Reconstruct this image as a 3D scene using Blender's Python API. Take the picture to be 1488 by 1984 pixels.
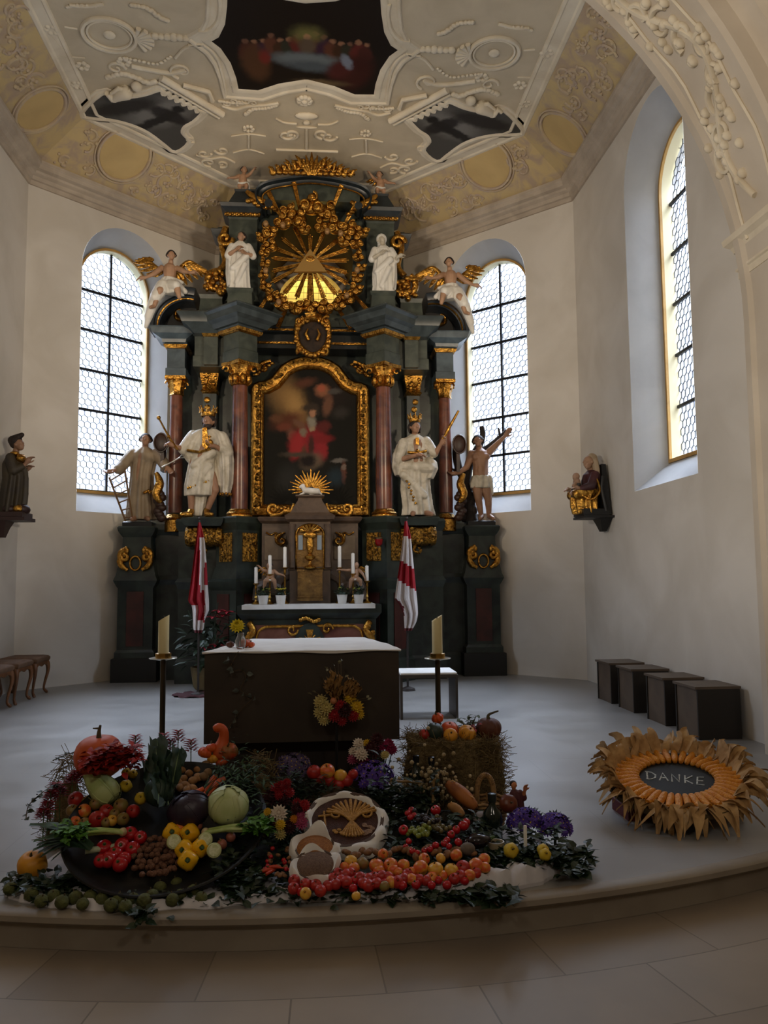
import bpy, math, random
from mathutils import Vector, Matrix, noise as mnoise
from math import sin, cos, pi, radians, sqrt, atan2
for o in list(bpy.data.objects): bpy.data.objects.remove(o)
SC = bpy.context.scene
COL = SC.collection
rnd = random.Random(7)

# ---------------------------------------------------------------- camera, sky, lamps, exposure
FPX, CAMH = 1547.0, 1.4
def cam_axes(pitch, yaw, roll):
    f = Vector((sin(yaw)*cos(pitch), cos(yaw)*cos(pitch), sin(pitch)))
    r = Vector((cos(yaw), -sin(yaw), 0)); u = r.cross(f)
    return cos(roll)*r + sin(roll)*u, -sin(roll)*r + cos(roll)*u, f
CR, CU, CF = cam_axes(radians(5.0), radians(4.8), radians(-0.5))
camd = bpy.data.cameras.new('camera'); cam = bpy.data.objects.new('camera', camd); COL.objects.link(cam)
camd.sensor_fit = 'VERTICAL'; camd.sensor_height = 36.0; camd.lens = FPX*36.0/1984.0
camd.clip_start = 0.05; camd.clip_end = 200
m = Matrix((CR, CU, -CF)).transposed().to_4x4(); m.translation = (0, 0, CAMH); cam.matrix_world = m
SC.camera = cam
SC.view_settings.view_transform = 'Standard'; SC.view_settings.look = 'None'
SC.view_settings.gamma = 1.0; SC.view_settings.use_curve_mapping = False
SC.view_settings.exposure = 0.66
SC.cycles.use_denoising = True
SC.cycles.max_bounces = 8; SC.cycles.diffuse_bounces = 5; SC.cycles.glossy_bounces = 3
SC.cycles.transparent_max_bounces = 8; SC.cycles.caustics_reflective = False; SC.cycles.caustics_refractive = False
SC.cycles.sample_clamp_indirect = 6.0

SKY_LOW, SKY_HIGH = 1.75, 42.0
wd = bpy.data.worlds.new('overcast_sky'); SC.world = wd; wd.use_nodes = True
WN = wd.node_tree.nodes; WL_ = wd.node_tree.links; bg = WN['Background']   # overcast: the zenith three times the horizon
tcw = WN.new('ShaderNodeTexCoord'); spw = WN.new('ShaderNodeSeparateXYZ'); WL_.new(tcw.outputs['Generated'], spw.inputs[0])
mrw = WN.new('ShaderNodeMapRange'); WL_.new(spw.outputs[2], mrw.inputs[0]); mrw.inputs[1].default_value = 0.34; mrw.inputs[2].default_value = .9; mrw.inputs[3].default_value = SKY_LOW; mrw.inputs[4].default_value = SKY_HIGH
bg.inputs[0].default_value = (0.80, 0.91, 1.0, 1); WL_.new(mrw.outputs[0], bg.inputs[1])

def lamp(name, kind, loc, energy, col, target=None, size=0.3, spot=None, size_y=None):
    d = bpy.data.lights.new(name, kind); d.energy = energy; d.color = col
    if kind == 'AREA':
        d.size = size
        if size_y: d.shape = 'RECTANGLE'; d.size_y = size_y
    else: d.shadow_soft_size = size
    if spot: d.spot_size = spot; d.spot_blend = 0.6
    o = bpy.data.objects.new(name, d); COL.objects.link(o); o.location = loc
    if target: o.rotation_euler = (Vector(target)-Vector(loc)).to_track_quat('-Z', 'Y').to_euler()
    return o
WARM = (1.0, 0.80, 0.58)
for k in (-1, 1): lamp('arch_spot', 'SPOT', (-0.12+k*3.35, 4.4, 4.0), 330, WARM, (-0.12-k*.5, 12.0, 5.1), 0.10, radians(58))
for k in (-1, 1): lamp('nave_fill', 'POINT', (k*2.4, -3.2, 5.6), 95, (1.0, .88, .74), None, 0.3)  # unseen soft fill lights added to brighten the nave and foreground
for k in (-1, 1): lamp('nave_uplight', 'SPOT', (-0.12-k*3.6, 0.4, 2.6), 760, (1.0, .90, .78), (-0.12+k*3.7, 6.2, 5.9), 0.25, radians(70))

# ---------------------------------------------------------------- helpers
def unit(px, py): return CF + CR*((px-744)/FPX) + CU*((992-py)/FPX)
O0 = Vector((0, 0, CAMH))
def aty(px, py, y): d = unit(px, py); return O0 + d*(y/d.y)          # point of a sight line at depth y
def atz(px, py, z=0.0): d = unit(px, py); return O0 + d*((z-CAMH)/d.z)  # ... at height z
def atx(px, py, x): d = unit(px, py); return O0 + d*(x/d.x)
def atp(px, py, q, n):                                                 # ... on a plane
    d = unit(px, py); return O0 + d*((Vector(q)-O0).dot(n)/d.dot(n))

def lin(c):
    if isinstance(c, str):
        c = c.lstrip('#'); c = [int(c[i:i+2], 16)/255 for i in (0, 2, 4)]
        c = [x/12.92 if x <= .04045 else ((x+.055)/1.055)**2.4 for x in c]
    return (*c[:3], 1)

MATS = {}
def mat(name, col, rough=0.6, metal=0.0, col2=None, scale=8.0, bump=0.0, bscale=None, detail=4.0, lo=.35, hi=.65, spec=0.5, kind='noise', coat=0.0, trans=0.0, sss=0.0):
    """principled material whose colour wanders between two tones, with a procedural bump"""
    if name in MATS: return MATS[name]
    m = bpy.data.materials.new(name); m.use_nodes = True; nt = m.node_tree; N = nt.nodes; L = nt.links
    b = N['Principled BSDF']; b.inputs['Roughness'].default_value = rough; b.inputs['Metallic'].default_value = metal
    b.inputs['Specular IOR Level'].default_value = spec; b.inputs['Coat Weight'].default_value = coat
    b.inputs['Transmission Weight'].default_value = trans
    b.inputs['Base Color'].default_value = lin(col)
    tc = N.new('ShaderNodeTexCoord')
    if col2 is not None:
        if kind == 'wave':
            t = N.new('ShaderNodeTexWave'); t.inputs['Scale'].default_value = scale; t.inputs['Distortion'].default_value = 4; t.inputs['Detail'].default_value = 3
            t.inputs['Detail Scale'].default_value = 1.5
        elif kind == 'vor':
            t = N.new('ShaderNodeTexVoronoi'); t.inputs['Scale'].default_value = scale
        else:
            t = N.new('ShaderNodeTexNoise'); t.inputs['Scale'].default_value = scale; t.inputs['Detail'].default_value = detail; t.inputs['Distortion'].default_value = 0.6
        L.new(tc.outputs['Object'], t.inputs['Vector'])
        r = N.new('ShaderNodeMapRange'); r.inputs[1].default_value = lo; r.inputs[2].default_value = hi
        L.new(t.outputs[0], r.inputs[0])
        mx = N.new('ShaderNodeMix'); mx.data_type = 'RGBA'; mx.inputs[6].default_value = lin(col); mx.inputs[7].default_value = lin(col2)
        L.new(r.outputs[0], mx.inputs[0]); L.new(mx.outputs[2], b.inputs['Base Color'])
    if bump:
        t = N.new('ShaderNodeTexNoise'); t.inputs['Scale'].default_value = bscale or scale*3; t.inputs['Detail'].default_value = 3
        L.new(tc.outputs['Object'], t.inputs['Vector'])
        bp = N.new('ShaderNodeBump'); bp.inputs['Strength'].default_value = min(1, bump); bp.inputs['Distance'].default_value = 0.02
        L.new(t.outputs[0], bp.inputs['Height']); L.new(bp.outputs[0], b.inputs['Normal'])
    MATS[name] = m; return m

class MB:
    """collects shapes, then links them as one mesh object"""
    def __init__(s): s.v = []; s.f = []; s.m = []
    def add(s, vs, fs, mi=0, M=None):
        k = len(s.v)
        s.v += [tuple(M @ Vector(p)) for p in vs] if M else [tuple(p) for p in vs]
        s.f += [tuple(i+k for i in f) for f in fs]; s.m += [mi]*len(fs)
        return s
    def box(s, c, d, rz=0.0, mi=0, top=None, M=None):
        """box with centre c and full size d; top = (sx, sy) size of the upper face"""
        x, y, z = d[0]/2, d[1]/2, d[2]/2
        tx, ty = (top[0]/2, top[1]/2) if top else (x, y)
        vs = [(-x,-y,-z),(x,-y,-z),(x,y,-z),(-x,y,-z),(-tx,-ty,z),(tx,-ty,z),(tx,ty,z),(-tx,ty,z)]
        T = Matrix.Translation(c) @ Matrix.Rotation(rz, 4, 'Z')
        if M: T = M @ T
        return s.add(vs, [(3,2,1,0),(4,5,6,7),(0,1,5,4),(1,2,6,5),(2,3,7,6),(3,0,4,7)], mi, T)
    def stack(s, c, levels, rz=0.0, mi=0, M=None):
        """moulded block: levels = [(z, sx, sy)], each ring a rectangle"""
        vs = []; fs = []
        for z, sx, sy in levels: vs += [(-sx/2,-sy/2,z),(sx/2,-sy/2,z),(sx/2,sy/2,z),(-sx/2,sy/2,z)]
        for i in range(len(levels)-1):
            for j in range(4): fs.append((4*i+j, 4*i+(j+1)%4, 4*i+4+(j+1)%4, 4*i+4+j))
        n = len(vs); fs += [(3,2,1,0),(n-4,n-3,n-2,n-1)]
        T = Matrix.Translation(c) @ Matrix.Rotation(rz, 4, 'Z')
        return s.add(vs, fs, mi, M @ T if M else T)
    def lathe(s, prof, n=16, c=(0,0,0), mi=0, M=None, lob=0, amp=0.0, sq=(1,1), caps=True, ph=0.0):
        vs = []; fs = []
        for r, z in prof:
            for j in range(n):
                a = 2*pi*j/n; q = r*(1+amp*cos(lob*a+ph)) if lob else r
                vs.append((q*cos(a)*sq[0], q*sin(a)*sq[1], z))
        for i in range(len(prof)-1):
            for j in range(n): fs.append((i*n+j, i*n+(j+1)%n, (i+1)*n+(j+1)%n, (i+1)*n+j))
        if caps: fs += [tuple(range(n-1,-1,-1)), tuple(range((len(prof)-1)*n, len(prof)*n))]
        T = Matrix.Translation(c)
        return s.add(vs, fs, mi, M @ T if M else T)
    def ell(s, c, r, n=12, k=8, mi=0, M=None, R=None):
        if not hasattr(r, '__len__'): r = (r, r, r)
        vs = [(0,0,-r[2])]; fs = []
        for i in range(1, k):
            t = -pi/2 + pi*i/k
            for j in range(n): a = 2*pi*j/n; vs.append((r[0]*cos(t)*cos(a), r[1]*cos(t)*sin(a), r[2]*sin(t)))
        vs.append((0,0,r[2])); e = len(vs)-1
        for j in range(n): fs.append((0, 1+(j+1)%n, 1+j)); fs.append((e, 1+(k-2)*n+j, 1+(k-2)*n+(j+1)%n))
        for i in range(k-2):
            for j in range(n): fs.append((1+i*n+j, 1+i*n+(j+1)%n, 1+(i+1)*n+(j+1)%n, 1+(i+1)*n+j))
        T = Matrix.Translation(c)
        if R: T = T @ R
        return s.add(vs, fs, mi, M @ T if M else T)
    def tube(s, pts, r, n=8, mi=0, M=None, flat=None, closed=False):
        """round bar along pts; r one radius or one per point; flat=(axis vector, factor) squashes the section along an axis"""
        P = [Vector(p) for p in pts]; k = len(P)
        R = list(r) if hasattr(r, '__len__') else [r]*k
        vs = []; fs = []; up = None
        for i in range(k):
            t = (P[(i+1)%k]-P[i-1]) if closed else (P[min(i+1,k-1)]-P[max(i-1,0)])
            if t.length < 1e-9: t = Vector((0,0,1))
            t.normalize()
            if up is None: up = Vector((0,0,1)) if abs(t.z) < .9 else Vector((0,1,0))
            a = t.cross(up)
            if a.length < 1e-6: a = t.orthogonal()
            a.normalize(); b = a.cross(t); up = b
            for j in range(n):
                th = 2*pi*j/n; d = (a*cos(th) + b*sin(th))*R[i]
                if flat: fv = Vector(flat[0]); d -= fv*(d.dot(fv)*(1-flat[1]))
                vs.append(P[i]+d)
        for i in range(k if closed else k-1):
            for j in range(n): fs.append((i*n+j, i*n+(j+1)%n, ((i+1)%k)*n+(j+1)%n, ((i+1)%k)*n+j))
        if not closed: fs += [tuple(range(n-1,-1,-1)), tuple(range((k-1)*n, k*n))]
        return s.add(vs, fs, mi, M)
    def prism(s, poly, a, b, axis='y', mi=0, M=None):
        """2-D outline pushed from a to b along an axis"""
        n = len(poly)
        mk = {'y': lambda p, t: (p[0], t, p[1]), 'z': lambda p, t: (p[0], p[1], t), 'x': lambda p, t: (t, p[0], p[1])}[axis]
        vs = [mk(p, a) for p in poly]+[mk(p, b) for p in poly]
        fs = [tuple(range(n)), tuple(range(2*n-1, n-1, -1))]+[(i, i+n, (i+1)%n+n, (i+1)%n) for i in range(n)]
        return s.add(vs, fs, mi, M)
    def grid(s, rows, mi=0, M=None, closed=False):
        """surface through equal-length rows of points"""
        n = len(rows[0]); vs = [p for r in rows for p in r]; fs = []
        for i in range(len(rows)-1):
            for j in range(n if closed else n-1): fs.append((i*n+j, i*n+(j+1)%n, (i+1)*n+(j+1)%n, (i+1)*n+j))
        return s.add(vs, fs, mi, M)
    def sweep(s, prof, path, closed=False, mi=0, M=None, nrm=(0,0,1)):
        """profile (out, up) swept along a path; out lies to the right of the direction, up along nrm, mitred"""
        P = [Vector(p) for p in path]; k = len(P); U = Vector(nrm); rows = []
        for i in range(k):
            d0 = (P[i]-P[i-1]).normalized() if (closed or i > 0) else None
            d1 = (P[(i+1)%k]-P[i]).normalized() if (closed or i < k-1) else None
            d0 = d0 or d1; d1 = d1 or d0
            n0 = d0.cross(U).normalized(); n1 = d1.cross(U).normalized(); b = (n0+n1)
            if b.length < 1e-6: b = n0
            b.normalize(); b = b/max(.35, b.dot(n0))
            rows.append([P[i]+b*o+U*u for o, u in prof])
        if closed: rows.append(rows[0])
        return s.grid(rows, mi, M)
    def leaf(s, c, L, W, M3, mi=0, droop=.25):
        """pointed leaf of length L along local x, cupped"""
        vs = []
        for t, w in ((0,.04),(.3,.9),(.6,.8),(1,.02)):
            z = -droop*L*t*t
            vs += [(L*t, -W/2*w, z+W*.12*w), (L*t, 0, z), (L*t, W/2*w, z+W*.12*w)]
        fs = []
        for i in range(3):
            for j in range(2): fs.append((3*i+j, 3*i+j+1, 3*i+4+j, 3*i+3+j))
        return s.add(vs, fs, mi, Matrix.Translation(c) @ M3)
    def build(s, name, mats, parent=None, smooth=35, loc=None, rot=None):
        me = bpy.data.meshes.new(name); me.from_pydata(s.v, [], s.f)
        for m in (mats if isinstance(mats, (list, tuple)) else [mats]): me.materials.append(m)
        me.polygons.foreach_set('material_index', s.m); me.validate(); me.update()
        if smooth:
            me.shade_smooth()
            if smooth < 180: me.set_sharp_from_angle(angle=radians(smooth))
        return link(name, me, parent, loc, rot)
def link(name, me, parent=None, loc=None, rot=None):
    o = bpy.data.objects.new(name, me); COL.objects.link(o)
    if parent: o.parent = parent
    if loc is not None: o.location = loc
    if rot is not None: o.rotation_euler = rot
    return o
def tag(o, label, cat, group=None, kind=None):
    o['label'] = label
    if cat: o['category'] = cat
    if group: o['group'] = group
    if kind: o['kind'] = kind
    return o
def thing(name, label, cat, loc=(0,0,0), rz=0.0, group=None, rot=None):
    o = bpy.data.objects.new(name, None); COL.objects.link(o); o.location = loc; o.rotation_euler = rot or (0,0,rz)
    o.empty_display_size = 0.05
    return tag(o, label, cat, group)
def struct(o): o['kind'] = 'structure'; return o
def dup(root, loc, rot=None, scale=None, label=None, group=None, cat=None):
    """a copy of a thing with its parts and sub-parts"""
    r = root.copy(); COL.objects.link(r); r.location = loc
    if rot is not None: r.rotation_euler = rot if hasattr(rot, '__len__') else (0,0,rot)
    if scale is not None: r.scale = scale if hasattr(scale, '__len__') else (scale,)*3
    if label: r['label'] = label
    if group: r['group'] = group
    for ch in list(KIDS.get(root.name, [])) or list(root.children):
        c = ch.copy(); COL.objects.link(c); c.parent = r
        for g in list(ch.children): d = g.copy(); COL.objects.link(d); d.parent = c
    return r
KIDS = {}
def spiral(c, r, a0, turns, n=22, flip=1, plane='xz', r1=0.12):
    """points of a scroll curling inward"""
    out = []
    for i in range(n):
        t = i/(n-1); q = r*(1-t*(1-r1)); a = a0 + flip*turns*2*pi*t
        x, z = q*cos(a), q*sin(a)
        out.append(Vector((c[0]+x, c[1], c[2]+z)) if plane == 'xz' else Vector((c[0]+x, c[1]+z, c[2])))
    return out
def catmull(P, n=6, closed=False):
    P = [Vector(p) for p in P]; k = len(P); out = []
    for i in range(k if closed else k-1):
        g = (lambda j: P[j % k]) if closed else (lambda j: P[max(0, min(k-1, j))])
        a, b, c, d = g(i-1), g(i), g(i+1), g(i+2)
        for j in range(n):
            t = j/n; out.append(.5*((2*b)+(c-a)*t+(2*a-5*b+4*c-d)*t*t+(3*b-a-3*c+d)*t**3))
    if not closed: out.append(P[-1])
    return out
def remesh(mb, voxel, smooth=2):
    """melt overlapping shapes into one continuous skin; returns a mesh"""
    me = bpy.data.meshes.new('tmp'); me.from_pydata(mb.v, [], mb.f); me.update()
    o = bpy.data.objects.new('tmp', me); COL.objects.link(o)
    md = o.modifiers.new('r', 'REMESH'); md.mode = 'VOXEL'; md.voxel_size = voxel
    if smooth: sm = o.modifiers.new('s', 'SMOOTH'); sm.iterations = smooth; sm.factor = .5
    dg = bpy.context.evaluated_depsgraph_get()
    out = bpy.data.meshes.new_from_object(o.evaluated_get(dg))
    bpy.data.objects.remove(o); bpy.data.meshes.remove(me)
    out.shade_smooth(); return out
def skin_obj(name, mb, voxel, material, parent, smooth=2):
    me = remesh(mb, voxel, smooth); me.materials.clear(); me.materials.append(material); me.name = name
    return link(name, me, parent)

# ---------------------------------------------------------------- the room
AX = -0.12                      # the church's long axis
XR, XL, YC, YA = 3.78, -4.02, 11.1, 6.3
YB = YC+2.285                   # back wall of the polygonal apse
BXR, BXL = XR-2.285, XL+2.285
ZW, ZC = 7.05, 7.8              # top of wall, flat ceiling
S2 = sqrt(.5)
plaster = mat('plaster', '#dad3c8', .85, col2='#ccc4b7', scale=1.1, bump=.15, bscale=5)
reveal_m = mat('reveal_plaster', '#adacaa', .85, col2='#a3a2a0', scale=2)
stucco = mat('stucco_white', '#e2d6be', .8, col2='#d2c4aa', scale=2.5)
cove_m = mat('cove_paint', '#c6af7f', .85, col2='#b09b83', scale=4.5, lo=.42, hi=.62)
mauve = mat('mauve_stucco', '#b3a08f', .8, col2='#c6b28e', scale=6)
trim_m = mat('trim_stucco', '#bcae9c', .8, col2='#ab9d8c', scale=4)

def stone_floor(name, c1, c2, mortar, sx, sy, polar=None, rough=.45, ms=.006, rot=0):
    m = bpy.data.materials.new(name); m.use_nodes = True; N = m.node_tree.nodes; L = m.node_tree.links; b = N['Principled BSDF']
    tc = N.new('ShaderNodeTexCoord'); vec = tc.outputs['Object']
    if polar:
        sep = N.new('ShaderNodeSeparateXYZ'); L.new(vec, sep.inputs[0])
        def mth(op, a, bb):
            n = N.new('ShaderNodeMath'); n.operation = op
            for i, q in enumerate((a, bb)):
                if q is None: continue
                if isinstance(q, (int, float)): n.inputs[i].default_value = q
                else: L.new(q, n.inputs[i])
            return n.outputs[0]
        dx = mth('SUBTRACT', sep.outputs[0], polar[0]); dy = mth('SUBTRACT', polar[1], sep.outputs[1])
        rr = mth('SQRT', mth('ADD', mth('MULTIPLY', dx, dx), mth('MULTIPLY', dy, dy)), None)
        aa = mth('MULTIPLY', mth('ARCTAN2', dx, dy), 6.1)
        cb = N.new('ShaderNodeCombineXYZ'); L.new(aa, cb.inputs[0]); L.new(rr, cb.inputs[1]); vec = cb.outputs[0]
    mp = N.new('ShaderNodeMapping'); L.new(vec, mp.inputs[0]); mp.inputs['Rotation'].default_value = (0, 0, rot)
    if polar: mp.inputs['Location'].default_value = (polar[2], polar[3], 0)
    br = N.new('ShaderNodeTexBrick'); L.new(mp.outputs[0], br.inputs['Vector'])
    br.inputs['Color1'].default_value = lin(c1); br.inputs['Color2'].default_value = lin(c2); br.inputs['Mortar'].default_value = lin(mortar)
    br.inputs['Scale'].default_value = 1; br.inputs['Brick Width'].default_value = sx; br.inputs['Row Height'].default_value = sy
    br.inputs['Mortar Size'].default_value = ms; br.inputs['Mortar Smooth'].default_value = .3; br.inputs['Bias'].default_value = 0
    nz = N.new('ShaderNodeTexNoise'); nz.inputs['Scale'].default_value = 2.2; nz.inputs['Detail'].default_value = 6; L.new(tc.outputs['Object'], nz.inputs['Vector'])
    mr = N.new('ShaderNodeMapRange'); L.new(nz.outputs[0], mr.inputs[0]); mr.inputs[1].default_value = .3; mr.inputs[2].default_value = .7; mr.inputs[3].default_value = .86; mr.inputs[4].default_value = 1.08
    mx = N.new('ShaderNodeMix'); mx.data_type = 'RGBA'; mx.blend_type = 'MULTIPLY'; mx.inputs[0].default_value = 1
    L.new(br.outputs[0], mx.inputs[6]); L.new(mr.outputs[0], mx.inputs[7]); L.new(mx.outputs[2], b.inputs['Base Color'])
    mr2 = N.new('ShaderNodeMapRange'); L.new(nz.outputs[0], mr2.inputs[0]); mr2.inputs[3].default_value = rough-.08; mr2.inputs[4].default_value = rough+.1
    L.new(mr2.outputs[0], b.inputs['Roughness'])
    return m
floor_m = stone_floor('sanctuary_stone', '#93918e', '#8e8c88', '#868480', 1.1, .7, rough=.33, ms=.003)
nave_m = stone_floor('nave_stone', '#978b7c', '#85796c', '#71675b', .69, .42, polar=(.01, 9.56, .105, -.09), rough=.5, ms=.004)

# sanctuary floor with its curved front step, nave floor below
FC, FR = (0.01, 9.56), 5.98
arcp = [(FC[0]+FR*sin(a), FC[1]-FR*cos(a)) for a in [radians(-47+94*i/60) for i in range(61)]]
b = MB(); poly = arcp+[(4.4, 13.6), (-4.6, 13.6)]
b.prism(poly, -.2, 0, 'z'); struct(b.build('floor_sanctuary', floor_m, smooth=0))
b = MB(); prof = [(-.03, 0.0), (.035, 0.0), (.05, -.012), (.052, -.035), (.035, -.05), (.012, -.056), (.006, -.075), (.006, -.16), (-.03, -.16)]
b.sweep(prof, [(x, y, 0.0015) for x, y in arcp])
struct(b.build('trim_step', mat('step_stone', '#8f8678', .5, col2='#81776a', scale=3), smooth=40))
b = MB(); b.add([(-8,-12,-.16),(8,-12,-.16),(8,6.2,-.16),(-8,6.2,-.16)], [(0,1,2,3)]); struct(b.build('floor_nave', nave_m, smooth=0))

def arch_pts(h, sill, spring, n=20):
    return [(-h, sill), (h, sill), (h, spring)]+[(h*cos(pi*i/n), spring+h*sin(pi*i/n)) for i in range(1, n)]+[(-h, spring)]
oak = mat('window_ochre', '#b98f4a', .6, col2='#a67f42', scale=5)
jambm = mat('window_cream', '#d9cfa9', .7)
iron = mat('dark_iron', '#17161a', .6, .3)
lead = mat('lead', '#3a3d42', .6, .3)
def glass_mat(name, tint, rough=.05):
    m = bpy.data.materials.new(name); m.use_nodes = True; N = m.node_tree.nodes; L = m.node_tree.links
    N.remove(N['Principled BSDF']); out = N['Material Output']
    t = N.new('ShaderNodeBsdfTransparent'); g = N.new('ShaderNodeBsdfGlossy'); g.inputs['Roughness'].default_value = rough
    tc = N.new('ShaderNodeTexCoord'); nz = N.new('ShaderNodeTexVoronoi'); nz.inputs['Scale'].default_value = 9; L.new(tc.outputs['Object'], nz.inputs['Vector'])
    mx = N.new('ShaderNodeMix'); mx.data_type = 'RGBA'; mx.inputs[6].default_value = lin(tint); mx.inputs[7].default_value = lin([c*.86 for c in tint[:2]]+[tint[2]*.95])
    L.new(nz.outputs['Color'], mx.inputs[0]); L.new(mx.outputs[2], t.inputs[0])
    ms = N.new('ShaderNodeMixShader'); ms.inputs[0].default_value = .06; L.new(t.outputs[0], ms.inputs[1]); L.new(g.outputs[0], ms.inputs[2]); L.new(ms.outputs[0], out.inputs[0])
    return m
pane_m = glass_mat('pane_clear', (.95, .97, 1.0))
HR, HG = .62, .58               # half widths of the frame ring and of the glass
SILL, SILL2, SPR, SPR2 = 2.45, 2.76, 6.10, 6.02

def frame_M(P0, d, n):          # local (u, depth outward, z) -> world
    return Matrix(((d[0], n[0], 0, P0[0]), (d[1], n[1], 0, P0[1]), (0, 0, 1, 0), (0, 0, 0, 1)))
def hexlead(mb, h, sill, spring, y):
    s = .058; w = s*sqrt(3); t = .0036
    inside = lambda u, z: abs(u) < h and z > sill and (z < spring or (u*u+(z-spring)**2) < h*h)
    r = 0; z = sill-.03
    while z < spring+h:
        u0 = -h-.05+(w/2 if r % 2 else 0); k = 0
        while u0+k*w < h+.05:
            u = u0+k*w; k += 1
            pts = [(u+s*cos(radians(30+60*i)), z+s*sin(radians(30+60*i))) for i in range(6)]
            for i in (0, 1, 5):
                a, c = pts[i], pts[(i+1) % 6]
                if not (inside(*a) and inside(*c)): continue
                dx, dz = c[0]-a[0], c[1]-a[1]; L = sqrt(dx*dx+dz*dz); nx, nz = -dz/L*t, dx/L*t
                q = [(a[0]+nx, a[1]+nz), (a[0]-nx, a[1]-nz), (c[0]-nx, c[1]-nz), (c[0]+nx, c[1]+nz)]
                mb.prism(q, y-.005, y+.005)
        z += 1.5*s; r += 1
def wall_with_window(name, wname, P0, d, n, L, uc, half, first_light=True):
    M = frame_M(P0, d, n); b = MB(); A = arch_pts(half, SILL, SPR); zs = -.02
    A = [(u+uc, z) for u, z in A]
    rect = lambda u0, u1, z0, z1: b.add([(u0,0,z0),(u1,0,z0),(u1,0,z1),(u0,0,z1)], [(0,1,2,3)], 0, M)
    rect(0, uc-half, zs, ZW+.1); rect(uc+half, L, zs, ZW+.1); rect(uc-half, uc+half, zs, SILL)
    top = A[2:]
    for i in range(len(top)-1):
        (u0, z0), (u1, z1) = top[i], top[i+1]
        b.add([(u0,0,z0),(u1,0,z1),(u1,0,ZW+.1),(u0,0,ZW+.1)], [(0,1,2,3)], 0, M)
    A2 = [(u+uc, z) for u, z in arch_pts(HR, SILL2, SPR2)]
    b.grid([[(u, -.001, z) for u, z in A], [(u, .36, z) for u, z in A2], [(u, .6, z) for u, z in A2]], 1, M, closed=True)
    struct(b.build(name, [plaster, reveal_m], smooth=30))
    w = bpy.data.objects.new(wname, None); COL.objects.link(w); w.matrix_world = M @ Matrix.Translation((uc, .36, 0)); w['kind'] = 'structure'
    f = MB(); o1 = arch_pts(HR-.002, SILL2+.002, SPR2); o2 = arch_pts(HG+.004, SILL2+.045, SPR2); o3 = arch_pts(HG, SILL2+.05, SPR2)
    f.grid([[(u, .03, z) for u, z in o1], [(u, -.012, z) for u, z in o1], [(u, -.012, z) for u, z in o2], [(u, .02, z) for u, z in o2]], 0, closed=True)
    f.grid([[(u, .02, z) for u, z in o2], [(u, .16, z) for u, z in o3]], 1, closed=True)
    f.build('frame', [oak, jambm], w, smooth=30)
    g = MB(); g.prism(arch_pts(HG+.004, SILL2+.04, SPR2), .15, .153); go = g.build('pane', pane_m, w, smooth=0)
    h = MB(); hexlead(h, HG, SILL2+.05, SPR2, .14); h.build('lead_came', lead, w, smooth=0)
    g = MB(); g.box((0, .125, (SILL2+SPR2+HG)/2+.02), (.03, .03, SPR2+HG-SILL2-.05))
    for k in range(1, 7):
        z = SILL2+.05+.62*k; hw = HG if z < SPR2 else sqrt(max(.01, HG*HG-(z-SPR2)**2))
        if z < SPR2+HG-.1: g.box((0, .12, z), (2*hw, .03, .036))
    g.box((0, .125, SILL2+.058), (2*HG, .04, .03)); g.build('glazing_bar', iron, w, smooth=0)
    p = bpy.data.lights.new('window_portal', 'AREA'); p.shape = 'RECTANGLE'; p.size = 2*HG; p.size_y = SPR2+HG-SILL2; p.cycles.is_portal = True
    po = bpy.data.objects.new('window_portal', p); COL.objects.link(po)
    c = M @ Vector((uc, .36+.2, (SPR2+HG+SILL2)/2)); po.location = c; po.rotation_euler = Vector((-n[0], -n[1], 0)).to_track_quat('-Z', 'Y').to_euler()
    return w
WL = 2.285*sqrt(2)
wall_with_window('wall_back_left', 'window_1', (XL, YC), (S2, S2), (-S2, S2), WL, 1.58, .75)
wall_with_window('wall_back_right', 'window_2', (BXR, YB), (S2, -S2), (S2, S2), WL, WL-1.58, .75)
wall_with_window('wall_right', 'window_3', (XR, YC), (0, -1), (1, 0), YC-YA, YC-8.4, .80)
wall_with_window('wall_left', 'window_4', (XL, YA), (0, 1), (-1, 0), YC-YA, 8.4-YA, .80)

# back wall with the small yellow window behind the glory
YW = Vector((AX+.02, YB, 6.20)); WRX, WRZ = .56, .52
b = MB(); n = 28; el = [(YW.x+WRX*cos(2*pi*i/n), YW.z+WRZ*sin(2*pi*i/n)) for i in range(n)]
def boxpt(x, z):
    dx, dz = x-YW.x, z-YW.z; k = min((BXR-YW.x if dx > 0 else YW.x-BXL)/max(1e-6, abs(dx)), ((ZW+.1-YW.z) if dz > 0 else YW.z+.02)/max(1e-6, abs(dz))); return (YW.x+dx*k, YB, YW.z+dz*k)
b.grid([[(x, YB, z) for x, z in el], [boxpt(x, z) for x, z in el]], 0, closed=True)
for cx, cz in ((BXL, -.02), (BXR, -.02), (BXL, ZW+.1), (BXR, ZW+.1)):
    c = Vector((cx, YB, cz)); qs = sorted([Vector(boxpt(x, z)) for x, z in el], key=lambda p: (p-c).length)
    side = [q for q in qs if abs(q.x-cx) < 1e-4][:1]+[q for q in qs if abs(q.z-cz) < 1e-4][:1]
    if len(side) == 2: b.add([c, side[0], side[1]], [(0,1,2)])
b.grid([[(x, YB, z) for x, z in el], [(x, YB+.3, z) for x, z in el]], 0, closed=True)
struct(b.build('wall_back', plaster, smooth=30))
w = bpy.data.objects.new('window_5', None); COL.objects.link(w); w.location = YW; w['kind'] = 'structure'
g = MB(); g.prism([(x-YW.x, z-YW.z) for x, z in el], .2, .205); g.build('pane', glass_mat('pane_amber', (.80, .60, .24)), w, smooth=0)
g = MB()
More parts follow.
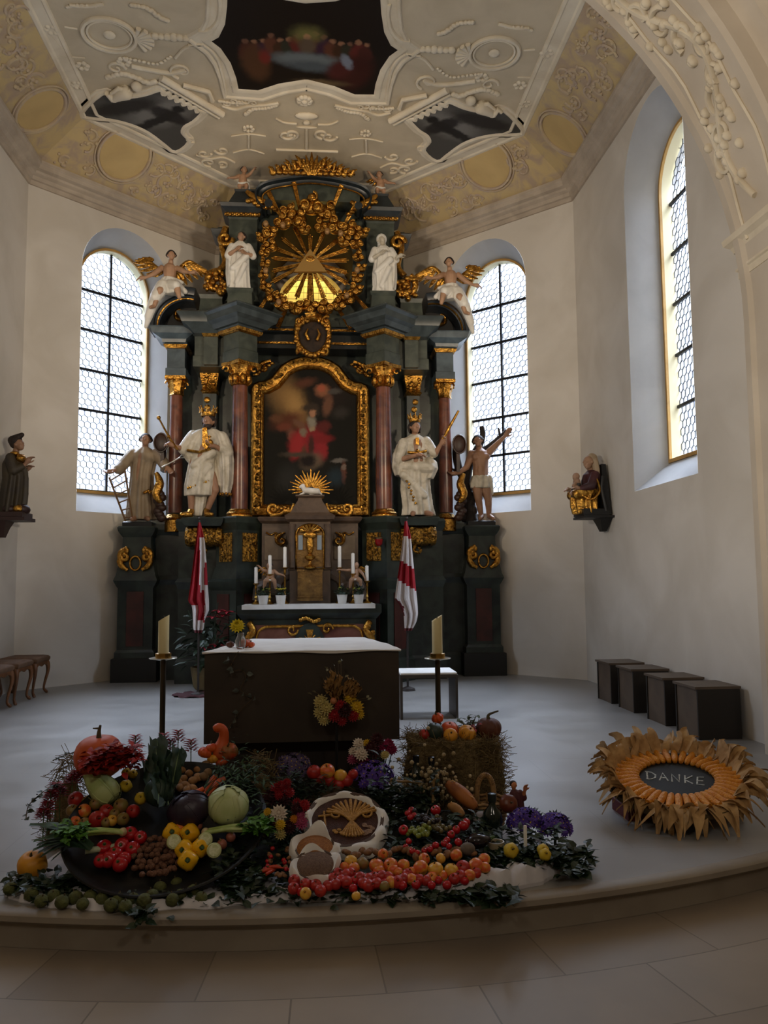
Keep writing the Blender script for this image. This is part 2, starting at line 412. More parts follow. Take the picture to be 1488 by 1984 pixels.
for k in range(-4, 5):
    z = k*.11; hw = WRX*sqrt(max(0, 1-(z/WRZ)**2))
    if hw > .05: g.box((0, .19, z), (2*hw, .008, .005))
    x = k*.13; hz = WRZ*sqrt(max(0, 1-(x/WRX)**2))
    if hz > .05: g.box((x, .19, 0), (.005, .008, 2*hz))
g.build('lead_came', lead, w, smooth=0)

# chancel arch with its pilasters, reaching down to the floor; nave shell behind the camera
ACX, ACZ, AR = AX, 3.55, 3.73
prof = [(1.9,6.3),(0.0,6.3),(-.035,6.27),(-.035,6.19),(0.0,6.16),(0.0,5.56),(-.03,5.53),(-.035,5.43),(-.0,5.40),(.13,5.40),(.15,5.36),(.15,5.22),(.22,5.18),(.28,5.14),(.28,4.6),(5.2,4.6)]
rows = []
NA = 56
for i in range(-6, NA+7):
    r = []
    for dr, y in prof:
        R = AR+dr
        if i < 0: r.append((ACX+R, y, ACZ+(ACZ+.18)*i/6))
        elif i > NA: r.append((ACX-R, y, ACZ-(ACZ+.18)*(i-NA)/6))
        else: a = pi*i/NA; r.append((ACX+R*cos(a), y, ACZ+R*sin(a)))
    rows.append(r)
b = MB(); b.grid(rows); struct(b.build('wall_chancel_arch', mat('arch_plaster', '#cfc3b1', .85, col2='#c2b5a2', scale=1.5), smooth=30))
def soffit(a, y, off=0.0): return Vector((ACX+(AR-off)*cos(a), y, ACZ+(AR-off)*sin(a)))
b = MB(); vine = []
for i in range(150):
    t = radians(14)+radians(152)*i/149; vine.append(soffit(t, 5.86+.17*sin(i*.26), .014))
b.tube(vine, .028, 6)
for i in range(6, 150, 3):
    t = radians(14)+radians(152)*i/149; sgn = 1 if cos(i*.26) > 0 else -1; y0 = 5.86+.17*sin(i*.26)
    pts = []; r0 = .13+.08*((i*7) % 5)/5
    for k in range(14):
        q = k/13; rr = r0*(1-.85*q); a = (-1 if (i//3) % 2 else 1)*(q*5.2)+i
        pts.append(soffit(t+rr*cos(a)/AR*.9, y0+sgn*.03+rr*sin(a)*.9, .012))
    b.tube(pts, [.032*(1-.5*k/13) for k in range(14)], 6)
    for k in range(6):
        a = i*1.7+k*2.1; c = soffit(t+.055*cos(a*1.3), y0+.16*sin(a), .012); b.ell(c, (.05, .03, .045), 7, 5)
for yy in (5.62, 6.10):
    b.tube([soffit(radians(10)+radians(160)*i/60, yy+.02*sin(i*1.3), .008) for i in range(61)], .016, 5)
o = b.build('trim_arch_vine', stucco, smooth=60); struct(o)
b = MB()
ip = [(0.0,-.36),(.03,-.36),(.03,-.30),(.045,-.29),(.045,-.27),(.02,-.26),(.02,-.14),(.05,-.13),(.07,-.08),(.11,-.05),(.12,0),(0,.0)]
for sx in (1, -1):
    X = lambda q: ACX+sx*(AR+q)
    path = [(X(.17),6.3,4.30),(X(0),6.3,4.30),(X(0),5.4,4.30),(X(.14),5.4,4.30),(X(.14),5.2,4.30),(X(.28),5.2,4.3),(X(.28),4.6,4.30),(X(2),4.6,4.30)]
    if sx < 0: path = path[::-1]
    b.sweep(ip, path)
struct(b.build('trim_impost', stucco, smooth=30))
b = MB()
b.add([(-7,4.6,-.2),(-7,-12,-.2),(7,-12,-.2),(7,4.6,-.2),(-7,4.6,9.6),(-7,-12,9.6),(7,-12,9.6),(7,4.6,9.6)], [(0,1,5,4),(1,2,6,5),(2,3,7,6)])
struct(b.build('wall_nave', mat('nave_plaster', '#b9ad9a', .9), smooth=0))
b = MB(); b.add([(-7,4.6,9.6),(-7,-12,9.6),(7,-12,9.6),(7,4.6,9.6)], [(0,1,2,3)]); struct(b.build('ceiling_nave', MATS['nave_plaster'], smooth=0))

# cornice, cove, flat ceiling
wallpath = [(XL,YA,ZW),(XL,YC,ZW),(BXL,YB,ZW),(BXR,YB,ZW),(XR,YC,ZW),(XR,YA,ZW)]
b = MB(); b.sweep([(-.01,-.06),(.03,-.06),(.035,0),(.06,.01),(.07,.06),(.11,.09),(.12,.12),(.17,.14),(.18,.19),(.2,.21),(.2,.25),(-.01,.26)], wallpath)
struct(b.build('trim_cornice', trim_m, smooth=30))
CI, CO, ZK = .84, .12, 7.27
def inset(c):
    k = c*math.tan(radians(22.5))
    return [(XL+c,YA),(XL+c,YC-k),(BXL+k,YB-c),(BXR-k,YB-c),(XR-c,YC-k),(XR-c,YA)]
lo, hi = inset(CO), inset(CI)
COVE = []                        # (a0, a1 bottom, b0, b1 top) of each cove face
b = MB()
for i in range(5):
    a0, a1 = Vector((*lo[i], ZK)), Vector((*lo[i+1], ZK)); b0, b1 = Vector((*hi[i], ZC)), Vector((*hi[i+1], ZC)); COVE.append((a0, a1, b0, b1))
    b.add([a0, a1, b1, b0], [(0,1,2,3)])
struct(b.build('ceiling_cove', cove_m, smooth=0))
b = MB(); b.add([(*p, ZC) for p in hi], [tuple(range(6))]); struct(b.build('ceiling', mat('ceiling_stucco', '#cabb9f', .85, col2='#bcad92', scale=2.2), smooth=0))
b = MB(); b.sweep([(-.05,.035),(-.05,-.01),(-.02,-.03),(.02,-.03),(.04,-.012),(.16,-.012),(.18,-.028),(.21,-.02),(.22,.0)], [(*p, ZC) for p in hi])
struct(b.build('trim_ceiling_edge', stucco, smooth=30))
def cpt(i, u, t, off=0.0):       # point on cove face i
    a0, a1, b0, b1 = COVE[i]; p = (a0.lerp(a1, u)).lerp(b0.lerp(b1, u), t); nn = (a1-a0).cross(b0-a0).normalized()
    c = Vector((AX, 9, 5)); nn = nn if nn.dot(c-p) > 0 else -nn
    return p+nn*off
def cove_uv(i, p):
    a0, a1, b0, b1 = COVE[i]; t = (p.z-ZK)/(ZC-ZK); l, r = a0.lerp(b0, t), a1.lerp(b1, t); return (p-l).dot(r-l)/(r-l).length_squared, t
def cove_n(i): return (cpt(i,.5,.5,1)-cpt(i,.5,.5)).normalized()
MED = {0: (78,212,.34), 1: (241,301,.38), 3: (943,318,.38), 4: (1092,258,.34)}
b = MB(); md = MB(); medc = {}
for i, (px, py, r) in MED.items():
    a0, a1, b0, b1 = COVE[i]; nn = cove_n(i); c = atp(px, py, a0, nn); medc[i] = (c, r)
    eu = (a1-a0).normalized(); ev = nn.cross(eu)
    ring = [c+eu*r*cos(2*pi*k/32)+ev*r*sin(2*pi*k/32)*1.05+nn*.012 for k in range(32)]
    b.tube(ring, .026, 6, closed=True); b.tube([c+(p-c)*1.12 for p in ring], .014, 5, closed=True)
    md.add([p-nn*.004 for p in ring]+[c+nn*.02], [(k, (k+1) % 32, 32) for k in range(32)])
for i in range(5):
    nn = cove_n(i); a0, a1, b0, b1 = COVE[i]; eu = (a1-a0).normalized(); ev = nn.cross(eu); rg = random.Random(30+i)
    nmb = 46 if i in (0, 4) else 40
    for k in range(nmb):
        u = .08+.84*k/(nmb-1); t = rg.uniform(.2, .82); c = cpt(i, u, t, .006)
        if i in medc and (c-medc[i][0]).length < medc[i][1]*1.3: continue
        r0 = rg.uniform(.08, .19); f = rg.choice((-1, 1)); a0_ = rg.uniform(0, 6.28)
        pts = [c+eu*(r0*(1-.85*q/12)*cos(a0_+f*q*.42))+ev*(r0*(1-.85*q/12)*sin(a0_+f*q*.42)) for q in range(13)]
        b.tube(pts, [.022*(1-.5*q/12) for q in range(13)], 5)
        for q in range(5): b.ell(c+eu*rg.uniform(-.1, .1)+ev*rg.uniform(-.08, .08), rg.uniform(.015, .032), 6, 4)
struct(b.build('trim_cove_relief', mauve, smooth=60))
struct(md.build('trim_cove_medallion', mat('medallion', '#c9ad76', .85, col2='#bda26e', scale=2), smooth=60))

# ---- stucco and paintings of the flat ceiling (laid out in metres on the ceiling plane)
cz = lambda px, py, z=ZC: atz(px, py, z)
def mir(p): return Vector((2*AX-.02-p.x, p.y, p.z))
half_out = [cz(588,4), cz(530,-6), cz(470,-30), cz(441,-24), cz(440,10), cz(436,45), cz(424,70), cz(410,78), cz(428,92), cz(447,120), cz(458,150), cz(462,170)]
bot = [cz(500,173), cz(540,160), cz(590,152)]
left = half_out+bot
full = left+[mir(p) for p in left[::-1]]
outl = []
for p in full:
    if not outl or (p-outl[-1]).length > .03: outl.append(p)
def painting_mat(name, base, blobs, scale=1.0, wob=.06, rough=.6):
    """a dim oil painting: soft brushed patches (x, y, rx, ry, angle, colour, softness) in the canvas's own coordinates"""
    m = bpy.data.materials.new(name); m.use_nodes = True; N = m.node_tree.nodes; L = m.node_tree.links; bs = N['Principled BSDF']; bs.inputs['Roughness'].default_value = rough; bs.inputs['Specular IOR Level'].default_value = .15
    tc = N.new('ShaderNodeTexCoord'); nz = N.new('ShaderNodeTexNoise'); nz.inputs['Scale'].default_value = 9/scale; nz.inputs['Detail'].default_value = 5
    L.new(tc.outputs['Object'], nz.inputs['Vector'])
    sb = N.new('ShaderNodeVectorMath'); sb.operation = 'SUBTRACT'; L.new(nz.outputs['Color'], sb.inputs[0]); sb.inputs[1].default_value = (.5, .5, .5)
    scl = N.new('ShaderNodeVectorMath'); scl.operation = 'SCALE'; L.new(sb.outputs[0], scl.inputs[0]); scl.inputs['Scale'].default_value = wob*scale*2
    ad = N.new('ShaderNodeVectorMath'); ad.operation = 'ADD'; L.new(tc.outputs['Object'], ad.inputs[0]); L.new(scl.outputs[0], ad.inputs[1])
    cur = None
    for (x, y, rx, ry, an, c, so) in blobs:
        mp = N.new('ShaderNodeMapping'); mp.vector_type = 'TEXTURE'; L.new(ad.outputs[0], mp.inputs[0])
        mp.inputs['Location'].default_value = (x, y, 0); mp.inputs['Rotation'].default_value = (0, 0, an); mp.inputs['Scale'].default_value = (rx, ry, 1000)
        ln = N.new('ShaderNodeVectorMath'); ln.operation = 'LENGTH'; L.new(mp.outputs[0], ln.inputs[0])
        mr = N.new('ShaderNodeMapRange'); L.new(ln.outputs['Value'], mr.inputs[0]); mr.inputs[1].default_value = 1+so; mr.inputs[2].default_value = max(0, 1-so); mr.interpolation_type = 'SMOOTHSTEP'
        mx = N.new('ShaderNodeMix'); mx.data_type = 'RGBA'; L.new(mr.outputs[0], mx.inputs[0])
        if cur is None: mx.inputs[6].default_value = lin(base)
        else: L.new(cur, mx.inputs[6])
        mx.inputs[7].default_value = lin(c); cur = mx.outputs[2]
    L.new(cur, bs.inputs['Base Color']); return m
cc = Vector((AX-.01, 9.2, ZC-.012))
sup = []
rg = random.Random(5)
tones = ['#48231b','#543020','#3a2230','#5a3524','#402818','#302f22','#5c261f']
for k in range(15):                                        # a company seated round a pale table
    x = -.72+1.44*k/14; yy = -.28+.13*abs(x)*1.6+rg.uniform(-.05,.05)
    sup += [(x, yy+.12, .085, .15, rg.uniform(-.3,.3), tones[k % 7], .35), (x+.01, yy-.05, .035, .04, 0, '#8a6248' if k % 3 else '#6b4a38', .5)]
sup += [(.02,-.34,.16,.13,0,'#6a6436',.8), (.02,-.3,.045,.05,0,'#9a7450',.4), (.02,-.13,.1,.14,0,'#5a4a3a',.4)]
sup += [(.0,.12,.42,.13,.05,'#676c6c',.45), (.08,.24,.3,.1,.1,'#4d5356',.6), (-.62,.22,.17,.33,-.1,'#50341f',.4), (-.5,.1,.07,.12,0,'#6e2a20',.5), (.62,.32,.2,.36,.25,'#3a1a14',.4), (.42,.28,.14,.2,.5,'#4a211d',.5), (.5,.12,.06,.14,-.3,'#787c86',.4), (.2,.55,.3,.06,.05,'#5e4c34',.6)]
t = thing('ceiling_painting', 'large lobed dark ceiling painting of a company at a pale table, central white frame', 'painting', cc)
b = MB(); b.prism([(p.x-cc.x, p.y-cc.y) for p in outl], -.002, .008, 'z'); b.build('canvas', painting_mat('supper_painting', '#1d150e', sup, .7, .05), t, smooth=0)
b = MB(); b.sweep([(.0,.012),(.0,-.015),(-.025,-.03),(-.07,-.03),(-.09,-.012),(-.17,-.012),(-.19,-.03),(-.215,-.03),(-.235,.012)], [p-cc+Vector((0,0,0)) for p in outl], closed=True, nrm=(0,0,1))
fr = b.build('frame', stucco, t, smooth=40)
lp = [(163,218),(200,183),(225,187),(255,189),(285,184),(310,176)]
sc = []
for k in range(6):
    x0, y0 = 310+(388-310)*k/6, 176+(216-176)*k/6; x1, y1 = 310+(388-310)*(k+1)/6, 176+(216-176)*(k+1)/6
    sc += [((x0+x1)/2-3, (y0+y1)/2+5), (x1, y1)]
lp += sc+[(372,232),(355,242),(350,256),(362,273),(340,290),(322,278),(290,254),(255,238),(215,228),(180,225)]
sk = [(0,0,.5,.25,-.6,'#77736c',.5),(.1,.05,.14,.3,-.9,'#2c2722',.3),(-.45,-.1,.5,.14,-.35,'#2a241b',.4),(.25,-.1,.08,.07,0,'#1c1815',.4),(-.1,.2,.6,.08,-.65,'#241f18',.4)]
for side in (0, 1):
    P = catmull([cz(*q) for q in lp], 3, True)
    if side: P = [mir(p) for p in P]
    c = sum(P, Vector())/len(P); c.z = ZC-.012
    t = thing('ceiling_painting', ('kite-shaped dark painting in the ceiling above the window with the ladder statue' if not side else 'kite-shaped dark painting in the ceiling above the window with the tree-bound statue'), 'painting', c)
    b = MB(); b.prism([(p.x-c.x, p.y-c.y) for p in P], -.002, .008, 'z')
    bl = [((-1 if side else 1)*x, y, rx, ry, (-1 if side else 1)*a, cl, so) for x, y, rx, ry, a, cl, so in sk]
    b.build('canvas', painting_mat('corner_painting', '#4d4a44', bl, .8), t, smooth=0)
    b = MB(); pr = [(0,.012),(0,-.015),(.03,-.035),(.06,-.03),(.075,-.012),(.11,-.012),(.12,.012)]
    cl2 = [p-c for p in P]; 
    area = sum(cl2[i-1].x*cl2[i].y-cl2[i].x*cl2[i-1].y for i in range(len(cl2)))
    b.sweep([((o if area > 0 else -o), u) for o, u in pr], cl2, closed=True); b.build('frame', stucco, t, smooth=40)
# stucco relief: swags, scrolls, shells, rosettes and urns
b = MB()
def both(fn):
    fn(lambda px, py, z=.0: cz(px, py, ZC-z)); fn(lambda px, py, z=.0: mir(cz(px, py, ZC-z)))
def rel(C):
    def curve(pts, r=.018, n=5): b.tube(catmull([C(*p, .012) for p in pts], 5), r, 6)
    def beads(pts, r=.026):
        for i, p in enumerate(catmull([C(*p, .012) for p in pts], 4)): b.ell(p, (r*(1+.4*(i % 2)), r, r*.7), 7, 5)
    def curl(px, py, r, a0, f, turns=1.2, w=.02):
        c = C(px, py, .012); s = spiral(c, r, a0, turns, 18, f, 'xy'); b.tube(s, [w*(1-.4*i/17) for i in range(18)], 6)
    c = C(212, 68, .01)                                        # oval with boss
    for rr, w in ((.30,.03),(.25,.016)): b.tube([c+Vector((rr*cos(2*pi*k/32), rr*.95*sin(2*pi*k/32), 0)) for k in range(32)], w, 6, closed=True)
    b.ell(c, (.07,.07,.03), 12, 6)
    for k in range(7): a = -1.2+2.4*k/6; b.tube([C(262,76,.02), C(262,76,.02)+Vector((.02*cos(a)+.2*cos(a)*(1 if C(300,0).x > C(200,0).x else -1), .2*sin(a), 0))], [.012,.032], 6)
    for k, (x, r) in enumerate(((300,.05),(312,.035),(324,.05),(336,.065),(348,.05),(360,.035))): b.ell(C(x, 70+k*.8, .015), (.05,r,.035), 8, 6)
    curve([(385,60),(405,58),(422,40),(427,10),(424,-10)], .03); curve([(405,84),(425,100),(442,130),(448,165)], .014)
    curve([(365,88),(395,88),(420,112),(432,150),(438,180)], .02); curve([(340,112),(360,92),(395,86)], .02)
    beads([(208,150),(235,143),(262,150),(285,160),(300,158)], .04); beads([(240,112),(270,118),(305,124),(330,110)], .022)
    curve([(255,128),(290,135),(330,141),(360,135)], .03); curl(352,138,.16,2,1); curl(225,132,.12,0,-1)
    b.tube([C(312,150,.02), C(432,222,.02)], .045, 8); b.tube([C(306,158,.01), C(425,228,.01)], .025, 6)
    b.tube([C(355,165,.03), C(405,178,.03), C(412,196,.03)], .03, 6)
    beads([(255,10),(285,16),(310,34),(325,40)], .03); curve([(135,10),(165,12),(200,8)], .02); beads([(130,14),(150,10),(185,12)], .022)
    for x, y in ((100,58),(160,128),(150,165),(240,120)):
        cc_ = C(x, y, .01)
        for k in range(6): b.ell(cc_+Vector((.06*cos(k*1.05), .06*sin(k*1.05), 0)), (.035,.035,.02), 6, 4)
    for q in ((95,60,118,92),(125,52,150,56),(100,108,165,112)): b.tube([C(q[0],q[1],.004), C(q[2],q[3],.004)], .012, 5)
    curve([(430,205),(455,212),(480,206),(510,204),(540,200)], .02); beads([(476,222),(490,212),(515,210),(535,204)], .032)
    for k in range(5): curl(438+k*13, 200-(k % 2)*4, .06, k, (-1)**k, 1, .014)
    beads([(425,196),(445,199),(470,200)], .026)
    c = C(482,250,.012)
    for k in range(7): b.ell(c+Vector((.06*cos(k*.9), .06*sin(k*.9), 0)), (.03,.03,.02), 6, 4)
    curve([(448,264),(482,260),(515,264)], .012); curve([(482,262),(482,288)], .016); curve([(452,296),(482,290),(512,298)], .012)
    curl(395,298,.11,0,1); curl(430,292,.11,3,-1); curl(405,315,.13,1.5,1); curl(430,318,.1,2,-1); curve([(380,300),(405,308),(432,305),(455,315)], .016)
    curl(370,270,.08,1,1); curl(555,262,.12,0,1); curve([(535,230),(552,238),(575,240)], .014)
both(rel)
c = cz(590,195,ZC-.02)
for k in range(9): b.ell(c+Vector((.07*cos(k*.7), .07*sin(k*.7), 0)), (.045,.045,.03), 7, 5)
b.ell(c, (.05,.05,.05), 8, 6); b.ell(cz(594,225,ZC-.015), (.16,.07,.04), 14, 6); b.ell(cz(594,238,ZC-.015), (.05,.04,.03), 8, 6); b.ell(cz(594,247,ZC-.012), (.15,.025,.02), 10, 5)
b.tube([cz(594,250,ZC-.01), cz(594,288,ZC-.01)], .02, 6); b.tube([cz(535,290,ZC-.01), cz(655,294,ZC-.01)], .02, 6)
for k in (-1, 1):
    b.tube(spiral(cz(594+k*30,260,ZC-.01), .12, 1.57, 1.1, 16, k, 'xy'), .02, 6)
# reclining stucco cherub above the tree-bound statue's painting, and its mate
for C in (lambda p: p, mir):
    q = [cz(912,195,ZC-.05), cz(925,205,ZC-.06), cz(940,212,ZC-.06), cz(955,222,ZC-.05), cz(966,212,ZC-.05)]
    q = [C(p) for p in q]
    b.ell(q[0], (.07,.08,.06), 10, 8); b.tube(catmull(q[1:4], 4), [.06,.085,.09,.085,.08,.07,.06,.05,.05], 8); b.tube([q[3], q[4], q[4]+Vector((.05,.06,0))], [.05,.035,.03], 8)
    b.tube([q[1], q[1]+(q[3]-q[1])*.5+Vector((0,-.15,0)), q[3]+Vector((0,-.12,0))], [.03,.028,.022], 8)
struct(b.build('trim_ceiling_relief', stucco, smooth=60))

# ---------------------------------------------------------------- the high altar
green_m = mat('green_marble', '#2f3830', .35, col2='#181d1a', scale=5, lo=.35, hi=.7)
greenl_m = mat('grey_green_marble', '#4c5248', .4, col2='#343b35', scale=6)
red_m = mat('red_marble', '#7a4630', .28, col2='#4a2a22', scale=6, lo=.35, hi=.68)
dred_m = mat('dark_red_marble', '#4a201b', .35, col2='#331713', scale=5)
black_m = mat('black_base', '#0d0d0c', .5)
gold = mat('gilding', '#cf9c45', .27, .95, col2='#8f6124', scale=16, bump=.6, bscale=34)
goldr = mat('gilded_relief', '#c8963f', .34, .92, col2='#4f3516', scale=30, bump=1.0, bscale=60, lo=.4, hi=.6)
brass = mat('brass', '#b08a45', .25, 1.0)
brown_m = mat('brown_stone', '#5a4838', .5, col2='#46372b', scale=7)
white_cloth = mat('white_linen', '#e9e7e2', .85, col2='#dedbd5', scale=4)
ORG = {}
def W(mb, name, mats, parent, smooth=35):
    """part of a thing from shapes collected in world coordinates"""
    o = parent; v = Vector()
    while o: v = v+o.location; o = o.parent
    mb.v = [(x-v.x, y-v.y, z-v.z) for x, y, z in mb.v]
    return mb.build(name, mats, parent, smooth)
AA = -0.07
def mx(p): return Vector((2*AA-p[0], p[1], p[2]))
HA = thing('high_altar', 'tall dark green marble and gilt baroque high altar with gold glory', 'altar', (AA, 12.0, 0))
SIDES = (1, -1)                  # 1: left of the axis, -1: its mirror
def sx(x, s): return AA-s*x      # distance from the axis -> world x
def square45(s): return [(s, 0), (0, s), (-s, 0), (0, -s)]

# backing
b = MB(); b.box((AA, 12.55, 2.6), (4.30, .3, 5.2)); b.box((AA, 12.35, 2.65), (2.5, .2, 5.3))
W(b, 'back_panel', green_m, HA, 0)
b = MB(); n = 40; GX, GY, GZ = AA-.03, 12.0, 6.38; RX, RZ = .66, .80
el = [(GX+RX*cos(2*pi*i/n), GZ+RZ*sin(2*pi*i/n)) for i in range(n)]
def rp(x, z):
    dx, dz = x-GX, z-GZ; k = min(.95/max(1e-6, abs(dx)), (1.06 if dz > 0 else 1.1)/max(1e-6, abs(dz))); return (GX+dx*k, 11.98, GZ+dz*k)
b.grid([[(x, 11.98, z) for x, z in el], [rp(x, z) for x, z in el]], closed=True)
b.grid([[(x, y+.25, z) for x, y, z in [rp(x, z) for x, z in el]], [rp(x, z) for x, z in el]], closed=True)
for sx_ in (-1, 1):
    for sz_ in (1.06, -1.1): b.box((GX+sx_*.85, 12.0, GZ+sz_*.93), (.2, .03, .2))
W(b, 'upper_panel', greenl_m, HA, 30)
b = MB(); b.grid([[(x, 11.99, z) for x, z in el], [(GX+(x-GX)*1.02, 13.36, GZ-.1+(z-GZ)*.95) for x, z in el]], closed=True)
W(b, 'opening_lining', mat('brown_lining', '#3a2516', .7, col2='#2a1a10', scale=4), HA, 60)

for s in SIDES:
    # outer pedestal
    x = sx(2.55, s); y = 12.05
    b = MB(); b.stack((x, y, 0), [(0,.64,.5),(.33,.64,.5),(.34,.6,.48)], mi=0); W(b, 'plinth', black_m, HA, 20)
    b = MB(); b.stack((x, y, 0), [(.33,.56,.44),(.42,.56,.44),(.46,.5,.4),(1.34,.5,.4),(1.38,.55,.43),(1.45,.62,.47),(1.48,.6,.46),(1.52,.56,.43),(1.62,.52,.42),(1.8,.44,.38),(2.0,.40,.34),(2.08,.40,.34),(2.12,.46,.38),(2.17,.52,.42),(2.22,.54,.44),(2.24,.5,.42)], mi=0)
    op = W(b, 'outer_pedestal', green_m, HA, 25)
    b = MB(); b.box((x, y-.205, .9), (.24, .02, .78)); W(b, 'inlay_panel', dred_m, op, 20)
    b = MB(); b.stack((x, y, 2.24), [(0,.42,.36),(.06,.42,.36),(.07,.38,.32)]); W(b, 'statue_slab', black_m, op, 20)
    b = MB()
    for k in (-1, 1):
        c = (x+k*.15, y-.23, 1.8)
        b.tube(spiral(c, .09, 1.57, 1.1, 16, -k), [.045*(1-.5*i/15) for i in range(16)], 7)
        b.tube(catmull([(x+k*.12, y-.22, 1.93), (x+k*.22, y-.24, 1.82), (x+k*.2, y-.25, 1.68), (x+k*.1, y-.25, 1.6)], 5), [.03]*8+[.045]*5+[.03]*3, 7)
        for i in range(3): b.ell((x+k*(.12+.04*i), y-.24, 1.88-.05*i), (.035,.03,.05), 7, 5)
    b.tube([(x+.075*cos(2*pi*i/20), y-.235, 1.7+.1*sin(2*pi*i/20)) for i in range(20)], .018, 6, closed=True)
    W(b, 'gilt_scrollwork', gold, op, 60)
    # body between the pedestals
    b = MB(); b.stack((sx(2.05, s), 12.3, 0), [(0,.6,.5),(.3,.6,.5),(.34,.54,.44),(1.38,.54,.44),(1.46,.6,.5),(1.52,.54,.44),(2.12,.52,.42),(2.2,.6,.5),(2.28,.6,.5)])
    W(b, 'recessed_pedestal', green_m, HA, 20)
    # column pedestal set cornerwise, with the straight body behind it
    cx, cy = sx(1.04, s), 11.5
    b = MB(); b.stack((cx, cy, 0), [(0,.6,.6),(.3,.6,.6),(.34,.54,.54),(1.30,.54,.54),(1.36,.6,.6),(1.42,.62,.62),(1.46,.54,.54),(1.56,.5,.5),(1.64,.46,.46),(2.14,.46,.46),(2.18,.5,.5),(2.24,.58,.58),(2.30,.6,.6),(2.33,.54,.54)], pi/4)
    b.stack((sx(1.38, s), 11.95, 0), [(0,1.1,.8),(.3,1.1,.8),(.34,1.04,.74),(1.32,1.04,.74),(1.42,1.12,.82),(1.48,1.04,.74),(2.14,1.04,.74),(2.2,1.1,.8),(2.28,1.12,.84),(2.32,1.08,.8)])
    pd = W(b, 'column_pedestal', green_m, HA, 20)
    b = MB()
    for k in (-1, 1):
        R_ = Matrix.Translation((cx, cy, 1.9)) @ Matrix.Rotation(k*pi/4, 4, 'Z')
        b.box((0, -.236, 0), (.26, .02, .40), M=R_)
        for i in range(22): b.ell((rnd.uniform(-.1,.1), -.245, rnd.uniform(-.17,.17)), (rnd.uniform(.015,.04), .014, rnd.uniform(.015,.04)), 7, 5, M=R_)
    W(b, 'gilt_relief_panel', goldr, pd, 60)
    b = MB()
    for k in (-1, 1):
        R_ = Matrix.Translation((cx, cy, .85)) @ Matrix.Rotation(k*pi/4, 4, 'Z'); b.box((0, -.275, 0), (.26, .015, .8), M=R_)
    W(b, 'inlay_panel', dred_m, pd, 20)
    kx, ky = sx(1.52, s), 11.42
    b = MB(); b.stack((kx, ky, 2.2), [(0,.5,.3),(.04,.54,.34),(.1,.58,.38),(.12,.56,.36)]); W(b, 'statue_slab', green_m, pd, 20)
    b = MB(); RM = Matrix.Translation((kx, ky+.02, 2.06)) @ Matrix.Rotation(pi/2, 4, 'Y')
    b.lathe([(.05,-.26),(.12,-.255),(.14,-.2),(.13,-.15),(.15,0),(.13,.15),(.14,.2),(.12,.255),(.05,.26)], 18, M=RM, lob=9, amp=.06)
    for i in range(16): b.ell((kx+rnd.uniform(-.22,.22), ky-.12+rnd.uniform(-.01,.02), 2.06+rnd.uniform(-.1,.1)), (.035,.03,.03), 7, 5)
    b.tube(spiral((kx-s*.0, ky-.02, 1.86), .08, 1.57, 1.0, 14, 1), .025, 6)
    W(b, 'gilt_console', goldr, pd, 60)
    # main column
    z0, z1 = 2.33, 4.24
    b = MB(); b.lathe([(.118, z0+.12),(.122, z0+.5),(.118, 3.2),(.105, z1)], 24, (cx, cy, 0)); col = W(b, 'column', red_m, HA, 60)
    b = MB(); b.lathe([(.19,0),(.19,.03),(.17,.035),(.19,.055),(.17,.08),(.145,.085),(.15,.1),(.13,.12)], 20, (cx, cy, z0)); W(b, 'column_base', gold, col, 40)
    b = MB(); b.lathe([(.11,0),(.125,.01),(.11,.03),(.115,.12),(.14,.24),(.17,.29),(.15,.30)], 16, (cx, cy, z1), lob=8, amp=.08)
    b.prism([(cx+q*cos(a), cy+q*sin(a)) for a, q in [(pi/4*k, .27 if k % 2 == 0 else .17) for k in range(8)]], z1+.29, z1+.34, 'z')
    for k in range(8):
        a = pi/4*k; q = .2 if k % 2 == 0 else .15; zz = z1+(.25 if k % 2 == 0 else .16); r0 = .055 if k % 2 == 0 else .04
        pts = [(cx+cos(a)*(q+r0*cos(t)*(1-t/9)), cy+sin(a)*(q+r0*cos(t)*(1-t/9)), zz+r0*sin(t)*(1-t/9)) for t in [i*.5 for i in range(12)]]
        b.tube(pts, .018, 5)
        b.ell((cx+cos(a+.39)*.14, cy+sin(a+.39)*.14, z1+.1), (.04,.04,.07), 6, 5)
    W(b, 'capital', gold, col, 50)
    # pilaster behind the statue, outer column
    px_ = sx(1.56, s)
    b = MB(); b.box((px_, 12.22, 3.3), (.2, .16, 2.0)); b.box((px_, 12.2, 4.95), (.26, .22, .6)); pl = W(b, 'pilaster', mat('pilaster_marble', '#3d4744', .35, col2='#2b3230', scale=6), HA, 20)
    b = MB(); b.stack((px_, 12.19, 4.28), [(0,.2,.18),(.03,.26,.24),(.06,.21,.19),(.3,.28,.26),(.36,.34,.3)])
    for i in range(10): b.ell((px_+rnd.uniform(-.1,.1), 12.08, 4.38+rnd.uniform(0,.2)), .035, 6, 5)
    for i in range(9): b.ell((px_+rnd.uniform(-.03,.03)-.03*s, 12.13, 4.18-.12*i), (.05-.002*i,.025,.05), 7, 5)
    W(b, 'gilt_drop', gold, pl, 50)
    ox, oy = sx(2.03, s), 12.0
    b = MB(); b.lathe([(.105, 2.44),(.108, 2.8),(.1, 3.4),(.088, 4.24)], 20, (ox, oy, 0)); oc = W(b, 'outer_column', red_m, HA, 60)
    b = MB(); b.lathe([(.15,0),(.15,.03),(.13,.04),(.15,.06),(.12,.1),(.11,.12)], 18, (ox, oy, 2.3)); b.lathe([(.15,-.14),(.15,0)], 12, (ox, oy, 2.3)); W(b, 'column_base', gold, oc, 40)
